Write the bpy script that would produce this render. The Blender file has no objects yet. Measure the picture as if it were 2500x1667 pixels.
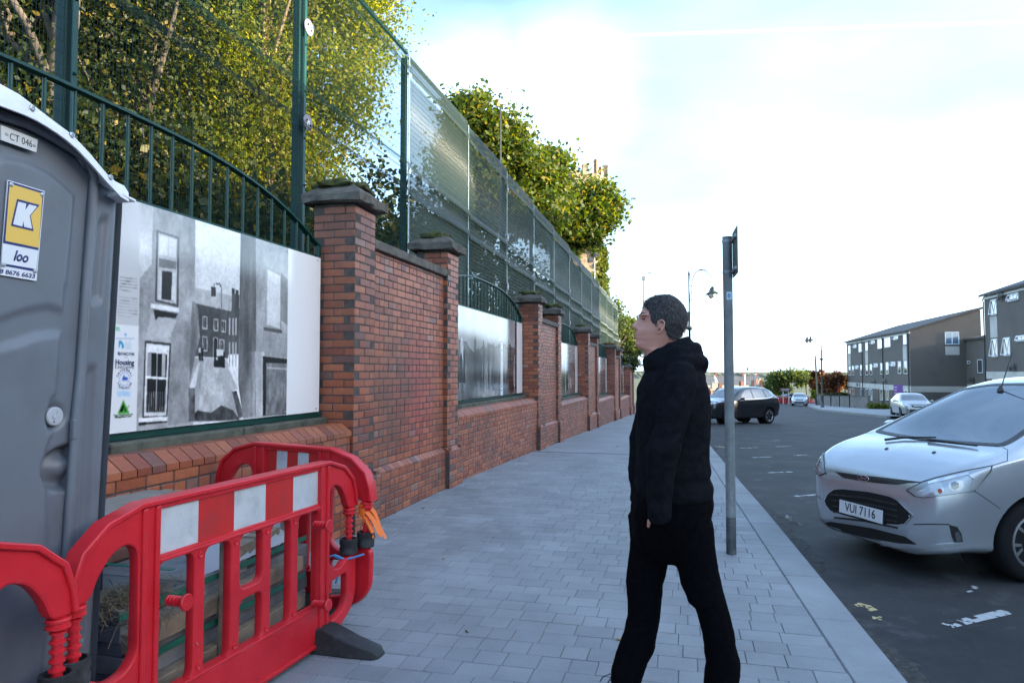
import bpy, bmesh, math, random
import numpy as np
from mathutils import Vector, Matrix
from mathutils.bvhtree import BVHTree

random.seed(7)
RNG = np.random.default_rng(11)
S = bpy.context.scene
COL = S.collection
rad = math.radians

# ------------------------------------------------------------------ camera
EYE = 1.5
FPX = 1700.0                       # focal length in pixels of the 2500 px wide photograph
PITCH = math.atan(73.5 / FPX)
cam_d = bpy.data.cameras.new('camera')
cam_d.sensor_width = 36.0
cam_d.lens = FPX / 2500.0 * 36.0
cam_d.clip_start = 0.05
cam_d.clip_end = 12000.0
cam = bpy.data.objects.new('camera', cam_d)
COL.objects.link(cam)
cam.location = (0, 0, EYE)
cam.rotation_euler = (math.pi / 2 + PITCH, 0, 0)
S.camera = cam

# ------------------------------------------------------------------ light
SUN_AZ = rad(106.0)                 # from +Y towards +X
SUN_EL = rad(12.0)
SUN_DIR = Vector((math.sin(SUN_AZ) * math.cos(SUN_EL), math.cos(SUN_AZ) * math.cos(SUN_EL), math.sin(SUN_EL)))
sun_d = bpy.data.lights.new('sun', 'SUN')
sun_d.energy = 5.0
sun_d.angle = rad(0.6)
sun_d.color = (1.0, 0.86, 0.62)
sun = bpy.data.objects.new('sun', sun_d)
COL.objects.link(sun)
sun.rotation_euler = SUN_DIR.to_track_quat('Z', 'Y').to_euler()
sun.location = SUN_DIR * 60

W = bpy.data.worlds.new('World')
S.world = W
W.use_nodes = True
wn, wl = W.node_tree.nodes, W.node_tree.links
wn.clear()
wo = wn.new('ShaderNodeOutputWorld')
wb = wn.new('ShaderNodeBackground')
sky = wn.new('ShaderNodeTexSky')
sky.sky_type = 'NISHITA'
sky.sun_disc = False
sky.sun_elevation = SUN_EL
sky.sun_rotation = SUN_AZ
sky.air_density = 1.0
sky.dust_density = 2.0
sky.ozone_density = 2.5
wb.inputs['Strength'].default_value = 0.15
# thin cloud veil in the sky, brighter than the blue it covers
tc = wn.new('ShaderNodeTexCoord')
mp = wn.new('ShaderNodeMapping')
mp.inputs['Scale'].default_value = (1.0, 1.0, 2.4)
mp.inputs['Location'].default_value = (0.773, 0.097, -0.319)
nz = wn.new('ShaderNodeTexNoise')
nz.inputs['Scale'].default_value = 1.9
nz.inputs['Detail'].default_value = 5.0
nz.inputs['Roughness'].default_value = 0.52
cr = wn.new('ShaderNodeValToRGB')
cr.color_ramp.elements[0].position = 0.22
cr.color_ramp.elements[1].position = 0.74
mx = wn.new('ShaderNodeMix')
mx.data_type = 'RGBA'
mx.blend_type = 'MIX'
cw = wn.new('ShaderNodeMix')
cw.data_type = 'RGBA'
cw.blend_type = 'ADD'
cw.inputs['Factor'].default_value = 1.0
cw.inputs['B'].default_value = (1.75, 2.5, 3.5, 1)
mm = wn.new('ShaderNodeMath')
mm.operation = 'MULTIPLY'
mm.inputs[1].default_value = 0.68
wl.new(tc.outputs['Generated'], mp.inputs['Vector'])
wl.new(mp.outputs['Vector'], nz.inputs['Vector'])
wl.new(nz.outputs['Fac'], cr.inputs['Fac'])
wl.new(cr.outputs['Color'], mm.inputs[0])
sepz = wn.new('ShaderNodeSeparateXYZ')
wl.new(tc.outputs['Generated'], sepz.inputs[0])
hz_ = wn.new('ShaderNodeMapRange')         # haze whitens the sky all round the horizon
hz_.interpolation_type = 'SMOOTHSTEP'
hz_.inputs['From Min'].default_value = 0.34
hz_.inputs['From Max'].default_value = 0.02
wl.new(sepz.outputs['Z'], hz_.inputs['Value'])
mh = wn.new('ShaderNodeMath')
mh.operation = 'MAXIMUM'
wl.new(mm.outputs[0], mh.inputs[0])
wl.new(hz_.outputs[0], mh.inputs[1])
wl.new(mh.outputs[0], mx.inputs['Factor'])
wl.new(sky.outputs['Color'], mx.inputs['A'])
wl.new(sky.outputs['Color'], cw.inputs['A'])
wl.new(cw.outputs['Result'], mx.inputs['B'])


def wnode(t, op, a, b=None, c=None):
    n = wn.new('ShaderNode' + t)
    n.operation = op
    for i, v in enumerate((a, b, c)):
        if v is None:
            continue
        if hasattr(v, 'links'):
            wl.new(v, n.inputs[i])
        else:
            n.inputs[i].default_value = v
    return n


def look(px, py):
    return (Matrix.Rotation(PITCH, 3, 'X') @ Vector(((px - 1250) / FPX, 1.0, -(py - 833.5) / FPX))).normalized()


def ramp01(v, a, b):
    n = wn.new('ShaderNodeMapRange')
    n.interpolation_type = 'SMOOTHSTEP'
    n.inputs['From Min'].default_value = a
    n.inputs['From Max'].default_value = b
    wl.new(v, n.inputs['Value'])
    return n.outputs[0]


# one soft heap of cloud over the street and a vapour trail beside it
gen = tc.outputs['Generated']
d_ = wnode('VectorMath', 'DISTANCE', gen, tuple(look(1175, 235))).outputs['Value']
d2 = wnode('VectorMath', 'DISTANCE', gen, tuple(look(1350, 220))).outputs['Value']
dm_ = wnode('Math', 'MINIMUM', d_, d2).outputs[0]
nzo = wnode('Math', 'MULTIPLY_ADD', nz.outputs['Fac'], -0.16, dm_).outputs[0]
blob = ramp01(nzo, 0.075, -0.03)
c0_, c1_ = look(1420, 91), look(2700, 46)
pole_ = c0_.cross(c1_).normalized()
off_ = wnode('Math', 'ABSOLUTE', wnode('VectorMath', 'DOT_PRODUCT', gen, tuple(pole_)).outputs['Value']).outputs[0]
trail = wnode('Math', 'MULTIPLY', ramp01(off_, 0.0028, 0.0004), ramp01(wnode('VectorMath', 'DOT_PRODUCT', gen, tuple((c1_ - c0_ * c0_.dot(c1_)).normalized())).outputs['Value'], 0.0, 0.05)).outputs[0]
heap = wnode('Math', 'MAXIMUM', blob, trail).outputs[0]
mx2 = wn.new('ShaderNodeMix')
mx2.data_type = 'RGBA'
wl.new(heap, mx2.inputs['Factor'])
wl.new(mx.outputs['Result'], mx2.inputs['A'])
wl.new(cw.outputs['Result'], mx2.inputs['B'])
wl.new(mx2.outputs['Result'], wb.inputs['Color'])
wl.new(wb.outputs[0], wo.inputs[0])

S.view_settings.view_transform = 'Standard'
S.view_settings.look = 'None'
S.view_settings.gamma = 1.0
S.view_settings.exposure = 2.0
S.view_settings.use_curve_mapping = False
S.cycles.max_bounces = 6
S.cycles.diffuse_bounces = 3
S.cycles.glossy_bounces = 3
S.cycles.transmission_bounces = 5
S.cycles.transparent_max_bounces = 10
S.cycles.caustics_reflective = False
S.cycles.caustics_refractive = False
S.cycles.use_denoising = True
S.cycles.sample_clamp_indirect = 6.0

# ------------------------------------------------------------------ street frame
# D runs along the wall away from the camera, N points from the wall to the road
DX, DY = 0.2449, 0.96955
NX, NY = DY, -DX
WALL_RZ = math.atan2(DY, DX)       # local x = along the wall, local y = away from the street


def G(u):
    """height of the pavement along the street: level at first, then falling away"""
    if u < 8:
        return 0.0
    d = min(u, 135.0) - 8
    return -0.030 * d * (d / (d + 2.5))


def P(u, n, h=0.0):
    return Vector((u * DX + n * NX, u * DY + n * NY, h))


def UN(X, Y):
    return X * DX + Y * DY, X * NX + Y * NY


# ------------------------------------------------------------------ mesh helpers
class MB:
    def __init__(self):
        self.v, self.f, self.m = [], [], []

    def add(self, vs, fs, mi=0, M=None):
        b = len(self.v)
        if M is not None:
            vs = [M @ Vector(p) for p in vs]
        self.v.extend([tuple(p) for p in vs])
        self.f.extend([tuple(i + b for i in f) for f in fs])
        self.m.extend([mi] * len(fs))
        return self

    def box(self, x0, x1, y0, y1, z0, z1, mi=0, M=None):
        vs = [(x0, y0, z0), (x1, y0, z0), (x1, y1, z0), (x0, y1, z0),
              (x0, y0, z1), (x1, y0, z1), (x1, y1, z1), (x0, y1, z1)]
        fs = [(0, 3, 2, 1), (4, 5, 6, 7), (0, 1, 5, 4), (1, 2, 6, 5), (2, 3, 7, 6), (3, 0, 4, 7)]
        return self.add(vs, fs, mi, M)

    def loft(self, rings, cap=True, closed=True, mi=0, M=None):
        k = len(rings[0])
        vs = [p for r in rings for p in r]
        fs = []
        for i in range(len(rings) - 1):
            for j in range(k if closed else k - 1):
                a, b = i * k + j, i * k + (j + 1) % k
                fs.append((a, b, b + k, a + k))
        if cap and closed:
            fs.append(tuple(range(k - 1, -1, -1)))
            fs.append(tuple((len(rings) - 1) * k + j for j in range(k)))
        return self.add(vs, fs, mi, M)

    def tube(self, pts, rads, seg=8, cap=True, mi=0, M=None, sx=1.0):
        pts = [Vector(p) for p in pts]
        if not hasattr(rads, '__len__'):
            rads = [rads] * len(pts)
        rings, up = [], None
        for i, p in enumerate(pts):
            t = (pts[min(i + 1, len(pts) - 1)] - pts[max(i - 1, 0)])
            if t.length < 1e-9:
                t = Vector((0, 0, 1))
            t.normalize()
            if up is None:
                up = Vector((1, 0, 0)) if abs(t.x) < 0.8 else Vector((0, 1, 0))
            a = (up - t * up.dot(t)).normalized()
            up = a
            b = t.cross(a)
            rings.append([p + a * (math.cos(2 * math.pi * k / seg) * rads[i] * sx) + b * (math.sin(2 * math.pi * k / seg) * rads[i]) for k in range(seg)])
        return self.loft(rings, cap, True, mi, M)

    def lathe(self, prof, seg=16, mi=0, M=None):
        rings = [[(r * math.cos(2 * math.pi * k / seg), r * math.sin(2 * math.pi * k / seg), z) for k in range(seg)] for r, z in prof]
        return self.loft(rings, True, True, mi, M)

    def prism(self, poly, y0, y1, mi=0, M=None):
        """2D outline in x,z pushed along y"""
        k = len(poly)
        vs = [(x, y0, z) for x, z in poly] + [(x, y1, z) for x, z in poly]
        fs = [tuple(range(k)), tuple(range(2 * k - 1, k - 1, -1))]
        for j in range(k):
            a, b = j, (j + 1) % k
            fs.append((a, a + k, b + k, b))
        return self.add(vs, fs, mi, M)

    def mesh(self, name, mats=None, smooth=False):
        me = bpy.data.meshes.new(name)
        me.from_pydata(self.v, [], self.f)
        bm = bmesh.new()
        bm.from_mesh(me)
        bmesh.ops.recalc_face_normals(bm, faces=bm.faces[:])
        bm.to_mesh(me)
        bm.free()
        if mats:
            for mt in (mats if isinstance(mats, (list, tuple)) else [mats]):
                me.materials.append(mt)
            if any(self.m):
                me.polygons.foreach_set('material_index', self.m)
        if smooth:
            smooth_mesh(me, smooth)
        return me

    def build(self, name, mats=None, parent=None, smooth=False, bevel=0.0, bseg=2, loc=None, rz=0.0):
        o = put(name, self.mesh(name, mats, smooth), parent, loc, rz)
        if bevel:
            add_bevel(o, bevel, bseg)
        return o


def smooth_mesh(me, ang=None):
    me.polygons.foreach_set('use_smooth', [True] * len(me.polygons))
    if ang is not None and ang is not True:
        try:
            me.set_sharp_from_angle(angle=rad(ang))
        except Exception:
            pass


def add_bevel(o, w, seg=2, ang=35):
    m = o.modifiers.new('bevel', 'BEVEL')
    m.width = w
    m.segments = seg
    m.limit_method = 'ANGLE'
    m.angle_limit = rad(ang)
    return m


def put(name, me, parent=None, loc=None, rz=0.0):
    o = bpy.data.objects.new(name, me)
    COL.objects.link(o)
    if parent is not None:
        o.parent = parent
    if loc is not None:
        o.location = loc
    if rz:
        o.rotation_euler = (0, 0, rz)
    return o


def thing(name, label, cat, loc=(0, 0, 0), rz=0.0, group=None):
    o = bpy.data.objects.new(name, None)
    o.empty_display_size = 0.1
    COL.objects.link(o)
    o.location = loc
    o.rotation_euler = (0, 0, rz)
    return tag(o, label, cat, group)


def tag(o, label, cat, group=None):
    o['label'] = label
    o['category'] = cat
    if group:
        o['group'] = group
    return o


def kind(o, k):
    o['kind'] = k
    return o


def bake(o):
    """modifiers of an unlinked helper object turned into a mesh"""
    dg = bpy.context.evaluated_depsgraph_get()
    dg.update()
    me = bpy.data.meshes.new_from_object(o.evaluated_get(dg))
    return me


def remeshed(mb, name, voxel, mats, smooth_it=4, sub=0):
    """fuse the closed shapes of mb into one continuous skin"""
    me = mb.mesh(name + '_src')
    o = put('tmp', me)
    r = o.modifiers.new('r', 'REMESH')
    r.mode = 'VOXEL'
    r.voxel_size = voxel
    if smooth_it:
        s = o.modifiers.new('s', 'SMOOTH')
        s.factor = 0.5
        s.iterations = smooth_it
    out = bake(o)
    bpy.data.objects.remove(o)
    bpy.data.meshes.remove(me)
    out.name = name
    out.materials.clear()
    for mt in (mats if isinstance(mats, (list, tuple)) else [mats]):
        out.materials.append(mt)
    smooth_mesh(out)
    return out


def rounded(poly, r, n=4):
    """polygon with its corners rounded; r is one radius or one per corner"""
    out, k = [], len(poly)
    for i in range(k):
        p, a, b = Vector(poly[i]), Vector(poly[i - 1]), Vector(poly[(i + 1) % k])
        rr = r[i] if hasattr(r, '__len__') else r
        da, db = (a - p), (b - p)
        l = min(rr, da.length * 0.49, db.length * 0.49)
        if l < 1e-4:
            out.append(tuple(p))
            continue
        p0, p1 = p + da.normalized() * l, p + db.normalized() * l
        for j in range(n + 1):
            t = j / n
            q = p0 * (1 - t) ** 2 + p * 2 * t * (1 - t) + p1 * t * t
            out.append((q.x, q.y))
    return out


def plate(name, outline, holes, thick, bev, mats, parent=None, smooth=35):
    """flat moulded plate: outline and holes in x,z, its thickness along y, round edges"""
    cu = bpy.data.curves.new(name, 'CURVE')
    cu.dimensions = '2D'
    cu.fill_mode = 'BOTH'
    cu.extrude = max(thick / 2 - bev, 0.0005)
    cu.bevel_depth = bev
    cu.bevel_resolution = 1
    cu.offset = -bev
    for pl in [outline] + list(holes):
        sp = cu.splines.new('POLY')
        sp.points.add(len(pl) - 1)
        for i, (x, z) in enumerate(pl):
            sp.points[i].co = (x, z, 0, 1)
        sp.use_cyclic_u = True
    o = bpy.data.objects.new('tmp', cu)
    COL.objects.link(o)
    me = bake(o)
    bpy.data.objects.remove(o)
    bpy.data.curves.remove(cu)
    me.transform(Matrix.Rotation(math.pi / 2, 4, 'X'))
    me.name = name
    me.materials.clear()
    me.materials.append(mats)
    smooth_mesh(me, smooth)
    if parent is False:
        return me
    return put(name, me, parent)


def text_mesh(s, size, bold=0.0, shear=0.0, extrude=0.0008, align='CENTER', sx=1.0, space=1.0):
    """lettering as flat geometry standing in x,z and facing -y"""
    cu = bpy.data.curves.new('txt', 'FONT')
    cu.body = s
    cu.size = size
    cu.offset = bold
    cu.shear = shear
    cu.extrude = extrude
    cu.align_x = align
    cu.align_y = 'CENTER'
    cu.space_character = space
    cu.resolution_u = 3
    o = bpy.data.objects.new('tmp', cu)
    COL.objects.link(o)
    me = bake(o)
    bpy.data.objects.remove(o)
    bpy.data.curves.remove(cu)
    me.transform(Matrix.Rotation(math.pi / 2, 4, 'X') @ Matrix.Diagonal((sx, 1, 1, 1)))
    return me


def lettering(s, size, mt, parent, loc, name='lettering', rot=None, **kw):
    me = text_mesh(s, size, **kw)
    me.materials.clear()
    me.materials.append(mt)
    o = put(name, me, parent, loc)
    if rot:
        o.rotation_euler = rot
    return o


# ------------------------------------------------------------------ materials
class NT:
    def __init__(self, name):
        self.mat = bpy.data.materials.new(name)
        self.mat.use_nodes = True
        self.n, self.l = self.mat.node_tree.nodes, self.mat.node_tree.links
        self.b = self.n['Principled BSDF']
        self.out = self.n['Material Output']

    def new(self, t, **kw):
        nd = self.n.new('ShaderNode' + t)
        for k, v in kw.items():
            if k in nd.inputs:
                nd.inputs[k].default_value = v
            else:
                setattr(nd, k, v)
        return nd

    def link(self, a, b):
        self.l.new(a, b)

    def coords(self, scale=(1, 1, 1), space='Object'):
        t = self.new('TexCoord')
        m = self.new('Mapping')
        m.inputs['Scale'].default_value = scale
        self.link(t.outputs[space], m.inputs['Vector'])
        return m.outputs['Vector']

    def noise(self, vec, scale, detail=4, rough=0.55):
        nz = self.new('TexNoise')
        nz.inputs['Scale'].default_value = scale
        nz.inputs['Detail'].default_value = detail
        nz.inputs['Roughness'].default_value = rough
        if vec is not None:
            self.link(vec, nz.inputs['Vector'])
        return nz.outputs['Fac']

    def ramp(self, fac, stops):
        r = self.new('ValToRGB')
        e = r.color_ramp.elements
        while len(e) < len(stops):
            e.new(0.5)
        for i, (p, c) in enumerate(stops):
            e[i].position = p
            e[i].color = (*c, 1) if len(c) == 3 else c
        self.link(fac, r.inputs['Fac'])
        return r.outputs['Color']

    def mix(self, fac, a, b, mode='MIX'):
        m = self.new('Mix')
        m.data_type = 'RGBA'
        m.blend_type = mode
        for s, v in (('Factor', fac), ('A', a), ('B', b)):
            if hasattr(v, 'is_output') or hasattr(v, 'links'):
                self.link(v, m.inputs[s])
            elif s == 'Factor':
                m.inputs[s].default_value = v
            else:
                m.inputs[s].default_value = (*v, 1) if len(v) == 3 else v
        return m.outputs['Result']

    def bump(self, h, strength=0.3, dist=0.01, to=None):
        b = self.new('Bump')
        b.inputs['Strength'].default_value = strength
        b.inputs['Distance'].default_value = dist
        self.link(h, b.inputs['Height'])
        self.link(b.outputs['Normal'], (to or self.b).inputs['Normal'])


def mat(name, col, rough=0.6, metal=0.0, var=0.0, vscale=8.0, bump=0.0, bscale=60.0, coat=0.0, spec=None, space='Object', dirt=None, dscale=3.0):
    t = NT(name)
    b = t.b
    b.inputs['Base Color'].default_value = (*col, 1)
    b.inputs['Roughness'].default_value = rough
    b.inputs['Metallic'].default_value = metal
    if coat:
        b.inputs['Coat Weight'].default_value = coat
        b.inputs['Coat Roughness'].default_value = 0.05
    if spec is not None:
        b.inputs['Specular IOR Level'].default_value = spec
    v = t.coords(space=space) if (var or bump or dirt) else None
    c = None
    if var:
        f = t.noise(v, vscale, 6, 0.6)
        lo = tuple(max(0, x * (1 - var)) for x in col)
        hi = tuple(min(1, x * (1 + var)) for x in col)
        c = t.ramp(f, [(0.3, lo), (0.7, hi)])
    if dirt:
        f = t.noise(v, dscale, 8, 0.68)
        k = t.ramp(f, [(0.50, (0, 0, 0)), (0.68, (1, 1, 1))])
        c = t.mix(k, c if c is not None else col, dirt)
    if c is not None:
        t.link(c, b.inputs['Base Color'])
    if bump:
        f = t.noise(v, bscale, 3, 0.6)
        t.bump(f, bump, 0.004)
    return t.mat


def piece_mat(name, stops, rough=0.8, space='Object', per='object', bump=0.35, bscale=90.0, grime=None, gscale=2.0, spec=0.3, grain=0.25, streak=None):
    """colour that differs from piece to piece"""
    t = NT(name)
    if per == 'object':
        r = t.new('ObjectInfo').outputs['Random']
    else:
        r = t.new('NewGeometry').outputs['Random Per Island']
    c = t.ramp(r, stops)
    v = t.coords(space=space)
    f = t.noise(v, 22.0, 6, 0.65)
    g = t.ramp(f, [(0.25, (1 - grain,) * 3), (0.75, (1 + grain * 0.4,) * 3)])
    c = t.mix(1.0, c, g, 'MULTIPLY')
    if streak:
        geo = t.new('NewGeometry').outputs['Position']
        mp_ = t.new('Mapping')
        mp_.inputs['Scale'].default_value = (7, 7, 1.1)
        t.link(geo, mp_.inputs['Vector'])
        k = t.ramp(t.noise(mp_.outputs[0], 1.0, 6, 0.7), [(0.60, (0, 0, 0)), (0.76, (0.55, 0.55, 0.55))])
        c = t.mix(k, c, (0.36, 0.27, 0.22))
        # faded red paint once brushed on the middle of the nearest tall wall
        dv = t.new('VectorMath')
        dv.operation = 'DISTANCE'
        t.link(geo, dv.inputs[0])
        dv.inputs[1].default_value = streak
        k = t.ramp(dv.outputs['Value'], [(0.25, (.6, .6, .6)), (0.85, (0, 0, 0))])
        c = t.mix(k, c, (0.36, 0.060, 0.055))
    if grime:
        geo = t.new('NewGeometry').outputs['Position']
        f2 = t.noise(geo, gscale, 6, 0.6)
        k = t.ramp(f2, [(0.48, (0, 0, 0)), (0.72, (0.8, 0.8, 0.8))])
        c = t.mix(k, c, grime)
    t.link(c, t.b.inputs['Base Color'])
    t.b.inputs['Roughness'].default_value = rough
    t.b.inputs['Specular IOR Level'].default_value = spec
    if bump:
        t.bump(t.noise(v, bscale, 4, 0.6), bump, 0.003)
    return t.mat


def chamfer_box(sx, sy, sz, c=0.004):
    """44 triangle brick centred on the origin"""
    bm = bmesh.new()
    bmesh.ops.create_cube(bm, size=1.0)
    bmesh.ops.scale(bm, vec=(sx, sy, sz), verts=bm.verts[:])
    bmesh.ops.bevel(bm, geom=bm.edges[:], offset=c, segments=1, profile=0.5, affect='EDGES')
    vs = [tuple(v.co) for v in bm.verts]
    bm.verts.index_update()
    fs = [tuple(v.index for v in f.verts) for f in bm.faces]
    bm.free()
    return vs, fs


def jit(a):
    return random.uniform(-a, a)
# ================================================================== THE GROUND
def KN(u):
    xs = [-8, 3.7, 10, 17, 30, 60]
    ys = [1.62, 1.02, 0.70, 0.47, 0.20, -0.4]
    return float(np.interp(u, xs, ys))


def sheet(name, us, n0, n1, dz, mt, nn=2, parent=None):
    mb = MB()
    vs, fs = [], []
    for u in us:
        a = n0(u) if callable(n0) else n0
        b = n1(u) if callable(n1) else n1
        for j in range(nn):
            vs.append(P(u, a + (b - a) * j / (nn - 1), G(u) + dz))
    for i in range(len(us) - 1):
        for j in range(nn - 1):
            k = i * nn + j
            fs.append((k, k + 1, k + nn + 1, k + nn))
    mb.add(vs, fs)
    return mb.build(name, mt, parent)


def asphalt():
    t = NT('asphalt')
    pos = t.new('NewGeometry').outputs['Position']
    f = t.noise(pos, 0.9, 8, 0.62)
    c = t.ramp(f, [(0.30, (0.019, 0.0195, 0.021)), (0.55, (0.033, 0.033, 0.034)), (0.75, (0.056, 0.055, 0.054))])
    f2 = t.noise(pos, 140.0, 3, 0.7)
    c = t.mix(1.0, c, t.ramp(f2, [(0.25, (0.55, 0.55, 0.55)), (0.75, (1.4, 1.4, 1.4))]), 'MULTIPLY')
    # pale dust and old tar stains
    f3 = t.noise(pos, 2.7, 9, 0.75)
    k = t.ramp(f3, [(0.55, (0, 0, 0)), (0.72, (0.75, 0.75, 0.75))])
    c = t.mix(k, c, (0.12, 0.115, 0.105))
    f4 = t.noise(pos, 0.55, 5, 0.7)
    k = t.ramp(f4, [(0.55, (0, 0, 0)), (0.60, (0.8, 0.8, 0.8))])
    c = t.mix(k, c, (0.016, 0.016, 0.018))
    t.link(c, t.b.inputs['Base Color'])
    t.b.inputs['Roughness'].default_value = 0.78
    t.b.inputs['Specular IOR Level'].default_value = 0.35
    t.bump(f2, 0.5, 0.006)
    return t.mat


def grass_mat():
    return mat('grass_ground', (0.06, 0.075, 0.03), 0.95, var=0.4, vscale=0.4, space='Object')


M_ASPH = asphalt()
M_GRASS = grass_mat()
us = [-3000, -400, -60, -20, 0, 8] + [8 + 1.0 * i for i in range(1, 9)] + [18 + 4 * i for i in range(31)] + [200, 400, 900, 1800, 6000]
kind(sheet('terrain', us, -2500, 3500, -0.45, M_GRASS, 3), 'structure')
us = [-40, -20, 0, 8] + [8 + 0.5 * i for i in range(1, 17)] + [17 + 2 * i for i in range(65)]
kind(sheet('road', us, -4.0, lambda u: 48 if u < 100 else 60, -0.13, M_ASPH, 12), 'structure')

# worn broken asphalt edge along the new kerb
def gutter():
    t = NT('broken_gutter')
    pos = t.new('NewGeometry').outputs['Position']
    f = t.noise(pos, 26.0, 6, 0.75)
    c = t.ramp(f, [(0.3, (0.018, 0.017, 0.016)), (0.55, (0.05, 0.046, 0.042)), (0.75, (0.13, 0.125, 0.12))])
    t.link(c, t.b.inputs['Base Color'])
    t.b.inputs['Roughness'].default_value = 0.9
    t.bump(f, 0.9, 0.02)
    return t.mat


def strip_edge():
    mb = MB()
    r = random.Random(5)
    vs, fs = [], []
    prev = 0.2
    us_ = [2 + 0.07 * i for i in range(240)]
    for i, u in enumerate(us_):
        prev = min(0.42, max(0.03, prev + r.uniform(-0.055, 0.055) - (prev - 0.17) * 0.08))
        k = KN(u)
        for j, fr in enumerate((0.0, 0.3, 0.62, 0.88, 1.0)):
            z = G(u) - 0.126 + (r.uniform(0.0, 0.012) if 0 < j < 4 else (-0.003 if j == 4 else 0.004))
            vs.append(P(u, k - 0.01 + fr * (prev + 0.01) + (jit(0.012) if 0 < j < 4 else 0), z))
    for i in range(len(us_) - 1):
        for j in range(4):
            a = i * 5 + j
            fs.append((a, a + 1, a + 6, a + 5))
    mb.add(vs, fs)
    return mb.build('gutter', gutter())


kind(strip_edge(), 'structure')


# ------------------------------------------------------------------ worn road paint: ragged flakes, a few millimetres proud
def worn_paint(t_name, col):
    return mat(t_name, col, 0.75, var=0.18, vscale=18)


M_WPAINT = worn_paint('worn_white_paint', (0.42, 0.43, 0.43))
M_YPAINT = worn_paint('worn_yellow_paint', (0.50, 0.40, 0.19))


def flakes(name, path_u0n0, path_u1n1, w, fill, mt, seed, cell=0.018, label=None):
    """a painted line from one street point to another, with cells of paint worn away"""
    r = np.random.default_rng(seed)
    a, b = P(*path_u0n0), P(*path_u1n1)
    L = (b - a).length
    nx, ny = max(3, int(L / cell)), max(2, int(w / cell))
    base = r.random((ny + 2, nx + 2))
    for _ in range(2):
        base = (base + np.roll(base, 1, 0) + np.roll(base, -1, 0) + np.roll(base, 1, 1) + np.roll(base, -1, 1)) / 5
    thr = np.quantile(base, 1 - fill)
    mb = MB()
    t = (b - a).normalized()
    s = Vector((-t.y, t.x, 0))
    jx = r.uniform(-0.4, 0.4, (ny + 1, nx + 1, 2)) * cell
    jx[0, :, 1] = 0
    jx[-1, :, 1] = 0
    idx, vs, fs = {}, [], []

    def vert(i, j):
        if (i, j) not in idx:
            p = a + t * (L * i / nx + jx[j, i, 0]) + s * (w * (j / ny - 0.5) + jx[j, i, 1])
            u, n = UN(p.x, p.y)
            idx[(i, j)] = len(vs)
            vs.append((p.x, p.y, G(u) - 0.1262))
        return idx[(i, j)]
    for i in range(nx):
        for j in range(ny):
            if base[j + 1, i + 1] > thr:
                fs.append((vert(i, j), vert(i + 1, j), vert(i + 1, j + 1), vert(i, j + 1)))
    mb.add(vs, fs)
    o = mb.build(name, mt)
    return kind(o, 'structure')


# white bay marks across the parking strip and yellow flakes by the kerb
def road_at(px, py):
    d = Matrix.Rotation(PITCH, 3, 'X') @ Vector(((px - 1250) / FPX, 1.0, -(py - 833.5) / FPX))
    z = -0.13
    for _ in range(12):
        p = d * ((z - EYE) / d.z)
        u, n = UN(p.x, p.y)
        z = 0.5 * z + 0.5 * (G(u) - 0.13)
    return u, n


for i, (a, b, w, f, c_) in enumerate([((1440, 1240), (1785, 1160), 0.085, 0.70, 0), ((255, 221), (350, 217), .09, .7, 0), ((460, 212), (540, 209), .09, .7, 0), ((325, 275), (435, 270), .09, .7, 0), ((555, 263), (635, 259), .09, .7, 0),
                                      ((415, 362), (550, 357), .085, .75, 0), ((680, 343), (760, 338), .085, .7, 0), ((565, 497), (705, 487), .08, .8, 0), ((1500, 1045), (1700, 995), .10, .10, 0), ((430, 178), (475, 176), .1, .6, 0),
                                      ((915, 1118), (1035, 1150), .11, .62, 1), ((1012, 1192), (1068, 1200), .07, .6, 1), ((455, 605), (572, 660), .13, .42, 1), ((445, 600), (530, 620), .16, .3, 0), ((120, 208), (165, 218), .16, .4, 1)]):
    q = [(1700 + .4253 * x, 1000 + .4253 * y) for x, y in (a, b)]
    flakes('road_marking', road_at(*q[0]), road_at(*q[1]), w, f, (M_WPAINT, M_YPAINT)[c_], 10 + i)


# ------------------------------------------------------------------ the paved footway
def paving_mat(per):
    t = NT('granite_sett_' + per)
    pos = t.new('NewGeometry').outputs['Position']
    r = t.new('ObjectInfo').outputs['Random'] if per == 'object' else t.new('NewGeometry').outputs['Random Per Island']
    c = t.ramp(r, [(0.0, (0.212, 0.224, 0.238)), (0.35, (0.232, 0.244, 0.258)), (0.7, (0.244, 0.256, 0.270)), (1.0, (0.262, 0.274, 0.288))])
    f = t.noise(pos, 260.0, 3, 0.7)
    c = t.mix(1.0, c, t.ramp(f, [(0.28, (0.72, 0.72, 0.72)), (0.72, (1.22, 1.22, 1.22))]), 'MULTIPLY')
    f2 = t.noise(pos, 1.3, 7, 0.62)
    c = t.mix(1.0, c, t.ramp(f2, [(0.3, (0.76, 0.75, 0.74)), (0.65, (1.08, 1.08, 1.08))]), 'MULTIPLY')
    f3 = t.noise(pos, 5.5, 8, 0.75)
    c = t.mix(t.ramp(f3, [(0.62, (0, 0, 0)), (0.74, (.45, .45, .45))]), c, (0.10, 0.10, 0.10))
    t.link(c, t.b.inputs['Base Color'])
    t.b.inputs['Roughness'].default_value = 0.72
    t.b.inputs['Specular IOR Level'].default_value = 0.4
    t.bump(f, 0.35, 0.003)
    return t.mat


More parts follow.
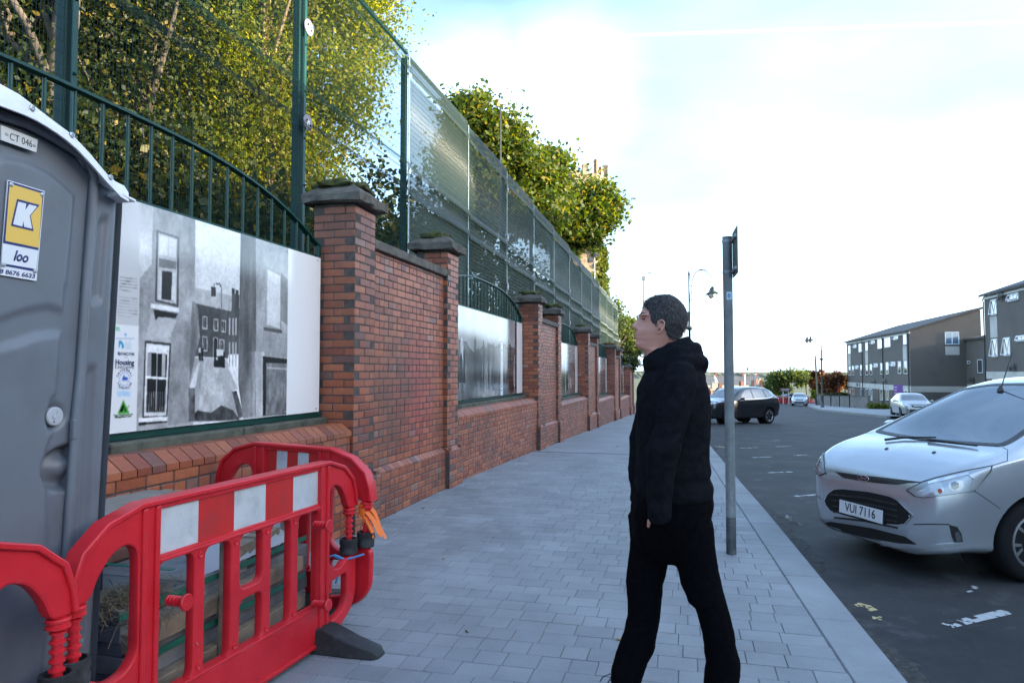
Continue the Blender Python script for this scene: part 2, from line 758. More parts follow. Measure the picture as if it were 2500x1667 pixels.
def paving_far():
    t = NT('granite_setts_far')
    tc = t.new('TexCoord')
    sx = t.new('SeparateXYZ')
    t.link(tc.outputs['UV'], sx.inputs[0])
    cb = t.new('CombineXYZ')
    t.link(sx.outputs['Y'], cb.inputs['X'])
    t.link(sx.outputs['X'], cb.inputs['Y'])
    br = t.new('TexBrick')
    br.offset = 0.43
    t.link(cb.outputs[0], br.inputs['Vector'])
    for k, v in (('Color1', (0.226, 0.238, 0.252, 1)), ('Color2', (0.254, 0.266, 0.28, 1)), ('Mortar', (0.205, 0.213, 0.222, 1)), ('Scale', 1.0), ('Mortar Size', 0.006), ('Brick Width', 0.19), ('Row Height', 0.165)):
        br.inputs[k].default_value = v
    pos = t.new('NewGeometry').outputs['Position']
    f = t.noise(pos, 90.0, 3, 0.7)
    c = t.mix(1.0, br.outputs['Color'], t.ramp(f, [(0.28, (0.8, 0.8, 0.8)), (0.72, (1.15, 1.15, 1.15))]), 'MULTIPLY')
    f2 = t.noise(pos, 0.8, 7, 0.62)
    c = t.mix(1.0, c, t.ramp(f2, [(0.3, (0.82, 0.81, 0.80)), (0.65, (1.08, 1.08, 1.08))]), 'MULTIPLY')
    t.link(c, t.b.inputs['Base Color'])
    t.b.inputs['Roughness'].default_value = 0.75
    return t.mat


M_SETT = paving_mat('object')
M_SETT_I = paving_mat('island')
M_SETT_FAR = paving_far()
M_JOINT = mat('sandy_joint', (0.185, 0.192, 0.20), 0.95, var=0.35, vscale=9, space='Object')
SETT_END = 14.0


def pavement():
    mb = MB()
    uvs = []
    us_ = [-8, -4, 0, 2, 4, 6, 8] + [8 + 0.5 * i for i in range(1, 13)]
    vs, fs = [], []
    for u in us_:
        vs += [P(u, -3.3, G(u) - 0.006), P(u, KN(u) - 0.255, G(u) - 0.006)]
    k = len(us_)
    for i in range(k - 1):
        fs.append((2 * i, 2 * i + 1, 2 * i + 3, 2 * i + 2))
    mb.add(vs, fs, 0)
    us2 = [14.0 + 0.5 * i for i in range(7)] + [18 + 2 * i for i in range(24)]
    vs, fs = [], []
    for u in us2:
        vs += [P(u, -3.3, G(u)), P(u, KN(u) - 0.255, G(u))]
    for i in range(len(us2) - 1):
        fs.append((2 * i, 2 * i + 1, 2 * i + 3, 2 * i + 2))
    mb.add(vs, fs, 1)
    o = mb.build('pavement', [M_JOINT, M_SETT_FAR])
    me = o.data
    uvl = me.uv_layers.new(name='UVMap')
    for lp in me.loops:
        c = me.vertices[lp.vertex_index].co
        uvl.data[lp.index].uv = UN(c.x, c.y)
    return kind(o, 'structure')


PAVE = pavement()
vs_s, fs_s = chamfer_box(1, 1, 1, 0.0)
sett_cache = {}


def sett_mesh(L, Wd):
    k = (round(L, 2), round(Wd, 3))
    if k not in sett_cache:
        vs, fs = chamfer_box(k[0] - 0.004, k[1] - 0.004, 0.05, 0.0025)
        mb = MB()
        mb.add(vs, fs)
        sett_cache[k] = mb.mesh('paving_block', M_SETT)
    return sett_cache[k]


def lay_setts():
    r = random.Random(3)
    rows = []
    u = 1.2
    while u < SETT_END - 0.17:
        w = 0.165
        n = -3.08 - r.uniform(0, 0.2)
        end = KN(u + w / 2) - 0.26
        while n < end - 0.02:
            L = r.choice((0.14, 0.16, 0.18, 0.18, 0.20, 0.22))
            if end - (n + L) < 0.13:
                L = round(end - n, 2)
            rows.append((u + w / 2, n + L / 2, L, w))
            n += L
        u += w
    seen = []
    for i, (u, n, L, w) in enumerate(rows):
        p = P(u, n)
        d = math.hypot(p.x, p.y)
        vis = p.y > 2.9 and abs(p.x / max(p.y, 0.1)) < 0.8 and n > -1.9
        seen.append((0 if vis else 1, d, i))
    seen.sort()
    own = set(i for _, _, i in seen[:292])
    mb = MB()
    for i, (u, n, L, w) in enumerate(rows):
        z = G(u) - 0.025 + r.uniform(-0.0015, 0.0015)
        tilt = Matrix.Rotation(r.uniform(-0.004, 0.004), 4, 'X') @ Matrix.Rotation(r.uniform(-0.004, 0.004), 4, 'Y')
        M = Matrix.Translation(P(u, n, z)) @ Matrix.Rotation(WALL_RZ - math.pi / 2, 4, 'Z') @ tilt
        me = sett_mesh(L, w)
        if i in own:
            o = bpy.data.objects.new('paving_block', me)
            COL.objects.link(o)
            o.parent = PAVE
            o.matrix_world = M
        else:
            mb.add([v.co for v in me.vertices], [tuple(f.vertices) for f in me.polygons], 0, M)
    o = mb.build('paving_block_field', M_SETT_I, PAVE)
    kind(o, 'stuff')


lay_setts()

M_KERB = paving_mat('object')
KERB = None


def kerb():
    mb = MB()
    us_ = [-8 + 1 * i for i in range(68)]
    rings = []
    for u in us_:
        k = KN(u)
        rings.append([P(u, k - 0.24, G(u) - 0.2), P(u, k - 0.012, G(u) - 0.2), P(u, k - 0.012, G(u) - 0.012), P(u, k - 0.24, G(u) - 0.012)])
    mb.loft(rings)
    o = kind(mb.build('kerb', M_JOINT), 'structure')
    u = 1.0
    j = 0
    while u < 40:
        L = 0.91
        a, b = P(u, KN(u)), P(u + L, KN(u + L))
        ang = math.atan2((b - a).y, (b - a).x)
        vs, fs = chamfer_box(L - 0.005, 0.254, 0.16, 0.006)
        m2 = MB()
        m2.add(vs, fs)
        c = (a + b) / 2
        nrm = Vector((-(b - a).y, (b - a).x, 0)).normalized()
        q = put('kerb_stone', m2.mesh('kerb_stone', M_KERB), o)
        c = c + nrm * 0.125
        sl = math.atan2(G(u + L) - G(u), L)
        q.matrix_world = Matrix.Translation((c.x, c.y, (G(u) + G(u + L)) / 2 - 0.078)) @ Matrix.Rotation(ang, 4, 'Z') @ Matrix.Rotation(-sl, 4, 'Y')
        u += L
        j += 1


kerb()

# far footway on the other side of the street
us = [43 + 2 * i for i in range(40)]


def RK(u):
    return float(np.interp(u, [43, 60, 72, 83, 121], [10.9, 10.3, 11.6, 12.9, 14.0]))


o = sheet('far_pavement', us, RK, 27.0, 0.0, mat('far_paving', (0.26, 0.265, 0.27), 0.85, var=0.12, vscale=0.7), 6)
kind(o, 'structure')
mb = MB()
rings = []
for u in us:
    k = RK(u)
    rings.append([P(u, k - 0.16, G(u) - 0.2), P(u, k + 0.02, G(u) - 0.2), P(u, k + 0.02, G(u) + 0.008), P(u, k - 0.16, G(u) + 0.008)])
mb.loft(rings)
kind(mb.build('far_kerb', mat('far_kerb_stone', (0.24, 0.235, 0.225), 0.85, var=0.2, vscale=1.5)), 'structure')
o = sheet('verge', [55 + 2 * i for i in range(30)], lambda u: 16.8, 26.0, 0.03, M_GRASS, 2)
kind(o, 'structure')

# ================================================================== THE BRICK WALL
BR = [(0.00, (0.22, 0.055, 0.030)), (0.25, (0.31, 0.085, 0.038)), (0.5, (0.36, 0.108, 0.048)), (0.78, (0.41, 0.135, 0.064)), (0.93, (0.27, 0.085, 0.052)), (0.955, (0.14, 0.070, 0.058)), (0.98, (0.34, 0.19, 0.145)), (1.0, (0.10, 0.055, 0.048))]
M_BRICK = piece_mat('red_brick', BR, 0.48, per='object', grime=(0.11, 0.055, 0.040), gscale=1.1, spec=0.45, grain=0.3, streak=tuple(P(7.7, -2.98, 1.3)))
M_BRICK_I = piece_mat('red_brick_laid', BR, 0.48, per='island', grime=(0.11, 0.055, 0.040), gscale=1.1, spec=0.45, grain=0.3, streak=tuple(P(7.7, -2.98, 1.3)))
M_MORTAR = mat('dark_mortar', (0.075, 0.062, 0.056), 0.95, var=0.4, vscale=14, bump=0.4)
M_CAP = mat('weathered_capstone', (0.10, 0.092, 0.078), 0.9, var=0.45, vscale=7, bump=0.7, bscale=25, dirt=(0.045, 0.045, 0.035), dscale=5)
M_SILL = mat('mossy_concrete', (0.085, 0.088, 0.066), 0.9, var=0.4, vscale=6, bump=0.5, bscale=30, dirt=(0.03, 0.033, 0.022), dscale=4)
M_MOSS = mat('moss', (0.052, 0.062, 0.018), 0.95, var=0.6, vscale=22, bump=1.0, bscale=60)
M_DRYMOSS = mat('dry_moss', (0.16, 0.095, 0.03), 0.95, var=0.5, vscale=22, bump=1.0, bscale=60)


def brick_far():
    t = NT('red_brick_far')
    tc = t.new('TexCoord')
    sx = t.new('SeparateXYZ')
    t.link(tc.outputs['Object'], sx.inputs[0])
    ad = t.new('Math')
    ad.operation = 'ADD'
    t.link(sx.outputs['X'], ad.inputs[0])
    t.link(sx.outputs['Y'], ad.inputs[1])
    cb = t.new('CombineXYZ')
    t.link(ad.outputs[0], cb.inputs['X'])
    t.link(sx.outputs['Z'], cb.inputs['Y'])
    br = t.new('TexBrick')
    t.link(cb.outputs[0], br.inputs['Vector'])
    for k, v in (('Color1', (0.17, 0.052, 0.033, 1)), ('Color2', (0.31, 0.115, 0.072, 1)), ('Mortar', (0.075, 0.062, 0.056, 1)), ('Scale', 1.0), ('Mortar Size', 0.006), ('Brick Width', 0.225), ('Row Height', 0.075)):
        br.inputs[k].default_value = v
    pos = t.new('NewGeometry').outputs['Position']
    c = t.mix(1.0, br.outputs['Color'], t.ramp(t.noise(pos, 2.5, 6, 0.6), [(0.3, (0.6, 0.6, 0.6)), (0.7, (1.15, 1.15, 1.15))]), 'MULTIPLY')
    t.link(c, t.b.inputs['Base Color'])
    t.b.inputs['Roughness'].default_value = 0.7
    bp = t.new('Math')
    bp.operation = 'SUBTRACT'
    bp.inputs[0].default_value = 1.0
    t.link(br.outputs['Fac'], bp.inputs[1])
    t.bump(bp.outputs[0], 0.6, 0.006)
    return t.mat


M_BRICK_FAR = brick_far()
brick_cache = {}


def brick_me(L, D, H=0.065):
    k = (round(L, 3), round(D, 3), round(H, 3))
    if k not in brick_cache:
        vs, fs = chamfer_box(*k, 0.004)
        mb = MB()
        mb.add(vs, fs)
        brick_cache[k] = mb.mesh('brick', M_BRICK)
    return brick_cache[k]


def lay(bricks, parent, cam_local, limit=290, name='brick'):
    """bricks: (centre xyz, L, D, H, rz).  The nearest ones become objects, the others one joined part."""
    order = sorted(range(len(bricks)), key=lambda i: (Vector(bricks[i][0]) - cam_local).length)
    own = set(order[:limit])
    mb = MB()
    r = random.Random(len(bricks))
    for i, (c, L, D, H, rz) in enumerate(bricks):
        me = brick_me(L, D, H)
        j = Vector(c) + Vector((r.uniform(-.0015, .0015), r.uniform(-.003, .003), r.uniform(-.001, .001)))
        M = Matrix.Translation(j) @ Matrix.Rotation(rz + r.uniform(-.006, .006), 4, 'Z')
        if i in own:
            o = bpy.data.objects.new(name, me)
            COL.objects.link(o)
            o.parent = parent
            o.matrix_local = M
        else:
            mb.add([v.co for v in me.vertices], [tuple(f.vertices) for f in me.polygons], 0, M)
    if mb.v:
        o = mb.build('brick_field', M_BRICK_I, parent)
        kind(o, 'stuff')


def slope_brick(L, dep, H, proj):
    """a plinth brick with a sloped top, front at y=0"""
    return [(0, 0), (proj + dep, 0), (proj + dep, H), (proj, H), (0, H * 0.35)]


slope_cache = {}


def slope_me(L, dep, H, proj):
    k = (round(L, 3), round(dep, 3), round(H, 3), round(proj, 3))
    if k not in slope_cache:
        mb = MB()
        prof = slope_brick(*k)
        vs = [(-k[0] / 2, y, z) for y, z in prof] + [(k[0] / 2, y, z) for y, z in prof]
        m = len(prof)
        fs = [tuple(range(m)), tuple(range(2 * m - 1, m - 1, -1))] + [(j, j + m, (j + 1) % m + m, (j + 1) % m) for j in range(m)]
        mb.add(vs, fs)
        me = mb.mesh('coping_brick', M_BRICK)
        slope_cache[k] = me
    return slope_cache[k]


def cam_in(root):
    bpy.context.view_layer.update()
    return root.matrix_world.inverted() @ Vector((0, 0, EYE))


PW = 0.44
CO = 0.075
CAPH = 3.10


def cap_mesh(seed, w):
    r = random.Random(seed)
    bm = bmesh.new()
    a = w / 2 + 0.09
    prof = [(a - 0.02, 0.0), (a, 0.012), (a, 0.085), (a - 0.015, 0.10), (a * 0.62, 0.175), (0.10, 0.235)]
    rings = []
    n = 5
    for hw, z in prof:
        ring = []
        for s in range(4):
            for j in range(n):
                t = -1 + 2 * j / n
                x, y = [(t, -1), (1, t), (-t, 1), (-1, -t)][s]
                ring.append(bm.verts.new((x * hw + r.uniform(-.014, .014), y * hw + r.uniform(-.014, .014), z + r.uniform(-.010, .010))))
        rings.append(ring)
    k = 4 * n
    for i in range(len(rings) - 1):
        for j in range(k):
            bm.faces.new((rings[i][j], rings[i][(j + 1) % k], rings[i + 1][(j + 1) % k], rings[i + 1][j]))
    bm.faces.new(rings[-1])
    bm.faces.new(rings[0][::-1])
    me = bpy.data.meshes.new('capstone')
    bm.to_mesh(me)
    bm.free()
    me.materials.append(M_CAP)
    return me


def moss_mesh(seed, rx, h, mt):
    r = random.Random(seed)
    bm = bmesh.new()
    bmesh.ops.create_icosphere(bm, subdivisions=3, radius=1)
    for v in bm.verts:
        k = 1 + r.uniform(-0.13, 0.13)
        c = v.co
        lump = 1 + 0.25 * math.sin(c.x * 7 + seed) * math.cos(c.y * 6 + seed * 2)
        v.co = Vector((c.x * rx * k * lump, c.y * rx * k * lump, max(-0.02, c.z * h * k)))
    me = bpy.data.meshes.new('moss')
    bm.to_mesh(me)
    bm.free()
    me.materials.append(mt)
    smooth_mesh(me)
    return me


def pier(u0, detail, label, seed, plinth=0.45, H=CAPH, moss=True, dry=False, w=PW):
    base = G(u0 + w / 2)
    root = thing('brick_pier', label, 'brick pillar', P(u0, -3.04, base), WALL_RZ, 'brick gate pillars along the pavement')
    pp = 0.055
    if detail == 0:
        mb = MB()
        mb.box(0, w, 0, w, plinth, H)
        mb.box(-pp, w + pp, -pp, w, -0.3, plinth)
        mb.loft([[(-pp, -pp, plinth), (w + pp, -pp, plinth), (w + pp, w, plinth), (-pp, w, plinth)], [(-0.004, -0.004, plinth + 0.07), (w + 0.004, -0.004, plinth + 0.07), (w + 0.004, w - .002, plinth + 0.07), (-0.004, w - .002, plinth + 0.07)]])
        mb.build('shaft', M_BRICK_FAR, root)
    else:
        mb = MB()
        mb.box(0.004, w - 0.004, 0.004, w - 0.004, -0.3, H)
        mb.box(-pp + 0.004, w + pp - 0.004, -pp + 0.004, w - 0.006, -0.3, plinth + 0.02)
        mb.build('mortar_core', M_MORTAR, root)
        bricks = []
        for c in range(int(round((H - plinth - CO) / CO))):
            z = plinth + CO + c * CO + 0.0375
            S2 = w / 2
            if c % 2:
                for y in (0.05125, w - 0.05125):
                    for k in (0.25, 0.75):
                        bricks.append(((w * k, y, z), S2 - 0.008, 0.1025, 0.065, 0))
                for x in (0.05125, w - 0.05125):
                    bricks.append(((x, w / 2, z), w - 0.225, 0.1025, 0.065, math.pi / 2))
            else:
                for x in (0.05125, w - 0.05125):
                    for k in (0.25, 0.75):
                        bricks.append(((x, w * k, z), S2 - 0.008, 0.1025, 0.065, math.pi / 2))
                for y in (0.05125, w - 0.05125):
                    bricks.append(((w / 2, y, z), w - 0.225, 0.1025, 0.065, 0))
        # plinth courses
        q = w + 2 * pp
        for c in range(int(round(plinth / CO))):
            z = c * CO + 0.0375
            off = 0 if c % 2 else 0.1125
            for face in range(3):
                ln = q if face == 0 else (w + pp - 0.11)
                x = -off
                while x < ln - 0.01:
                    a, b = max(0, x), min(ln, x + 0.225)
                    x += 0.225
                    if b - a < 0.03:
                        continue
                    m, L = (a + b) / 2, b - a - 0.01
                    if face == 0:
                        bricks.append(((-pp + m, -pp + 0.05125, z), L, 0.1025, 0.065, 0))
                    else:
                        xx = -pp + 0.05125 if face == 1 else w + pp - 0.05125
                        bricks.append(((xx, -pp + 0.11 + m, z), L, 0.1025, 0.065, math.pi / 2))
        cl = cam_in(root)
        if detail == 2:
            lay(bricks, root, cl)
        else:
            lay(bricks, root, cl, 0)
        # sloped course on three sides
        for face in range(3):
            nb = 5 if face == 0 else 4
            ln = q if face == 0 else w + pp
            L = ln / nb
            for j in range(nb):
                m = -pp + (j + 0.5) * L
                me = slope_me(L - 0.008, 0.05, 0.07, pp)
                o = put('plinth_brick', me, root)
                if face == 0:
                    o.matrix_local = Matrix.Translation((m, -pp, plinth))
                elif face == 1:
                    o.matrix_local = Matrix.Translation((-pp, m, plinth)) @ Matrix.Rotation(-math.pi / 2, 4, 'Z')
                else:
                    o.matrix_local = Matrix.Translation((w + pp, m, plinth)) @ Matrix.Rotation(math.pi / 2, 4, 'Z')
    c = put('capstone', cap_mesh(seed, w), root, (w / 2, w / 2, H))
    if moss:
        put('moss', moss_mesh(seed, 0.19 + 0.04 * (seed % 3), 0.075 + 0.02 * (seed % 2), M_DRYMOSS if dry else M_MOSS), c, (0.02 * (seed % 3 - 1), 0.03, 0.20))
    return root


def wall_courses(L, h0, ncourse, depth=0.1025, header_every=3, hphase=1, y=0.0):
    out = []
    for c in range(ncourse):
        z = h0 + c * CO + 0.0375
        if c % header_every == hphase:
            step = 0.1125
            off = 0.0
        else:
            step = 0.225
            off = 0.1125 * ((c // 1) % 2)
        x = -off
        while x < L - 0.005:
            a, b = max(0, x), min(L, x + step)
            x += step
            if b - a < 0.03:
                continue
            out.append((((a + b) / 2, y + depth / 2, z), b - a - 0.01, depth, 0.065, 0))
    return out


def bay(u0, u1, detail, label, seed):
    """the full height brick wall between the two pillars of a pair"""
    base = G((u0 + u1) / 2)
    L = u1 - u0
    root = thing('brick_wall', label, 'brick wall', P(u0, -3.04, base), WALL_RZ, 'tall brick walls between paired pillars')
    H = 2.74
    y0 = 0.055
    pl = 0.45
    if detail == 0:
        mb = MB()
        mb.box(0.002, L - 0.002, y0, y0 + 0.215, pl, H)
        mb.box(0.06, L - 0.06, y0 - 0.057, y0 + 0.21, -0.3, pl)
        mb.build('brickwork', M_BRICK_FAR, root)
    else:
        mb = MB()
        mb.box(0.002, L - 0.002, y0 + 0.004, y0 + 0.215, -0.3, H)
        mb.box(0.058, L - 0.058, y0 - 0.053, y0 + 0.2, -0.3, pl + 0.02)
        mb.build('mortar_core', M_MORTAR, root)
        b = wall_courses(L, pl + CO, int(round((H - pl - CO) / CO)), y=y0)
        b += [((x + 0.058, y, z), l_, d, h, rz) for (x, y, z), l_, d, h, rz in wall_courses(L - 0.116, 0.0, 6, y=y0 - 0.057)]
        lay(b, root, cam_in(root), 292 if detail == 2 else 0)
        nb = int((L - 0.12) / 0.12)
        for j in range(nb):
            o = put('plinth_brick', slope_me((L - 0.12) / nb - 0.008, 0.05, 0.07, 0.057), root, (0.06 + (j + 0.5) * (L - 0.12) / nb, y0 - 0.057, pl))
    mb = MB()
    mb.box(0.004, L - 0.004, y0 - 0.05, y0 + 0.265, H + 0.001, H + 0.10)
    o = mb.build('coping', M_CAP, root, bevel=0.012)
    return root


def dwarf(u0, u1, detail, label, seed):
    """low brick wall with sloped coping bricks under a railing"""
    um = (u0 + u1) / 2
    base = G(um)
    L = u1 - u0
    root = thing('low_brick_wall', label, 'low wall', P(u0, -3.04, base), WALL_RZ, 'low brick walls under the picture boards')
    H = 0.90
    y0 = 0.03
    if detail == 0:
        mb = MB()
        mb.box(0.002, L - 0.002, y0, y0 + 0.33, -0.5, H)
        mb.prism([(0, 0), (1, 0), (1, 1), (0, 1)], 0, 0) if False else None
        mb.build('brickwork', M_BRICK_FAR, root)
    else:
        mb = MB()
        mb.box(0.002, L - 0.002, y0 + 0.004, y0 + 0.33, -0.5, H + 0.03)
        mb.build('mortar_core', M_MORTAR, root)
        lay(wall_courses(L, -0.15 if abs(base - G(u1)) > .03 else 0.0, 14 if abs(base - G(u1)) > .03 else 12, y=y0), root, cam_in(root), 292 if detail == 2 else 0)
    nb = int(L / 0.1125)
    for j in range(nb):
        if detail == 0 and j % 2:
            continue
        k = 2 if detail == 0 else 1
        put('coping_brick', slope_me(L / nb * k - 0.009, 0.13, 0.115, 0.10), root, ((j + 0.5 * k) * L / nb, y0 - 0.012, H + 0.001))
    # concrete sill behind, with joints
    ns = 4
    for j in range(ns):
        mb = MB()
        mb.box(j * L / ns + 0.006, (j + 1) * L / ns - 0.006, 0.265, 0.44, H + 0.06, H + 0.17)
        mb.build('sill', M_SILL, root, bevel=0.012)
    return root


M_GREEN = mat('dark_green_paint', (0.004, 0.050, 0.040), 0.42, var=0.25, vscale=6, spec=0.3, dirt=(0.015, 0.05, 0.04), dscale=6)
M_GREEN_D = mat('deep_green_metal', (0.002, 0.032, 0.028), 0.5, var=0.25, vscale=5, spec=0.2)


def railing(u0, u1, label):
    um = (u0 + u1) / 2
    base = G(um)
    L = u1 - u0
    root = thing('arched_railing', label, 'railing', P(u0, -3.42, base), WALL_RZ, 'green arched railings above the picture boards')

    def arch(x):
        d = abs((x - L / 2) / (L / 2 - 0.03))
        return 2.70 + 0.43 * (1 - min(1, d) ** 2.9)
    n = 28
    pts = [(0.03 + (L - 0.06) * i / n, 0, 0) for i in range(n + 1)]
    rings = []
    for (x, _, _) in pts:
        z = arch(x)
        dx = 0.01
        s = math.atan2(arch(min(L - .03, x + dx)) - arch(max(.03, x - dx)), 2 * dx)
        rings.append([(x + math.sin(s) * a, b, z - math.cos(s) * a) for a, b in ((0.006, -0.028), (0.006, 0.028), (-0.012, 0.028), (-0.012, -0.028))])
    mb = MB()
    mb.loft(rings)
    mb.build('arch_rail', M_GREEN, root, smooth=40)
    mb = MB()
    mb.box(0.0, L, -0.02, 0.02, 1.075, 1.115)
    mb.build('bottom_rail', M_GREEN, root, bevel=0.004)
    mb = MB()
    mb.box(0.0, L, -0.018, 0.018, 2.565, 2.60)
    mb.build('mid_rail', M_GREEN, root, bevel=0.004)
    for x in (0.02, L - 0.02):
        mb = MB()
        mb.box(x - 0.02, x + 0.02, -0.022, 0.022, 0.98, 2.72)
        mb.build('end_post', M_GREEN, root, bevel=0.004)
    nb = int(L / 0.19)
    for i in range(1, nb):
        x = L * i / nb
        mb = MB()
        mb.tube([(x, 0, 1.115), (x, 0, arch(x) - 0.004)], 0.011, 8)
        mb.build('baluster', M_GREEN, root, smooth=60)
    for i in range(3):
        x = L * (0.2 + 0.3 * i)
        mb = MB()
        mb.box(x - 0.012, x + 0.012, -0.012, 0.012, 0.98, 1.075)
        mb.build('foot', M_GREEN, root)
    return root
# ------------------------------------------------------------------ lay the wall out along the street
PIERS = [(-2.05, 0), (0.42, 0), (5.98, 2), (8.60, 2), (14.30, 1), (16.62, 1), (21.85, 1), (24.02, 0), (30.05, 0), (32.35, 0), (38.1, 0), (40.4, 0)]
plab = [
    'red brick pillar out of frame behind the grey toilet cabin, first of its row',
    'red brick pillar hidden behind the grey toilet cabin',
    'tall red brick pillar with stone cap, directly right of the old street picture',
    'red brick pillar with mossy cap, left of the second picture board',
    'brick pillar beyond the second picture board, with wide mossy cap',
    'narrow looking brick pillar just past the short wall after the second picture board',
    'brick pillar right of the third, small picture board',
    'brick pillar second in the third pair, before the fourth board',
    'brick pillar capped with thick orange brown moss, right of the fourth board',
    'distant brick pillar just beyond the orange mossy one',
    'far brick pillar under the green shrub near the man\'s face',
    'farthest brick pillar of the wall, beside the man\'s chest']
for i, (u, d) in enumerate(PIERS):
    H = CAPH if i < 10 else 2.55
    pier(u, d, plab[i], i, H=H, dry=(i == 8), moss=(i not in (0, 1)))
blab = ['short tall brick wall behind the grey toilet cabin', 'tall brick wall between the two nearest pillars, reddened in the middle',
        'tall narrow brick wall after the second picture board', 'tall narrow brick wall after the third picture board',
        'sliver of tall brick wall after the fourth picture board', 'farthest sliver of tall brick wall, by the shrub']
for k in range(6):
    bay(PIERS[2 * k][0] + PW, PIERS[2 * k + 1][0], [0, 2, 1, 1, 0, 0][k], blab[k], k)
ends = [(PIERS[2 * k + 1][0] + PW, PIERS[2 * k + 2][0]) for k in range(5)]
dlab = ['low brick wall with sloped coping behind the red barriers', 'low brick wall with sloped coping under the second picture board', 'low brick wall under the third picture board',
        'low brick wall under the fourth picture board', 'low brick wall under the farthest picture board']
rlab = ['large dark green arched railing above the old street picture', 'green arched railing with pale top edge above the second board', 'green arched railing above the third board',
        'small green arched railing above the fourth board', 'farthest green arched railing, mostly hidden by pillars']
for k, (a, b) in enumerate(ends):
    dwarf(a, b, [2, 2, 1, 0, 0][k], dlab[k], k)
    railing(a, b, rlab[k])


# ------------------------------------------------------------------ the picture boards: flat printed panels
class Print:
    """a grey scale print drawn cell by cell, in metres along the board (x) and up it (z)"""

    def __init__(self, w, h, res=300, bg=0.8):
        self.W, self.H = int(w * res), int(h * res)
        self.res = res
        self.a = np.full((self.H, self.W, 3), bg, np.float32)
        ys, xs = np.mgrid[0:self.H, 0:self.W]
        self.X = (xs + 0.5) / res
        self.Z = (ys + 0.5) / res
        self.rng = np.random.default_rng(4)

    def noise(self, sx, sz, octaves=4):
        out = np.zeros((self.H, self.W), np.float32)
        amp, tot = 1.0, 0
        for o in range(octaves):
            gx, gz = max(2, int(self.W / self.res / sx) + 2), max(2, int(self.H / self.res / sz) + 2)
            g = self.rng.random((gz, gx)).astype(np.float32)
            fx = np.clip(self.X / (self.W / self.res) * (gx - 1), 0, gx - 1.001)
            fz = np.clip(self.Z / (self.H / self.res) * (gz - 1), 0, gz - 1.001)
            ix, iz = fx.astype(int), fz.astype(int)
            tx, tz = fx - ix, fz - iz
            tx, tz = tx * tx * (3 - 2 * tx), tz * tz * (3 - 2 * tz)
            v = (g[iz, ix] * (1 - tx) + g[iz, ix + 1] * tx) * (1 - tz) + (g[iz + 1, ix] * (1 - tx) + g[iz + 1, ix + 1] * tx) * tz
            out += v * amp
            tot += amp
            amp *= 0.55
            sx, sz = sx / 2, sz / 2
        return out / tot

    def mask(self, poly):
        m = np.zeros((self.H, self.W), bool)
        k = len(poly)
        for i in range(k):
            x0, z0 = poly[i]
            x1, z1 = poly[(i + 1) % k]
            if z0 == z1:
                continue
            c = ((z0 > self.Z) != (z1 > self.Z)) & (self.X < (x1 - x0) * (self.Z - z0) / (z1 - z0) + x0)
            m ^= c
        return m

    def fill(self, poly, g, amt=0.0, tex=None):
        m = self.mask(poly)
        col = np.array(g if hasattr(g, '__len__') else (g, g, g), np.float32)
        if tex is not None and amt:
            k = (1 + (tex - 0.5) * 2 * amt)[..., None]
            self.a[m] = np.clip(col * k[m], 0, 1)
        else:
            self.a[m] = col

    def image(self, name):
        im = bpy.data.images.new(name, self.W, self.H)
        px = np.ones((self.H, self.W, 4), np.float32)
        px[..., :3] = self.a
        im.colorspace_settings.name = 'sRGB'
        im.pixels.foreach_set(px.ravel())
        im.pack()
        return im


def print_mat(name, im, rough=0.10):
    t = NT(name)
    n = t.new('TexImage')
    n.image = im
    n.interpolation = 'Linear'
    t.link(n.outputs['Color'], t.b.inputs['Base Color'])
    t.b.inputs['Roughness'].default_value = rough
    t.b.inputs['Specular IOR Level'].default_value = 0.5
    t.b.inputs['Coat Weight'].default_value = 0.6
    t.b.inputs['Coat Roughness'].default_value = 0.12
    return t.mat


BZ0, BZ1 = 1.125, 2.575
M_BACK = mat('board_back', (0.6, 0.6, 0.6), 0.6)
M_PIN = mat('board_screw', (0.35, 0.35, 0.36), 0.4, 0.8)


def board(k, im, label):
    a, b = ends[k]
    L = b - a
    base = G((a + b) / 2)
    root = thing('picture_board', label, 'billboard', P(a, -3.375, base), WALL_RZ, 'printed picture boards in the railings')
    mb = MB()
    mb.box(0.045, L - 0.045, 0.002, 0.014, BZ0, BZ1)
    mb.build('board', M_BACK, root)
    me = bpy.data.meshes.new('print')
    x0, x1 = 0.045, L - 0.045
    me.from_pydata([(x0, 0, BZ0), (x1, 0, BZ0), (x1, 0, BZ1), (x0, 0, BZ1)], [], [(0, 1, 2, 3)])
    uv = me.uv_layers.new(name='UVMap')
    for i, c in enumerate([(0, 0), (1, 0), (1, 1), (0, 1)]):
        uv.data[i].uv = c
    me.materials.append(print_mat('printed_board', im))
    put('print', me, root)
    if k < 2:
        for x in (L - 0.10, L - 0.62, L * 0.5, 0.2):
            for z in (BZ0 + 0.03, BZ1 - 0.03):
                mb = MB()
                mb.lathe([(0.009, 0), (0.008, 0.003), (0.0, 0.004)], 10, M=Matrix.Translation((x, -0.0005, z)) @ Matrix.Rotation(math.pi / 2, 4, 'X'))
                mb.build('screw', M_PIN, root)
    return root


def px_ray(px, py):
    d = Vector(((px - 1250) / FPX, 1.0, -(py - 833.5) / FPX))
    return Matrix.Rotation(PITCH, 3, 'X') @ d


def on_plane(px, py, n):
    d = px_ray(px, py)
    k = n / (d.x * NX + d.y * NY)
    p = d * k
    u, _ = UN(p.x, p.y)
    return u, p.z + EYE


def at(px, py, Y):
    d = px_ray(px, py)
    p = d * (Y / d.y)
    return Vector((p.x, p.y, p.z + EYE))


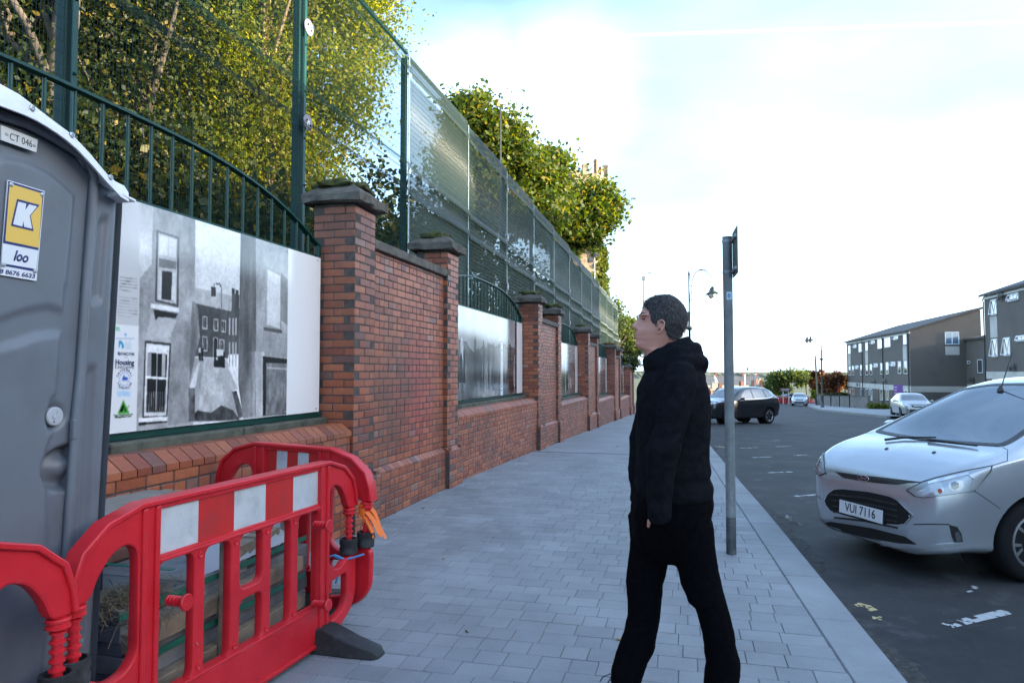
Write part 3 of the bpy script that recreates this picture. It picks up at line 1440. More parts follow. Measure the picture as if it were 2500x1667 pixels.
def street_print():
    a, b = ends[0]
    L = b - a - 0.09
    p = Print(L, BZ1 - BZ0, 300, 0.93)

    def c(x, y):                       # study crop of the picture -> metres on the board
        u, h = on_plane(250 + x * 0.41455, 450 + y * 0.41455, -3.375)
        return (u - a - 0.045, h - BZ0)

    def q(*pts):
        return [c(x, y) for x, y in pts]
    n1 = p.noise(0.35, 0.35, 6)
    n2 = p.noise(0.05, 0.09, 4)
    n3 = p.noise(0.06, 0.5, 5)
    big = 3.2
    xl = c(212, 900)[0]
    xr = c(1090, 800)[0]
    # grey text column and everything left of it
    p.fill([(0, 0), (xl, 0), (xl, big), (0, big)], 0.74, 0.06, n1)
    p.fill([(0, 0), (xl, 0), (xl, c(150, 830)[1]), (0, c(150, 830)[1])], 0.88)
    # left house
    xs = c(545, 900)[0]
    p.fill([(xl, 0), (xs, 0), (xs, big), (xl, big)], 0.56, 0.55, n1 * 0.65 + n2 * 0.35)
    p.fill(q((215, 90), (300, 120), (290, 470), (215, 560)), 0.74, 0.3, n1)
    p.fill(q((290, 760), (440, 800), (400, 900), (250, 920)), 0.66, 0.25, n1)
    p.fill(q((405, 870), (545, 850), (520, 1400), (385, 1420)), 0.50, 0.45, n1 * 0.5 + n2 * 0.5)
    # sky
    p.fill(q((548, 150), (815, 220), (812, 650), (545, 640)), 0.86, 0.05, n1)
    # end terrace and roof
    p.fill(q((545, 608), (760, 655), (758, 750), (538, 705)), 0.70, 0.22, n2)
    p.fill(q((545, 700), (760, 748), (740, 1025), (530, 1010)), 0.26, 0.3, n2)
    for x0, x1, y0, y1 in ((640, 668, 600, 660), (655, 660, 580, 600), (762, 780, 610, 660), (785, 802, 620, 700)):
        p.fill(q((x0, y0), (x1, y0 + 6), (x1, y1), (x0, y1)), 0.2)
    p.fill(q((762, 640), (806, 650), (806, 1000), (735, 1000), (735, 790), (760, 740)), 0.27, 0.5, n3)
    p.fill(q((530, 690), (545, 690), (560, 720), (575, 900), (535, 1060), (512, 1190), (515, 900)), 0.50, 0.6, n3)
    for x in (745, 765, 782):
        p.fill(q((x, 790), (x + 9, 785), (x + 8, 890), (x, 885)), 0.68)
        p.fill(q((x, 930), (x + 9, 928), (x + 6, 1080), (x, 1070)), 0.62)
    for x0, y0, x1, y1 in ((590, 775, 618, 855), (655, 790, 682, 866), (700, 797, 727, 873), (590, 893, 618, 985), (690, 910, 718, 990)):
        p.fill(q((x0, y0), (x1, y0 + 5), (x1, y1), (x0, y1 - 4)), 0.80)
        p.fill(q((x0 + 4, y0 + 6), (x1 - 4, y0 + 10), (x1 - 4, y1 - 8), (x0 + 4, y1 - 10)), 0.20)
        p.fill(q((x0 + 12, y0), (x0 + 14, y0), (x0 + 14, y1), (x0 + 12, y1)), 0.75)
    p.fill(q((652, 905), (666, 897), (682, 908), (680, 1020), (652, 1018)), 0.72)
    p.fill(q((656, 912), (666, 903), (678, 914), (677, 1020), (655, 1018)), 0.10)
    # wet road and kerbs
    p.fill(q((545, 1020), (735, 1030), (800, 1390), (505, 1400), (515, 1200)), 0.62, 0.4, n1 * .6 + n2 * .4)
    p.fill(q((600, 1020), (690, 1025), (720, 1330), (560, 1340)), 0.74, 0.25, n2)
    p.fill(q((505, 1395), (560, 1330), (640, 1345), (700, 1300), (770, 1330), (810, 1385), (700, 1390)), 0.25, 0.6, n2)
    p.fill(q((575, 1040), (560, 1060), (512, 1190), (520, 1205), (545, 1195), (565, 1100)), 0.8)
    p.fill(q((715, 1060), (725, 1050), (800, 1205), (765, 1210)), 0.7)
    p.fill(q((508, 1200), (545, 1200), (545, 1395), (508, 1398)), 0.36, 0.9, n2)
    p.fill(q((765, 1220), (790, 1215), (835, 1370), (800, 1375)), 0.33, 0.9, n2)
    # parked van and walkers
    p.fill(q((660, 985), (720, 985), (722, 1080), (655, 1075)), 0.08)
    p.fill(q((672, 972), (712, 972), (712, 1010), (672, 1010)), 0.85)
    p.fill(q((668, 1015), (680, 1015), (680, 1035), (668, 1035)), 0.7)
    for x in (568, 582):
        p.fill(q((x, 965), (x + 12, 965), (x + 12, 1040), (x, 1038)), 0.12)
    p.fill(q((566, 962), (580, 962), (580, 990), (566, 990)), 0.8)
    # street lamp in the print
    for x0, y0, x1, y1 in ((699, 600, 703, 900), (690, 590, 701, 604), (668, 580, 692, 592)):
        p.fill(q((x0, y0), (x1, y0 + 2), (x1, y1), (x0, y1)), 0.35)
    # right house
    p.fill(q((815, 200), (1095, 300), (1095, 1360), (830, 1380), (800, 1180)), 0.60, 0.35, n1 * .6 + n2 * .4)
    p.fill(q((815, 220), (905, 300), (905, 985), (800, 1180)), 0.34, 0.6, n3)
    p.fill(q((800, 1180), (850, 985), (905, 985), (905, 1360), (830, 1375)), 0.42, 0.7, n3)
    p.fill(q((900, 985), (955, 985), (950, 1360), (905, 1365)), 0.70, 0.3, n3)
    p.fill(q((960, 480), (1060, 530), (1052, 870), (955, 840)), 0.58)
    p.fill(q((972, 500), (1048, 540), (1045, 850), (968, 825)), 0.80)
    p.fill(q((950, 840), (1058, 858), (1056, 878), (950, 860)), 0.3)
    p.fill(q((1052, 520), (1090, 560), (1090, 830), (1052, 800)), 0.40, 0.4, n1)
    p.fill(q((945, 1012), (1095, 1030), (1095, 1350), (945, 1362)), 0.10)
    p.fill(q((965, 1050), (1095, 1055), (1095, 1348), (962, 1358)), 0.44, 0.45, n2)
    p.fill(q((970, 1075), (1092, 1082), (1092, 1092), (970, 1086)), 0.7)
    # sash windows of the left house
    p.fill(q((318, 270), (452, 310), (448, 725), (310, 690)), 0.26)
    p.fill(q((330, 285), (442, 322), (436, 705), (322, 680)), 0.72)
    p.fill(q((336, 300), (386, 315), (384, 425), (334, 412)), 0.86)
    p.fill(q((392, 318), (436, 330), (434, 435), (390, 426)), 0.86)
    p.fill(q((333, 432), (434, 455), (433, 500), (331, 488)), 0.42)
    p.fill(q((331, 505), (432, 520), (430, 690), (327, 672)), 0.16, 0.3, n1)
    p.fill(q((331, 505), (352, 508), (348, 676), (327, 672)), 0.78)
    p.fill(q((410, 516), (432, 520), (430, 690), (406, 685)), 0.80)
    p.fill(q((286, 700), (452, 728), (450, 755), (284, 728)), 0.92)
    p.fill(q((300, 735), (445, 762), (430, 790), (330, 780), (312, 800)), 0.14)
    p.fill(q((250, 920), (405, 935), (382, 1375), (235, 1380)), 0.18)
    p.fill(q((258, 935), (395, 950), (376, 1362), (244, 1365)), 0.84)
    p.fill(q((272, 950), (384, 962), (368, 1340), (256, 1342)), 0.09)
    p.fill(q((268, 948), (384, 962), (382, 1000), (266, 990)), 0.88)
    for x0, x1 in ((266, 290), (352, 374)):
        p.fill(q((x0, 995), (x1, 995), (x1 - 4, 1130), (x0 - 4, 1130)), 0.62, 0.4, n3)
    p.fill(q((254, 1128), (382, 1136), (381, 1150), (252, 1142)), 0.95)
    p.fill(q((322, 960), (327, 960), (318, 1330), (312, 1330)), 0.75)
    for i in range(9):
        x = 262 + i * 13
        p.fill(q((x, 1220), (x + 3, 1220), (x - 1, 1345), (x - 4, 1345)), 0.55)
    p.fill(q((215, 1375), (382, 1365), (381, 1392), (213, 1402)), 0.93)
    p.fill(q((213, 1402), (381, 1392), (381, 1400), (213, 1420)), 0.12)
    # white margin right of the print
    p.a[:, p.X[0] > xr] = 0.90
    # lines of small text in the column
    for i in range(12):
        y = 545 + i * 18 + (26 if i > 4 else 0)
        x0 = 105 - i * 1.5
        p.fill(q((x0, y), (205 - (35 if i in (4, 11) else 0), y + 12), (205 - (35 if i in (4, 11) else 0), y + 16), (x0, y + 4)), 0.46, 0.9, n2)
    # small sponsor marks
    blue, teal, green = (0.10, 0.2, 0.5), (0.1, 0.5, 0.68), (0.2, 0.55, 0.15)

    def mark(pts, col):
        p.fill(q(*pts), col)
    mark([(80, 838), (100, 840), (100, 862), (94, 862), (94, 848), (88, 848), (88, 862), (80, 862)], (0.3, 0.7, 0.45))
    mark([(125, 880), (145, 880), (136, 895)], (0.35, 0.55, 0.8))
    mark([(80, 905), (190, 905), (190, 911), (80, 911)], (0.62, 0.68, 0.74))
    mark([(97, 922), (112, 922), (126, 945), (126, 962), (112, 968), (116, 948), (104, 934), (102, 962), (97, 962)], teal)
    for i in range(5):
        mark([(133, 925 + i * 10), (168, 926 + i * 10), (168, 929 + i * 10), (133, 928 + i * 10)], (0.55, 0.7, 0.75))
    mark([(90, 990), (97, 985), (103, 992), (102, 1003), (95, 1006), (89, 1000)], (0.15, 0.25, 0.4))
    mark([(108, 1016), (150, 1017), (150, 1020), (108, 1019)], (0.5, 0.55, 0.6))
    mark([(118, 1142), (128, 1118), (132, 1136), (148, 1136), (150, 1150), (116, 1152)], (0.12, 0.25, 0.62))
    mark([(112, 1156), (156, 1154), (156, 1158), (112, 1160)], (0.45, 0.55, 0.8))
    mark([(88, 1196), (165, 1198), (165, 1202), (88, 1200)], (0.35, 0.5, 0.6))
    mark([(88, 1215), (165, 1217), (165, 1248), (88, 1247)], (0.70, 0.82, 0.9))
    for i in range(3):
        mark([(90, 1222 + 9 * i), (163, 1223 + 9 * i), (163, 1225 + 9 * i), (90, 1224 + 9 * i)], (0.5, 0.7, 0.85))
    mark([(92, 1345), (124, 1268), (156, 1342), (150, 1346), (92, 1350)], green)
    mark([(100, 1340), (122, 1290), (142, 1338), (134, 1340), (126, 1310), (120, 1340)], (0.05, 0.09, 0.05))
    mark([(142, 1310), (160, 1296), (158, 1312), (148, 1322)], (0.55, 0.7, 0.5))
    mark([(92, 1340), (156, 1336), (156, 1348), (92, 1352)], (0.25, 0.6, 0.2))
    # ring of the round emblem
    cx, cz = c(130, 1146)
    rx, rz = abs(c(162, 1146)[0] - cx), abs(c(130, 1188)[1] - cz)
    rr = np.sqrt(((p.X - cx) / rx) ** 2 + ((p.Z - cz) / rz) ** 2)
    ang = np.arctan2((p.Z - cz) / rz, (p.X - cx) / rx)
    m = (rr > 0.82) & (rr < 1.05) & (np.sin(ang * 13) > 0.0)
    p.a[m] = (0.5, 0.58, 0.8)
    # the softness and grain of an enlarged old negative
    for _ in range(3):
        p.a = (np.roll(p.a, 1, 0) + np.roll(p.a, -1, 0) + np.roll(p.a, 1, 1) + np.roll(p.a, -1, 1) + 2 * p.a) / 6
    ph = (p.X > xl) & (p.X < xr)
    g_ = 1 + (p.noise(.02, .02, 3) - .5) * .20 + (p.noise(.22, .3, 5) - .5) * .30
    p.a[ph] = np.clip(p.a[ph] * g_[ph][:, None], 0, 1)
    p.a *= (1 + (p.rng.random((p.H, p.W, 1)).astype(np.float32) - 0.5) * 0.05)
    p.a = np.clip(p.a ** 0.86, 0, 1)
    return p.image('street_print'), c


IM0, c_map = street_print()
B0 = board(0, IM0, 'large board printed with an old black and white photo of a narrow terraced street')
M_NAVY = mat('navy_ink', (0.010, 0.022, 0.085), 0.35)
M_INK = mat('blue_grey_ink', (0.10, 0.14, 0.2), 0.35)
M_GINK = mat('green_ink', (0.06, 0.14, 0.06), 0.35)


def ink(s, x, y, size, m, bold=0.0, shear=0, sx=1.0):
    X, Z = c_map(x, y)
    lettering(s, size, m, B0, (X + 0.045, -0.0015, Z + BZ0), bold=bold, shear=shear, extrude=0.0003, sx=sx)


ink('OFMDFM', 140, 999, 0.028, M_INK, 0.0004, sx=1.15)
ink('Housing', 131, 1049, 0.045, M_NAVY, 0.0013, sx=1.0)
ink('Executive', 131, 1074, 0.038, M_INK, -0.0002, sx=1.05)
ink('Triax Neighbourhood', 122, 1356, 0.017, M_GINK, 0.0004)
ink('Management Team', 122, 1367, 0.017, M_GINK, 0.0004)
# the ring lettering of the round emblem
cx_, cz_ = c_map(130, 1146)
for i, ch in enumerate('CATHEDRAL'):
    a_ = rad(160 - i * 17.5)
    o = lettering(ch, 0.022, M_NAVY, B0, (cx_ + 0.045 + 0.058 * math.cos(a_), -0.0015, cz_ + BZ0 + 0.058 * math.sin(a_)), extrude=0.0003, rot=(0, rad(90) - a_, 0))
for i, ch in enumerate('YOUTH CLUB'):
    a_ = rad(205 + i * 14)
    o = lettering(ch, 0.02, M_NAVY, B0, (cx_ + 0.045 + 0.058 * math.cos(a_), -0.0015, cz_ + BZ0 + 0.058 * math.sin(a_)), extrude=0.0003, rot=(0, -a_ - rad(90), 0))


def crowd_print(k, seed):
    a, b = ends[k]
    L = b - a - 0.09
    p = Print(L, BZ1 - BZ0, 220 if k < 2 else 120, 0.3)
    p.rng = np.random.default_rng(seed)
    n1, n2, n3 = p.noise(0.6, 0.5, 5), p.noise(0.08, 0.5, 5), p.noise(0.05, 0.1, 4)
    v = 0.34 + (n1 - 0.5) * 0.5 + (n2 - 0.5) * 0.35
    p.a[:] = np.clip(v, 0.03, 0.9)[..., None]
    H = BZ1 - BZ0
    sky_m = p.Z > H * 0.62 + (n1 - 0.5) * 0.5
    p.a[sky_m] = np.clip(0.62 + (n1[sky_m] - .5) * .4, 0, 1)[:, None]
    r = random.Random(seed)
    for i in range(26):                 # figures, poles and wall edges of the print
        x = r.uniform(0.1, L - 0.7)
        w = r.uniform(0.03, 0.22)
        h0, h1 = r.uniform(0, 0.3), r.uniform(0.35, 1.0)
        p.fill([(x, h0), (x + w, h0), (x + w * 0.9, h1), (x + w * 0.5, h1 + w * 0.7), (x + w * 0.1, h1)], r.choice((0.06, 0.10, 0.2, 0.45, 0.66)), 0.7, n2)
    p.fill([(L * 0.02, 0), (L * 0.16, 0), (L * 0.13, H), (L * 0.01, H)], 0.32, 0.9, n2)
    if k == 1:
        xa = L * 0.66
        p.fill([(xa, 0), (xa + 0.17, 0), (xa + 0.17, 0.98), (xa, 0.98)], 0.88)
        for i in range(14):
            p.fill([(xa + 0.03, 0.18 + i * 0.045), (xa + 0.14, 0.18 + i * 0.045), (xa + 0.14, 0.19 + i * 0.045), (xa + 0.03, 0.19 + i * 0.045)], 0.55)
        for z, c in ((0.08, (0.2, 0.45, 0.2)), (0.14, (0.2, 0.3, 0.6)), (0.82, (0.2, 0.25, 0.4))):
            p.fill([(xa + 0.05, z), (xa + 0.12, z), (xa + 0.12, z + 0.03), (xa + 0.05, z + 0.03)], c)
        p.fill([(L * 0.78, 0.03), (L * 0.86, 0.05), (L * 0.85, 0.34), (L * 0.77, 0.33)], 0.05)
        p.fill([(L * 0.86, 0), (L - 0.72, 0), (L - 0.72, 0.8), (L * 0.88, 0.7)], 0.62, 0.8, n2)
        p.a[:, p.X[0] > L - 0.66] = 0.14
    p.a[:, p.X[0] > L - 0.50] = 0.90
    return p.image('crowd_print')


for k, lb in ((1, 'second picture board, smoky black and white print with white margin'), (2, 'third picture board along the wall, pale print'),
              (3, 'fourth picture board along the wall, narrow and grey'), (4, 'farthest picture board, a thin sliver between pillars')):
    board(k, crowd_print(k, 20 + k), lb)

# ================================================================== THE TALL MESH FENCE
M_WIRE = mat('green_coated_wire', (0.034, 0.060, 0.036), 0.3, spec=1.0)  # olive shift puts the low sun's gold into the green coating
M_WIRE_N = mat('dark_green_wire', (0.003, 0.026, 0.021), 0.5, spec=0.2)  # same wire, darkened so sky light hazes the near panels less
M_DISC = mat('grey_security_disc', (0.20, 0.19, 0.23), 0.5, var=0.2, vscale=60)
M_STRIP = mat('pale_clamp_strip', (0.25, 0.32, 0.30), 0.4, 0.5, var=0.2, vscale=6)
FN = -3.9
FP0, FSP = 0.83, 2.82
FH = 6.15
fence = thing('security_fence', 'tall dark green welded mesh fence rising behind the brick wall', 'fence', P(0, FN, 0), WALL_RZ)
NB = 14


def fence_panel(x0, x1, z0, near):
    mb = MB()
    sp = (0.0165, 0.028, 0.024)[near]
    w = (0.0038, 0.0022, 0.0034)[near]
    # vertical wires, bent outward at the stiffening folds
    folds = [0.9, 2.15, 4.08, 4.45, 5.86]
    zs = [0.15]
    for f in folds:
        zs += [f - 0.075, f - 0.03, f + 0.03, f + 0.075]
    zs += [FH]

    def off(z):
        for f in folds:
            if abs(z - f) < 0.04:
                return -0.045
        return 0.0
    n = int((x1 - x0) / sp)
    for i in range(n + 1):
        x = x0 + (x1 - x0) * i / n
        rings = [[(x - w / 2, off(z) - w / 2, z + z0), (x + w / 2, off(z) - w / 2, z + z0), (x + w / 2, off(z) + w / 2, z + z0), (x - w / 2, off(z) + w / 2, z + z0)] for z in zs]
        mb.loft(rings, cap=False)
    z = 0.2
    hz = []
    while z < FH:
        hz.append(z)
        z += 0.0762
    for f in folds + [FH - 0.03]:
        hz += [f - 0.075 + 0.0127 * i for i in range(13) if f - 0.075 + 0.0127 * i < FH]
    w = (0.0032, 0.0022, 0.003)[near]
    for z in hz:
        o_ = off(z) - 0.004
        rings = [[(x, o_ - w / 2, z - w / 2 + z0), (x, o_ + w / 2, z - w / 2 + z0), (x, o_ + w / 2, z + w / 2 + z0), (x, o_ - w / 2, z + w / 2 + z0)] for x in (x0, x1)]
        mb.loft(rings, cap=False)
    return mb


def nocalc(mb, name, mt, parent):
    me = bpy.data.meshes.new(name)
    me.from_pydata(mb.v, [], mb.f)
    me.materials.append(mt)
    smooth_mesh(me)
    return put(name, me, parent)


# light panels share two meshes; each stands at its own ground level
PANELS = {}
for k in range(NB + 1):
    u = FP0 + FSP * (k - 1)
    zb = G(u + FSP / 2)
    near = 0 if k == 4 else (1 if k < 4 else 2)
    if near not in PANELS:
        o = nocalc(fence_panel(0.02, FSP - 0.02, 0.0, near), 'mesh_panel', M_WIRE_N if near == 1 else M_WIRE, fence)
        PANELS[near] = o.data
        o.location = (u, 0, zb)
    else:
        o = put('mesh_panel', PANELS[near], fence, (u, 0, zb))
    kind(o, 'stuff')
for k in range(NB + 2):
    u = FP0 + FSP * (k - 1)
    zb = G(u)
    big = k in (1, 3, 6)
    mb = MB()
    w = 0.052 if k == 3 else 0.036
    mb.box(u - w, u + w, 0.03, 0.11, zb - 0.1, zb + FH - 0.08 + (1.2 if k in (3,) else 0))
    mb.build('post', M_GREEN_D, fence, bevel=0.008)
    mb = MB()
    mb.box(u - 0.021, u + 0.021, -0.016, -0.008, zb + 0.2, zb + FH - 0.02)
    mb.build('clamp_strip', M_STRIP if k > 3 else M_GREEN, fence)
    for i in range(12):
        mb = MB()
        mb.lathe([(0.012, 0), (0.012, 0.008), (0.006, 0.014), (0, 0.015)], 8, M=Matrix.Translation((u, -0.016, zb + 0.45 + i * 0.5)) @ Matrix.Rotation(math.pi / 2, 4, 'X'))
        if k < 7:
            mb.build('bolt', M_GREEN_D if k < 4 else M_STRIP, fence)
    if k in (3, 6, 9):
        for z in ((5.16, 4.13) if k == 3 else (5.75, 4.65, 3.55)):
            M = Matrix.Translation((u + 0.05, -0.02, zb + z)) @ Matrix.Rotation(math.pi / 2, 4, 'X')
            mb = MB()
            mb.lathe([(0.085, -0.004), (0.088, 0.0), (0.085, 0.006), (0.0, 0.008)], 28, M=M)
            d = mb.build('disc', M_DISC, fence)
            r = random.Random(k + int(z * 10))
            st = []
            for i in range(18):
                a_ = 2 * math.pi * i / 18
                q = r.uniform(0.022, 0.036) if i % 2 else r.uniform(0.042, 0.062)
                st.append((u + 0.05 + q * math.cos(a_) * .7, zb + z + q * math.sin(a_)))
            mb = MB()
            mb.prism(st, -0.0305, -0.0285)
            mb.build('splash_mark', M_WHITE if 'M_WHITE' in globals() else mat('splash_white', (0.7, 0.7, 0.68), 0.5), d)
            for dx, dz in ((-0.03, 0.02), (0.03, -0.02)):
                mb = MB()
                mb.lathe([(0.012, 0), (0.011, 0.006), (0, 0.008)], 10, M=Matrix.Translation((u + 0.05 + dx, -0.0310, zb + z + dz)) @ Matrix.Rotation(math.pi / 2, 4, 'X'))
                mb.build('bolt', M_GREEN_D, d)
for z in (FH - 0.02,):
    for k in range(NB + 1):
        u = FP0 + FSP * (k - 1)
        mb = MB()
        mb.box(u + 0.03, u + FSP - 0.03, 0.0, 0.03, G(u + FSP / 2) + z - 0.03, G(u + FSP / 2) + z)
        mb.build('top_rail', M_GREEN, fence)
# ================================================================== BUILDINGS ACROSS THE STREET
M_DRAB = piece_mat('drab_brown_brick', [(0, (0.150, 0.128, 0.112)), (1, (0.150, 0.128, 0.112))], 0.85, per='object', grime=(0.105, 0.092, 0.082), gscale=0.5, bump=0, grain=0.35)
M_CREAM = mat('cream_render', (0.50, 0.46, 0.41), 0.8, var=0.10, vscale=0.8, dirt=(0.36, 0.33, 0.29), dscale=0.6)
M_UPVC = mat('white_window_frame', (0.72, 0.73, 0.74), 0.4)
M_ROOF = mat('grey_roof_tiles', (0.075, 0.068, 0.064), 0.85, var=0.35, vscale=1.2)
M_FASCIA = mat('white_fascia', (0.62, 0.62, 0.60), 0.5)
M_PIPE = mat('dark_downpipe', (0.035, 0.032, 0.032), 0.5)
M_DARK = mat('dark_grey_metal', (0.03, 0.03, 0.032), 0.5)
M_DOOR = mat('brown_door', (0.075, 0.045, 0.035), 0.5)


def glass_pane(name, tint=(0.05, 0.06, 0.07), rough=0.04):
    t = NT(name)
    t.b.inputs['Base Color'].default_value = (*tint, 1)
    t.b.inputs['Roughness'].default_value = rough
    t.b.inputs['Specular IOR Level'].default_value = 0.9
    t.b.inputs['Coat Weight'].default_value = 1.0
    t.b.inputs['Coat Roughness'].default_value = 0.02
    t.b.inputs['Coat IOR'].default_value = 1.8
    return t.mat


M_PANE = glass_pane('window_glass')
M_NET = glass_pane('curtained_glass', (0.32, 0.33, 0.34))


def on_uplane(px, py, u):
    d = px_ray(px, py)
    k = u / (d.x * DX + d.y * DY)
    p = d * k
    return UN(p.x, p.y)[1], p.z + EYE


def window(root, x0, x1, z0, z1, axis, depth=0.09, mull=None, tilt=0.0, pane=None):
    """a window in a wall whose outside is at local y=0 facing +y (axis 'f') or local x=0 facing -x (axis 'g')"""
    R = Matrix.Rotation(math.pi, 4, 'Z') if axis == 'f' else Matrix.Rotation(-math.pi / 2, 4, 'Z')
    w, h = x1 - x0, z1 - z0
    c = ((x0 + x1) / 2)
    M = (Matrix.Translation((c, 0, z0)) @ R) if axis == 'f' else (Matrix.Translation((0, c, z0)) @ R)
    t = 0.065 if w > 0.5 else 0.05
    mb = MB()
    # in this local frame -y is outside
    a = w / 2
    mb.box(-a, -a + t, -0.025, 0.05, 0, h)
    mb.box(a - t, a, -0.025, 0.05, 0, h)
    mb.box(-a + t, a - t, -0.025, 0.05, 0, t)
    mb.box(-a + t, a - t, -0.025, 0.05, h - t, h)
    if mull is None:
        mull = w > 1.25
    if mull:
        mb.box(-t / 2, t / 2, -0.022, 0.05, t, h - t)
    f = mb.build('window', M_UPVC, root)
    f.matrix_local = M
    mb = MB()
    mb.box(-a + t * 0.9, a - t * 0.9, -0.010, 0.0, t * 0.9, h - t * 0.9)
    mb.build('pane', pane or random.choice((M_PANE, M_PANE, M_NET)), f)
    if tilt:
        # an open casement leaning out of its frame
        mb = MB()
        g = 0.05
        mb.box(-a + .03, -a + .03 + g, -0.02, 0.02, 0, h - .1)
        mb.box(a - .03 - g, a - .03, -0.02, 0.02, 0, h - .1)
        mb.box(-a + .03 + g, a - .03 - g, -0.02, 0.02, 0, g)
        mb.box(-a + .03 + g, a - .03 - g, -0.02, 0.02, h - .1 - g, h - .1)
        s = mb.build('casement', M_UPVC, f)
        s.matrix_local = Matrix.Translation((0, -0.035, h - 0.05)) @ Matrix.Rotation(tilt, 4, 'X') @ Matrix.Translation((0, 0, -(h - 0.1)))
        mb = MB()
        mb.box(-a + .03 + g, a - .03 - g, -0.005, 0.005, g, h - .1 - g)
        s2 = mb.build('pane', M_PANE, f)
        s2.matrix_local = s.matrix_local.copy()
    mb = MB()
    mb.box(-a - 0.04, a + 0.04, -0.06, 0.03, -0.075, -0.003)
    mb.build('sill', M_PIPE, f)
    return f


def dish(root, M):
    mb = MB()
    mb.lathe([(0.0, 0.0), (0.16, 0.02), (0.28, 0.07), (0.30, 0.085), (0.0, 0.06)], 16, M=M @ Matrix.Rotation(math.pi / 2, 4, 'X'))
    mb.tube([M @ Vector((0, 0.15, -0.1)), M @ Vector((0, 0.02, 0))], 0.02, 6)
    mb.tube([M @ Vector((0, 0, -0.25)), M @ Vector((0, -0.35, 0))], 0.012, 6)
    return mb.build('satellite_dish', M_DARK, root, smooth=40)


N1 = 21.8


def BP(x, y):
    return on_plane(2000 + x * 0.2551, 650 + y * 0.2551, N1)


def block(u0, u1, eave, rise, depth, label, zb, nfront=N1):
    """three storey block, local x along the street from u0, front at y=0 facing the road (+y)"""
    root = thing('apartment_block', label, 'apartment building', P(u0, nfront, 0), WALL_RZ, 'drab brown flats across the street')
    L = u1 - u0
    mb = MB()
    ring = lambda x: [(x, 0, zb), (x, -depth, zb), (x, -depth, eave + rise), (x, 0, eave)]
    mb.loft([ring(0), ring(L)])
    mb.build('wall', M_DRAB, root)
    mb = MB()
    sl = rise / depth
    rr = lambda x: [(x, 0.35, eave - sl * .35 + .02), (x, -depth - .25, eave + rise + sl * .25 + .02), (x, -depth - .25, eave + rise + sl * .25 + .24), (x, 0.35, eave - sl * .35 + .20)]
    mb.loft([rr(-0.12), rr(L + 0.12)])
    mb.build('roof', M_ROOF, root)
    mb = MB()
    mb.box(-0.1, L + 0.1, 0.003, 0.06, eave - 0.28, eave - 0.04)
    mb.build('fascia', M_FASCIA, root)
    return root


zb = -4.6
# --- the middle block with its gable
uL, hL = BP(262, 740)
uR, hR = BP(864, 603)
B1 = block(uR, uL, (hL + hR) / 2, 2.0, 6.4, 'three storey brown brick flats with gable, behind the small silver hatchback', zb)
EAVE1 = (hL + hR) / 2


def win1(root, u0, x0, x1, y0, y1, **k):
    a, h1 = BP(x1, y0)
    b, h0 = BP(x0, y1)
    _, h0b = BP(x1, y1)
    return window(root, a - u0, b - u0, min(h0, h0b), h1 if h1 > h0 + .2 else h0 + .3, 'f', **k)


def panel1(root, u0, x0, x1, y0, y1):
    a, h1 = BP(x1, y0)
    b, h0 = BP(x0, y1)
    mb = MB()
    mb.box(a - u0, b - u0, 0.0, 0.012, h0, h1)
    mb.build('cream_panel', M_CREAM, root)


for r_ in [(278, 299, 755, 838), (378, 413, 735, 818), (443, 465, 725, 808), (558, 607, 690, 785), (624, 681, 675, 772), (804, 836, 640, 748),
           (284, 301, 955, 1045), (316, 331, 952, 1043), (394, 413, 943, 1042), (446, 466, 940, 1040), (486, 506, 935, 1037), (586, 609, 925, 1033), (639, 664, 917, 1032), (755, 783, 908, 1027), (811, 841, 903, 1028),
           (287, 303, 1170, 1255), (317, 334, 1170, 1258), (399, 416, 1170, 1255), (446, 468, 1172, 1275), (484, 508, 1172, 1282), (584, 609, 1175, 1278), (639, 666, 1178, 1280), (818, 846, 1182, 1250)]:
    win1(B1, uR, *r_)
for r_ in [(330, 356, 745, 780), (497, 533, 705, 740), (712, 756, 655, 700), (349, 376, 948, 984), (526, 561, 928, 966), (687, 729, 912, 956)]:
    win1(B1, uR, *r_, tilt=-0.5, pane=M_PANE)
for r_ in [(279, 299, 846, 950), (442, 466, 814, 935), (803, 837, 757, 900)]:
    panel1(B1, uR, *r_)
_, b0 = BP(500, 1168)
_, b1 = BP(500, 1122)
mb = MB()
mb.box(0.0, uL - uR, 0.0, 0.02, b0, b1)
mb.build('cream_band', M_CREAM, B1)
mb = MB()
mb.box(-0.02, 0.0, -6.4, 0.02, b0, b1)
mb.build('cream_band', M_CREAM, B1)
for x in (415, 612, 858):
    u, _ = BP(x, 900)
    mb = MB()
    mb.tube([(u - uR, 0.10, EAVE1 - 0.2), (u - uR, 0.06, EAVE1 - 0.5), (u - uR, 0.06, zb + 1.6)], 0.05, 8)
    mb.build('downpipe', M_PIPE, B1)
for x0, x1 in ((551, 571), (684, 712)):
    a, h1 = BP(x1, 1183)
    b, _ = BP(x0, 1180)
    mb = MB()
    mb.box(a - uR, b - uR, 0.0, 0.03, zb + 1.2, h1)
    mb.build('door', M_DOOR, B1)
for x, y in ((385, 1128), (535, 1100), (640, 1100)):
    u, h = BP(x, y)
    dish(B1, Matrix.Translation((u - uR, 0.35, h)))
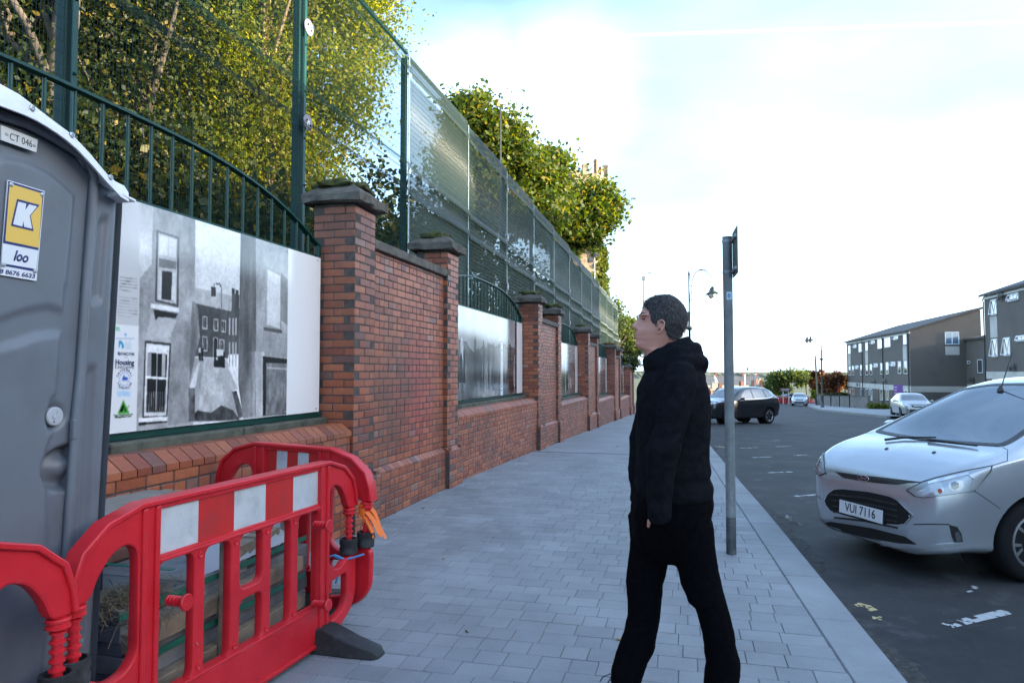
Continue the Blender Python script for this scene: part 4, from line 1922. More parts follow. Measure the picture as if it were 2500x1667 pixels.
# gable: window and cream panel
n0, h0 = on_uplane(2000 + 1205 * .2551, 650 + 748 * .2551, uR)
n1, h1 = on_uplane(2000 + 1337 * .2551, 650 + 627 * .2551, uR)
_, h0b = on_uplane(2000 + 1337 * .2551, 650 + 748 * .2551, uR)
window(B1, -(n1 - N1), -(n0 - N1), (h0 + h0b) / 2, h1, 'g', mull=True, pane=glass_pane('sky_glass', (0.10, 0.17, 0.24)))
_, g1 = on_uplane(2000 + 1270 * .2551, 650 + 765 * .2551, uR)
_, g0 = on_uplane(2000 + 1270 * .2551, 650 + 848 * .2551, uR)
mb = MB()
mb.box(-0.012, 0.0, -(n1 - N1), -(n0 - N1), g0, g1)
mb.build('cream_panel', M_CREAM, B1)

# --- the nearer block at the right edge of the picture, running on towards the camera
uC, hC = BP(1577, 285)
EAVE2 = hC
zb2 = -3.2
B2 = block(31.0, uC, EAVE2, 2.2, 6.4, 'nearest brown brick flats, cut off by the right edge of the photo', zb2)
for r_ in [(1645, 1697, 312, 462), (1655, 1706, 692, 865), (1768, 1826, 678, 855), (1664, 1713, 1080, 1180), (1780, 1832, 1080, 1180)]:
    win1(B2, 31.0, *r_, pane=M_PANE, tilt=-0.16)
for r_ in [(1803, 1908, 250, 318), (1885, 1985, 655, 712), (1905, 1990, 1076, 1130)]:
    win1(B2, 31.0, *r_, pane=M_PANE, mull=True, tilt=-0.3)
panel1(B2, 31.0, 1640, 1701, 470, 686)
_, c0 = BP(1640, 1076)
_, c1 = BP(1640, 1008)
mb = MB()
mb.box(0, uC - 31.0, 0.0, 0.02, c0, c1)
mb.build('cream_band', M_CREAM, B2)
mb = MB()
u, _ = BP(1580, 500)
mb.tube([(u - 31.05, 0.10, EAVE2 - 0.2), (u - 31.05, 0.06, EAVE2 - 0.5), (u - 31.05, 0.06, zb2 + 0.5)], 0.05, 8)
mb.build('downpipe', M_PIPE, B2)
for x, y in ((1870, 960), (1760, 287)):
    u, h = BP(x, y)
    dish(B2, Matrix.Translation((u - 31.0, 0.35, h)))
for x in range(1, 5):                  # windows of the part beyond the frame, seen in the glossy boards
    for z in (0, 1, 2):
        window(B2, x * 3.2, x * 3.2 + 1.1, -1.2 + z * 2.6 + 1.0, -1.2 + z * 2.6 + 2.2, 'f')
for u in (37.5, 42.5):
    mb = MB()
    mb.box(u - 31, u - 30, -2.2, -1.5, EAVE2 + 0.5, EAVE2 + 1.5)
    mb.build('chimney', M_DRAB, B2)

# --- low recessed part between the two blocks
nK, hK = on_uplane(2000 + 1400 * .2551, 650 + 705 * .2551, uR)
LK = thing('link_building', 'lower recessed brown brick flats between the two taller blocks', 'apartment building', P(uC - 3, nK, 0), WALL_RZ)
mb = MB()
hK2 = hK - 0.05
mb.loft([[(x, 0, -4.6), (x, -5.0, -4.6), (x, -5.0, hK2 + 0.9), (x, 0, hK2)] for x in (0, uR - uC + 2.97)])
mb.build('wall', M_DRAB, LK)
mb = MB()
mb.loft([[(x, 0.25, hK2 - 0.03), (x, -5.2, hK2 + 0.96), (x, -5.2, hK2 + 1.16), (x, 0.25, hK2 + 0.17)] for x in (0, uR - uC + 2.96)])
mb.build('roof', M_ROOF, LK)


def LP_(x, y):
    return on_plane(2000 + x * 0.2551, 650 + y * 0.2551, nK)


for r_ in [(1518, 1562, 890, 1022), (1419, 1443, 903, 935)]:
    a, h1 = LP_(r_[1], r_[2])
    b, h0 = LP_(r_[0], r_[3])
    window(LK, a - uC + 3, b - uC + 3, h0, h1, 'f', pane=M_PANE)
u, h = LP_(1480, 1085)
dish(LK, Matrix.Translation((u - uC + 3, 0.35, h)))
_, c1 = LP_(1500, 1132)
_, c0 = LP_(1500, 1185)
mb = MB()
mb.box(0.0, uR - uC + 2.9, 0.0, 0.02, c0, c1)
mb.build('cream_band', M_CREAM, LK)

# --- the row goes on behind the camera's right: unseen, heights and ends shaped to shade street and fence; shows in the boards
B3 = block(-30.5, 11.52, 8.3, 3.6, 10.5, 'brown brick flats beside the camera, out of frame to the right', -0.6)
for x in range(0, 13):
    for z in (0, 1, 2):
        window(B3, x * 3.2 + 1, x * 3.2 + 2.1, 0.6 + z * 2.6, 1.8 + z * 2.6, 'f')
mb = MB()
mb.box(0, 42, 0.0, 0.02, 2.5, 3.1)
mb.build('cream_band', M_CREAM, B3)
B4 = block(11.7, 30.6, 11.0, 3.8, 10.0, 'taller brown brick flats opposite the second board, out of frame, shaped to shade the fence', -1.2, nfront=22.5)
for x in range(0, 6):
    for z in (0, 1, 2, 3):
        window(B4, x * 3.2 + 1, x * 3.2 + 2.1, 0.2 + z * 2.6, 1.4 + z * 2.6, 'f')

# --- low brick wall with dark posts and the purple board
g0 = Vector((2008, 994)), Vector((2133, 1002))
LWm = mat('grey_brown_garden_wall', (0.17, 0.15, 0.135), 0.9, var=0.2, vscale=3, dirt=(0.11, 0.10, 0.09), dscale=2)
LW = thing('garden_wall', 'low grey brown brick wall along the far pavement, before the flats', 'garden wall', (0, 0, 0))
pa, pb = P(84, 13.9), P(65, 14.9)
mb = MB()
dv = (pb - pa).normalized()
sd = Vector((-dv.y, dv.x, 0)) * 0.12
za, zc = G(84), G(65)
mb.loft([[p - sd + Vector((0, 0, z - .4)), p + sd + Vector((0, 0, z - .4)), p + sd + Vector((0, 0, z + 1.0)), p - sd + Vector((0, 0, z + 1.0))] for p, z in ((pa, za), (pb, zc))])
mb.build('brickwork', LWm, LW)
mb = MB()
sd2 = sd * 1.3
mb.loft([[p - sd2 + Vector((0, 0, z + 1.001)), p + sd2 + Vector((0, 0, z + 1.001)), p + sd2 + Vector((0, 0, z + 1.07)), p - sd2 + Vector((0, 0, z + 1.07))] for p, z in ((pa, za), (pb, zc))])
mb.build('coping', M_CAP, LW)
for i, f in enumerate((0.12, 0.45, 0.62, 0.80)):
    p = pa.lerp(pb, f) - Vector((NX, NY, 0)) * 0.55
    z = G(84 - 19 * f)
    mb = MB()
    hgt = 1.25 if i != 2 else 2.3
    mb.lathe([(0.055, -0.1), (0.055, hgt - 0.1), (0.07, hgt - 0.08), (0.05, hgt), (0, hgt + 0.02)], 10)
    o = mb.build('bollard', M_DARK, None, smooth=40, loc=(p.x, p.y, z))
    tag(o, ['dark bollard at the far end of the garden wall', 'second dark bollard before the garden wall', 'tall thin dark post standing before the garden wall', 'dark bollard nearest the green hedge'][i], 'bollard', 'dark posts along the garden wall')
M_PURPLE = mat('purple_board', (0.24, 0.10, 0.36), 0.5, var=0.1, vscale=2)
c = at(2000 + 757 * .2551, 650 + 1210 * .2551, 66.0)
PBd = thing('purple_sign', 'purple notice board on posts beside the flats, above the small hatchback', 'sign', (c.x, c.y, c.z - 2.6), rad(-32))
mb = MB()
mb.box(-0.38, 0.38, -0.03, 0.03, 1.75, 3.35)
mb.build('board', M_PURPLE, PBd, bevel=0.01)
for x in (-0.25, 0.25):
    mb = MB()
    mb.box(x - 0.04, x + 0.04, 0.03, 0.1, -0.4, 3.2)
    mb.build('post', M_DARK, PBd)
for i in range(5):
    mb = MB()
    mb.box(-0.33, -0.12 + 0.03 * (i % 3), -0.034, -0.0301, 2.0 + i * 0.27, 2.08 + i * 0.27)
    mb.build('print_line', M_FASCIA, PBd)

# ================================================================== TOWER BEHIND THE WALL
M_STONE = mat('old_brown_stone', (0.30, 0.225, 0.15), 0.9, var=0.35, vscale=2.2, bump=0.6, bscale=6, dirt=(0.13, 0.10, 0.075), dscale=1.2)
TX = at(1408, 700, 60)
TW = thing('stone_tower', 'old brown stone tower with battlements, rising behind the maple', 'tower', (TX.x, TX.y, -2.0), rad(11))
R0 = 2.30
mb = MB()
seg = 8
zt = 21.0


def octa(r, z, rot=math.pi / 8):
    return [(r * math.cos(rot + 2 * math.pi * i / seg), r * math.sin(rot + 2 * math.pi * i / seg), z) for i in range(seg)]


mb.loft([octa(R0, -1), octa(R0, zt - 2.3)])
mb.build('shaft', M_STONE, TW)
mb = MB()
mb.loft([octa(R0 + 0.02, zt - 2.55), octa(R0 + 0.35, zt - 2.25), octa(R0 + 0.42, zt - 2.0), octa(R0 + 0.42, zt - 0.9), octa(R0 + .1, zt - .9)])
mb.build('parapet', M_STONE, TW)
for i in range(8):
    a0 = math.pi / 8 + 2 * math.pi * i / 8
    a1 = a0 + 2 * math.pi / 8
    p0 = Vector((math.cos(a0), math.sin(a0), 0)) * (R0 + 0.42)
    p1 = Vector((math.cos(a1), math.sin(a1), 0)) * (R0 + 0.42)
    for f0, f1, hh in ((-0.14, 0.16, 1.0), (0.42, 0.66, 0.55)):
        q0, q1 = p0.lerp(p1, f0), p0.lerp(p1, f1)
        if f0 < 0:
            q0 = p0
        ins0, ins1 = q0 * 0.86, q1 * 0.86
        mb = MB()
        z0, z1 = zt - 0.9, zt - 0.9 + hh
        mb.loft([[q0 + Vector((0, 0, z)), q1 + Vector((0, 0, z)), ins1 + Vector((0, 0, z)), ins0 + Vector((0, 0, z))] for z in (z0, z1)])
        k = 1.05
        cc = (q0 + q1 + ins0 + ins1) / 4
        mb.loft([[cc + (q - cc) * s + Vector((0, 0, z)) for q in (q0, q1, ins1, ins0)] for z, s in ((z1 + .002, 1.12), (z1 + 0.13, 1.12), (z1 + 0.25, 0.9))])
        mb.build('merlon', M_STONE, TW)

# ================================================================== POLES, LAMPS AND MASTS
M_LAMP = mat('lamp_post_green', (0.035, 0.05, 0.045), 0.45, var=0.2, vscale=4)
M_GALV = mat('galvanised_steel', (0.22, 0.25, 0.255), 0.5, 0.35, var=0.18, vscale=14, bump=0.1, bscale=80, dirt=(0.17, 0.19, 0.19), dscale=8)
M_LGLASS = mat('lamp_bowl', (0.75, 0.70, 0.60), 0.25)


def street_lamp(p, H, heading, label, double=True):
    root = thing('street_lamp', label, 'street lamp', p, heading, 'swan neck street lamps')
    mb = MB()
    mb.lathe([(0.17, -0.15), (0.17, 0.12), (0.14, 0.16), (0.13, 1.0), (0.15, 1.06), (0.10, 1.15), (0.075, 1.3), (0.06, H * 0.58), (0.10, H * 0.585), (0.20, H * 0.592), (0.20, H * 0.6), (0.06, H * 0.61), (0.055, H * 0.69), (0.09, H * 0.695), (0.09, H * 0.703), (0.05, H * 0.71), (0.045, H * 0.95), (0.06, H * 0.965), (0.03, H * 0.985), (0.0, H)], 12)
    mb.build('post', M_LAMP, root, smooth=50)
    mb = MB()
    for z in (H * 0.79, H * 0.84, H * 0.885):
        mb.tube([(0, 0, z), (0.14, 0, z)], 0.018, 6)
    mb.build('bracket', M_LAMP, root)
    for k in range(2 if double else 1):
        dy = 0.28 if k else -0.28
        if not double:
            dy = 0
        zt_ = H * 0.885
        pts = [(0.14, 0, H * 0.77), (0.14, 0, zt_)]
        for i in range(1, 11):
            a = math.pi * (1 - i / 10)
            f = i / 10
            pts.append((0.14 + 0.52 * (1 + math.cos(a)) * 1.0, dy * f, zt_ + 0.95 * math.sin(a) * 0.9))
        xe = pts[-1][0]
        pts.append((xe, dy, zt_ - 0.10))
        mb = MB()
        mb.tube(pts, 0.022, 6)
        mb.build('swan_neck', M_LAMP, root, smooth=60)
        mb = MB()
        zl = zt_ - 0.1
        mb.lathe([(0.03, zl), (0.09, zl - 0.02), (0.07, zl - 0.07), (0.11, zl - 0.12), (0.12, zl - 0.22), (0.30, zl - 0.33), (0.33, zl - 0.36), (0.22, zl - 0.36), (0.0, zl - 0.34)], 16, M=Matrix.Translation((xe, dy, 0)))
        l = mb.build('lantern', M_LAMP, root, smooth=40)
        mb = MB()
        mb.lathe([(0.17, zl - 0.362), (0.15, zl - 0.48), (0.08, zl - 0.56), (0.0, zl - 0.58)], 14, M=Matrix.Translation((xe, dy, 0)))
        mb.build('glass_bowl', M_LGLASS, l, smooth=50)
    return root


pl = at(1684.5, 900, 37.0)
u_, n_ = UN(pl.x, pl.y)
street_lamp((pl.x, pl.y, G(u_)), at(1684, 657, 37).z - G(u_), rad(-8), 'swan neck street lamp rising behind the man\'s head, lanterns to the right')
pl = at(2008, 998, 63.0)
u_, n_ = UN(pl.x, pl.y)
street_lamp((pl.x, pl.y, G(u_)), at(2007, 797, 63).z - G(u_), rad(187), 'swan neck street lamp on the far pavement, lanterns to the left')
pl = at(1843, 950, 118.0)
u_, n_ = UN(pl.x, pl.y)
street_lamp((pl.x, pl.y, G(u_) - .5), at(1843, 884, 118).z - G(u_) + .5, rad(180), 'small distant street lamp seen just right of the sign pole', double=False)

# sign pole in the footway
pp_ = at(1785.5, 1345, 5.82)
SP = thing('sign_pole', 'grey galvanised pole with parking plate seen edge on, standing by the kerb', 'sign pole', (pp_.x, pp_.y, 0.0))
M_POLEBASE = mat('dark_painted_steel', (0.045, 0.055, 0.060), 0.5, 0.2, var=0.3, vscale=12, dirt=(0.12, 0.12, 0.12), dscale=14)
zt_p = at(1775, 578, 5.82).z
mb = MB()
mb.lathe([(0.0395, 0.30), (0.0395, zt_p - 0.012), (0.041, zt_p - 0.010), (0.041, zt_p - 0.002), (0.034, zt_p), (0, zt_p + 0.001)], 28)
mb.build('pole', M_GALV, SP, smooth=40)
mb = MB()
mb.lathe([(0.0415, -0.05), (0.0415, 0.012), (0.0402, 0.02), (0.0402, 0.30), (0.0396, 0.301)], 28)
mb.build('painted_foot', M_POLEBASE, SP, smooth=40)
SGN = mat('sign_back_grey', (0.10, 0.135, 0.115), 0.5, 0.3, var=0.25, vscale=12)
mb = MB()
kd = Vector((-0.2, -0.98, 0)).normalized()
z1s, z0s = zt_p + 0.035, zt_p - 0.345
a_ = Vector((0.040, -0.005, 0))
side = Vector((kd.y, -kd.x, 0))
MS = Matrix.Translation((0.047, -0.02, 0)) @ Matrix.Rotation(math.atan2(kd.y, kd.x), 4, 'Z')
mb.box(-0.06, 0.27, -0.004, 0.004, z0s, z1s, M=MS)
mb.build('sign_plate', SGN, SP, bevel=0.002)
mb = MB()
for z in (zt_p - 0.04, zt_p - 0.30):
    mb.box(-0.05, 0.26, -0.022, -0.0045, z - 0.012, z + 0.012, M=MS)
mb.build('channel', M_GALV, SP)
for z in (zt_p - 0.04, zt_p - 0.30):
    mb = MB()
    mb.lathe([(0.0405, z - 0.012), (0.0425, z - 0.011), (0.0425, z + 0.011), (0.0405, z + 0.012)], 24)
    mb.box(0.02, 0.06, -0.05, -0.03, z - 0.01, z + 0.01)
    mb.build('clip', M_GALV, SP, smooth=40)
# round edged sticker wrapped on the pole
zs_ = at(1785, 723, 5.82).z
mb = MB()
k = 9
rr_ = 0.0400
for zz0, zz1, a0_, a1_, m_ in ((zs_ - 0.032, zs_ + 0.032, -2.15, -1.05, 0), (zs_ - 0.022, zs_ + 0.022, -1.95, -1.25, 1)):
    vs = []
    r2 = rr_ + 0.0006 * m_
    for i in range(k):
        a = a0_ + (a1_ - a0_) * i / (k - 1)
        sh = 0.0 if m_ == 0 else (zz1 - zz0) * 0.32 * (abs(2 * i / (k - 1) - 1) ** 2.2)
        vs += [(r2 * math.cos(a), r2 * math.sin(a), zz0 + sh), (r2 * math.cos(a), r2 * math.sin(a), zz1 - sh)]
    mb.add(vs, [(2 * i, 2 * i + 2, 2 * i + 3, 2 * i + 1) for i in range(k - 1)], m_)
mb.build('sticker', [mat('sticker_paper', (0.42, 0.50, 0.55), 0.5, var=0.2, vscale=60), mat('sticker_blue', (0.10, 0.22, 0.36), 0.5, var=0.5, vscale=120)], SP)

# weather mast
pm_ = at(1573.5, 900, 42)
u_, n_ = UN(pm_.x, pm_.y)
WM = thing('weather_mast', 'thin pole with small box and wind cups left of the man\'s head', 'mast', (pm_.x, pm_.y, G(u_)))
mb = MB()
z1 = at(1573, 684, 42).z - G(u_)
mb.lathe([(0.07, -0.1), (0.07, z1 * 0.5), (0.045, z1)], 10)
mb.build('pole', M_GALV, WM, smooth=40)
mb = MB()
mb.box(-0.10, 0.10, -0.09, 0.09, z1, z1 + 0.24)
mb.build('box', M_GALV, WM, bevel=0.01)
mb = MB()
mb.tube([(-0.3, 0, z1 + 0.03), (0.3, 0, z1 + 0.05), (0.36, 0, z1 + 0.15), (0.38, 0, z1 + 0.42)], 0.013, 6)
mb.build('arm', M_DARK, WM)
for i in range(3):
    a = i * 2.1 + 0.4
    mb = MB()
    mb.lathe([(0.0, -0.045), (0.04, -0.02), (0.045, 0.02), (0.0, 0.01)], 8, M=Matrix.Translation((0.38 + 0.09 * math.cos(a), 0.09 * math.sin(a), z1 + 0.46)))
    mb.tube([(0.38, 0, z1 + 0.44), (0.38 + 0.09 * math.cos(a), 0.09 * math.sin(a), z1 + 0.46)], 0.008, 5)
    mb.build('wind_cup', M_DARK, WM)
mb = MB()
mb.box(0.31, 0.36, -0.01, 0.01, z1 + 0.55, z1 + 0.66)
mb.tube([(0.35, 0, z1 + 0.42), (0.34, 0, z1 + 0.60)], 0.008, 5)
mb.build('wind_vane', M_DARK, WM)

# floodlights on a pole before the tower
pf = at(1452, 740, 44)
FL = thing('floodlight_pole', 'thin pole with two dark floodlights before the ivy covered tower', 'floodlight', (pf.x, pf.y, -1.0))
zf = at(1452, 622, 44).z + 1.0
mb = MB()
mb.tube([(0, 0, 0), (0, 0, zf)], 0.04, 8)
mb.build('pole', M_GALV, FL)
for dx, dz in ((0.12, 0.0), (-0.28, -0.38)):
    mb = MB()
    mb.box(-0.17, 0.17, -0.10, 0.10, -0.13, 0.13, M=Matrix.Translation((dx, -0.1, zf + dz)) @ Matrix.Rotation(0.5, 4, 'X') @ Matrix.Rotation(0.4, 4, 'Z'))
    mb.build('floodlight', M_DARK, FL, bevel=0.02)
# whip aerial over the maple
pf = at(1222, 400, 20.5)
AE = thing('aerial_mast', 'slender aerial mast with thin whips sticking up through the maple', 'aerial', (pf.x, pf.y, 0.0))
za_ = at(1223, 262, 20.5).z
mb = MB()
mb.tube([(0, 0, 0), (0, 0, za_)], [0.04, 0.022], 8)
mb.build('pole', M_DARK, AE)
for dx, dz in ((0.20, 0.55), (0.33, 0.45), (-0.5, 0.05)):
    mb = MB()
    mb.tube([(0, 0, za_), (dx, 0, za_ + dz)], 0.006, 5)
    mb.lathe([(0, -0.02), (0.022, 0.0), (0, 0.06)], 6, M=Matrix.Translation((dx, 0, za_ + dz)))
    mb.build('whip', M_DARK, AE)
# ================================================================== TREES AND FAR THINGS
def leaf_mat(name, stops, trans=0.45, rough=0.5):
    t = NT(name)
    r = t.new('NewGeometry').outputs['Random Per Island']
    c = t.ramp(r, stops)
    t.link(c, t.b.inputs['Base Color'])
    t.b.inputs['Roughness'].default_value = rough
    t.b.inputs['Specular IOR Level'].default_value = 0.35
    tr = t.new('BsdfTranslucent')
    c2 = t.mix(1.0, c, (2.3, 2.1, 0.7), 'MULTIPLY')
    t.link(c2, tr.inputs['Color'])
    ms = t.new('MixShader')
    ms.inputs[0].default_value = trans
    t.link(t.b.outputs[0], ms.inputs[1])
    t.link(tr.outputs[0], ms.inputs[2])
    t.link(ms.outputs[0], t.out.inputs['Surface'])
    return t.mat


M_LEAF_Y = leaf_mat('birch_leaves', [(0, (0.075, 0.115, 0.014)), (0.4, (0.135, 0.175, 0.022)), (0.8, (0.21, 0.22, 0.030)), (1, (0.30, 0.25, 0.04))], 0.6)
M_LEAF_D = leaf_mat('dark_leaves', [(0, (0.011, 0.024, 0.007)), (0.5, (0.023, 0.040, 0.009)), (0.85, (0.050, 0.066, 0.012)), (1, (0.20, 0.15, 0.025))], 0.35)  # the wood's shade is put into this darker leaf colour
M_LEAF_M = leaf_mat('maple_leaves', [(0, (0.030, 0.060, 0.012)), (0.45, (0.065, 0.105, 0.016)), (0.85, (0.115, 0.140, 0.020)), (1, (0.24, 0.17, 0.028))])
M_LEAF_I = leaf_mat('ivy_leaves', [(0, (0.035, 0.065, 0.012)), (0.6, (0.075, 0.11, 0.018)), (1, (0.15, 0.15, 0.025))])
M_LEAF_G = leaf_mat('far_green_leaves', [(0, (0.045, 0.075, 0.028)), (0.6, (0.075, 0.11, 0.038)), (1, (0.13, 0.15, 0.05))])
M_LEAF_R = leaf_mat('copper_leaves', [(0, (0.07, 0.030, 0.022)), (0.6, (0.15, 0.060, 0.032)), (1, (0.26, 0.11, 0.055))])
M_BARK = mat('grey_bark', (0.075, 0.060, 0.045), 0.9, var=0.4, vscale=9, bump=0.8, bscale=24)
M_BARK_L = mat('pale_bark', (0.22, 0.155, 0.095), 0.85, var=0.4, vscale=12, bump=0.6, bscale=30)


def leaves(name, blobs, n, size, mt, parent, seed, clump=0.16, droop=0.0, per=26, shell=0.55):
    """leaf sized faces in clumps through ellipsoid blobs (x,y,z,rx,ry,rz) in the parent's frame"""
    r = np.random.default_rng(seed)
    bl = np.array([b[:6] for b in blobs], float)
    vol = bl[:, 3] * bl[:, 4] * bl[:, 5]
    wts = vol ** 0.75
    if len(blobs[0]) > 6:
        wts = wts * np.array([b[6] for b in blobs])
    nc = max(1, n // per)
    which = r.choice(len(bl), nc, p=wts / wts.sum())
    d = r.normal(size=(nc, 3))
    d /= np.linalg.norm(d, axis=1)[:, None]
    rr = (shell + (1 - shell) * r.random(nc)) * r.random(nc) ** 0.22
    rr *= 1 + 0.22 * r.normal(size=nc).clip(-1.5, 1.5) * 0.6
    cc = bl[which, :3] + d * rr[:, None] * bl[which, 3:6]
    ci = np.repeat(np.arange(nc), per)
    n = len(ci)
    cs = clump * (0.6 + 0.8 * r.random(nc))[ci][:, None]
    off = r.normal(size=(n, 3)) * cs * np.array([1, 1, 0.75])
    if droop:
        off[:, 2] -= np.abs(r.normal(size=n)) * droop
    p = cc[ci] + off
    nrm = r.normal(size=(n, 3)) + np.array([0, 0, 0.55])
    nrm /= np.linalg.norm(nrm, axis=1)[:, None]
    a = r.normal(size=(n, 3))
    if droop:
        a[:, 2] -= 1.5
    a -= nrm * (a * nrm).sum(1)[:, None]
    a /= np.linalg.norm(a, axis=1)[:, None]
    b = np.cross(nrm, a)
    s = (size * (0.65 + 0.7 * r.random(n)))[:, None]
    w = 0.36
    q = np.stack([p - a * s * 0.5, p + b * s * w + nrm * s * 0.10 - a * s * .06, p + a * s * 0.55, p - b * s * w + nrm * s * 0.10 - a * s * .06], 1).reshape(-1, 3)
    me = bpy.data.meshes.new(name)
    me.vertices.add(4 * n)
    me.vertices.foreach_set('co', q.astype(np.float32).ravel())
    me.loops.add(4 * n)
    me.loops.foreach_set('vertex_index', np.arange(4 * n, dtype=np.int32))
    me.polygons.add(n)
    me.polygons.foreach_set('loop_start', np.arange(0, 4 * n, 4, dtype=np.int32))
    me.update()
    me.materials.append(mt)
    return put(name, me, parent), cc


def branchy(parent, base, top, r0, targets, seed, mt, nb=14, sub=2):
    """tapered trunk and limbs reaching into the clumps, as one part each: trunk, branch"""
    r = random.Random(seed)
    base, top = Vector(base), Vector(top)
    mb = MB()
    pts, rs = [], []
    L = (top - base).length
    for i in range(9):
        f = i / 8
        w = Vector((jit(1), jit(1), 0)) * L * 0.014
        pts.append(base.lerp(top, f) + (w if 0 < i < 8 else Vector()))
        rs.append(r0 * (1.25 if i == 0 else 1) * (1 - 0.72 * f))
    mb.tube(pts, rs, 9)
    mb.build('trunk', mt, parent, smooth=70)
    mb = MB()
    for k in range(nb):
        t = Vector(targets[r.randrange(len(targets))])
        f = min(0.97, max(0.18, (t.z - base.z) / max(0.5, top.z - base.z) * 0.75 + r.uniform(-0.15, 0.05)))
        s = pts[int(f * 8)].lerp(pts[min(8, int(f * 8) + 1)], f * 8 - int(f * 8))
        m = s.lerp(t, 0.5) + Vector((jit(.25), jit(.25), 0.12 * (t - s).length))
        rb = r0 * 0.42 * (1 - 0.5 * f)
        mb.tube([s, s.lerp(m, .5) + Vector((jit(.08), jit(.08), .04)), m, m.lerp(t, .5) + Vector((jit(.1), jit(.1), 0)), t], [rb, rb * .8, rb * .6, rb * .4, rb * .15], 6)
        for j in range(sub):
            t2 = Vector(targets[r.randrange(len(targets))])
            if (t2 - m).length < 2.2:
                mb.tube([m, m.lerp(t2, .5) + Vector((jit(.1), jit(.1), .05)), t2], [rb * .4, rb * .25, rb * .08], 5)
    mb.build('branches', mt, parent, smooth=70)


def tree(name, label, base, trunk_top, r0, blobs, n, size, lm, bm_, seed, group=None, cat='tree', **k):
    root = thing(name, label, cat, base, 0, group)
    b = Vector(base)
    loc = [(x - b.x, y - b.y, z - b.z) + tuple(rest) for x, y, z, *rest in blobs]
    o, cc = leaves('crown', loc, n, size, lm, root, seed, **k)
    tt = Vector(trunk_top) - b
    branchy(root, (0, 0, -0.2), tt, r0, cc[:200].tolist(), seed, bm_)
    return root


def B(px, py, Y, rx, ry=None, rz=None, w=1.0):
    p = at(px, py, Y)
    return (p.x, p.y, p.z, rx, ry or rx, rz or rx, w)


# --- the loose yellow green tree right behind the fence (tall, drooping)
p = at(672, 600, 10.0)
tb = (p.x, p.y, 0.3)
tree('birch_tree', 'tall loose tree with golden green drooping leaves behind the fence', tb, (p.x - 0.35, p.y + 0.2, 9.0), 0.11,
     [B(560, 60, 10.5, 1.3, 1.2, 1.5), B(700, -150, 10.5, 1.8, 1.4, 1.5), B(850, -40, 10.8, 1.0, 0.9, 0.8), B(640, 250, 10.2, 1.05, 1.0, 1.1), B(800, 170, 10.6, 0.85, 0.9, 0.85), B(540, 420, 9.8, 0.7, 0.8, 0.8),
      B(760, 380, 10.4, 0.75, .7, 0.55), B(470, 250, 10.2, 0.9, 0.9, 1.3), B(900, 90, 11.0, 0.5, 0.6, 0.45, .8), B(860, 240, 10.8, 0.55, .6, .4, .8)],
     98000, 0.058, M_LEAF_Y, M_BARK_L, 1, 'trees behind the wall', clump=0.19, droop=0.26, per=30)
# --- darker trees left of it
p = at(300, 600, 9.6)
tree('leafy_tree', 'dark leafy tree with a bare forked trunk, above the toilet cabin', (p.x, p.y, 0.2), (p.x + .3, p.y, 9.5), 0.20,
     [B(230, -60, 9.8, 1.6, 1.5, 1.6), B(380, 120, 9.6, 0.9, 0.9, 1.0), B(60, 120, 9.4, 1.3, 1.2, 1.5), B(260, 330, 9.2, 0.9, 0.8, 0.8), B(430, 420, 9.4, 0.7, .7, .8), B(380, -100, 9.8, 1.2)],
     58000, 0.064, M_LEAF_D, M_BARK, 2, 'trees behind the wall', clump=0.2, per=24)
p = at(165, 600, 8.2)
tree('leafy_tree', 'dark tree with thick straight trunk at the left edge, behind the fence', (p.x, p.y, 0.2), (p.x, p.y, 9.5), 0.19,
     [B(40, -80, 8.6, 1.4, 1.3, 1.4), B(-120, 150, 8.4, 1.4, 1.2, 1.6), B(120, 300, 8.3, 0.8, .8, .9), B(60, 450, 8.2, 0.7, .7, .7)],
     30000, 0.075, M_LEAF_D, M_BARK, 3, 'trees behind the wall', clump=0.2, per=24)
p = at(430, 600, 13.5)
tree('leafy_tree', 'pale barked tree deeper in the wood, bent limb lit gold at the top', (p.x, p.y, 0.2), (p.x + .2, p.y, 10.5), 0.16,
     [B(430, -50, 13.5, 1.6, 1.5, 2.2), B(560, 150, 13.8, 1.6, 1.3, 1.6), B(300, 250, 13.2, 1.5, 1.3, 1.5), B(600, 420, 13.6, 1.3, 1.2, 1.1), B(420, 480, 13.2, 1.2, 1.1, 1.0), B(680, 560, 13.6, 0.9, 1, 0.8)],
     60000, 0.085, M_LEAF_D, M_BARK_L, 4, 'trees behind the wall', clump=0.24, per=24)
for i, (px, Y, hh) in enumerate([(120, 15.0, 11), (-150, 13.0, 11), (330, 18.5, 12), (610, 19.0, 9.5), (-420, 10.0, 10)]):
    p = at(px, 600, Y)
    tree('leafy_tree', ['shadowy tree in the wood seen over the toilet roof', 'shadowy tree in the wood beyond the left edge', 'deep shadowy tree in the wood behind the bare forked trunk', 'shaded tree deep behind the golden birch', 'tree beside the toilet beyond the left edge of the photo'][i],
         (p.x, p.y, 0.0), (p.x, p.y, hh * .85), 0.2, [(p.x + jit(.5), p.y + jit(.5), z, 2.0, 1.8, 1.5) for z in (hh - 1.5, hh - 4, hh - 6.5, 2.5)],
         15000, 0.13, M_LEAF_D, M_BARK, 30 + i, 'trees behind the wall', clump=0.3, per=22)
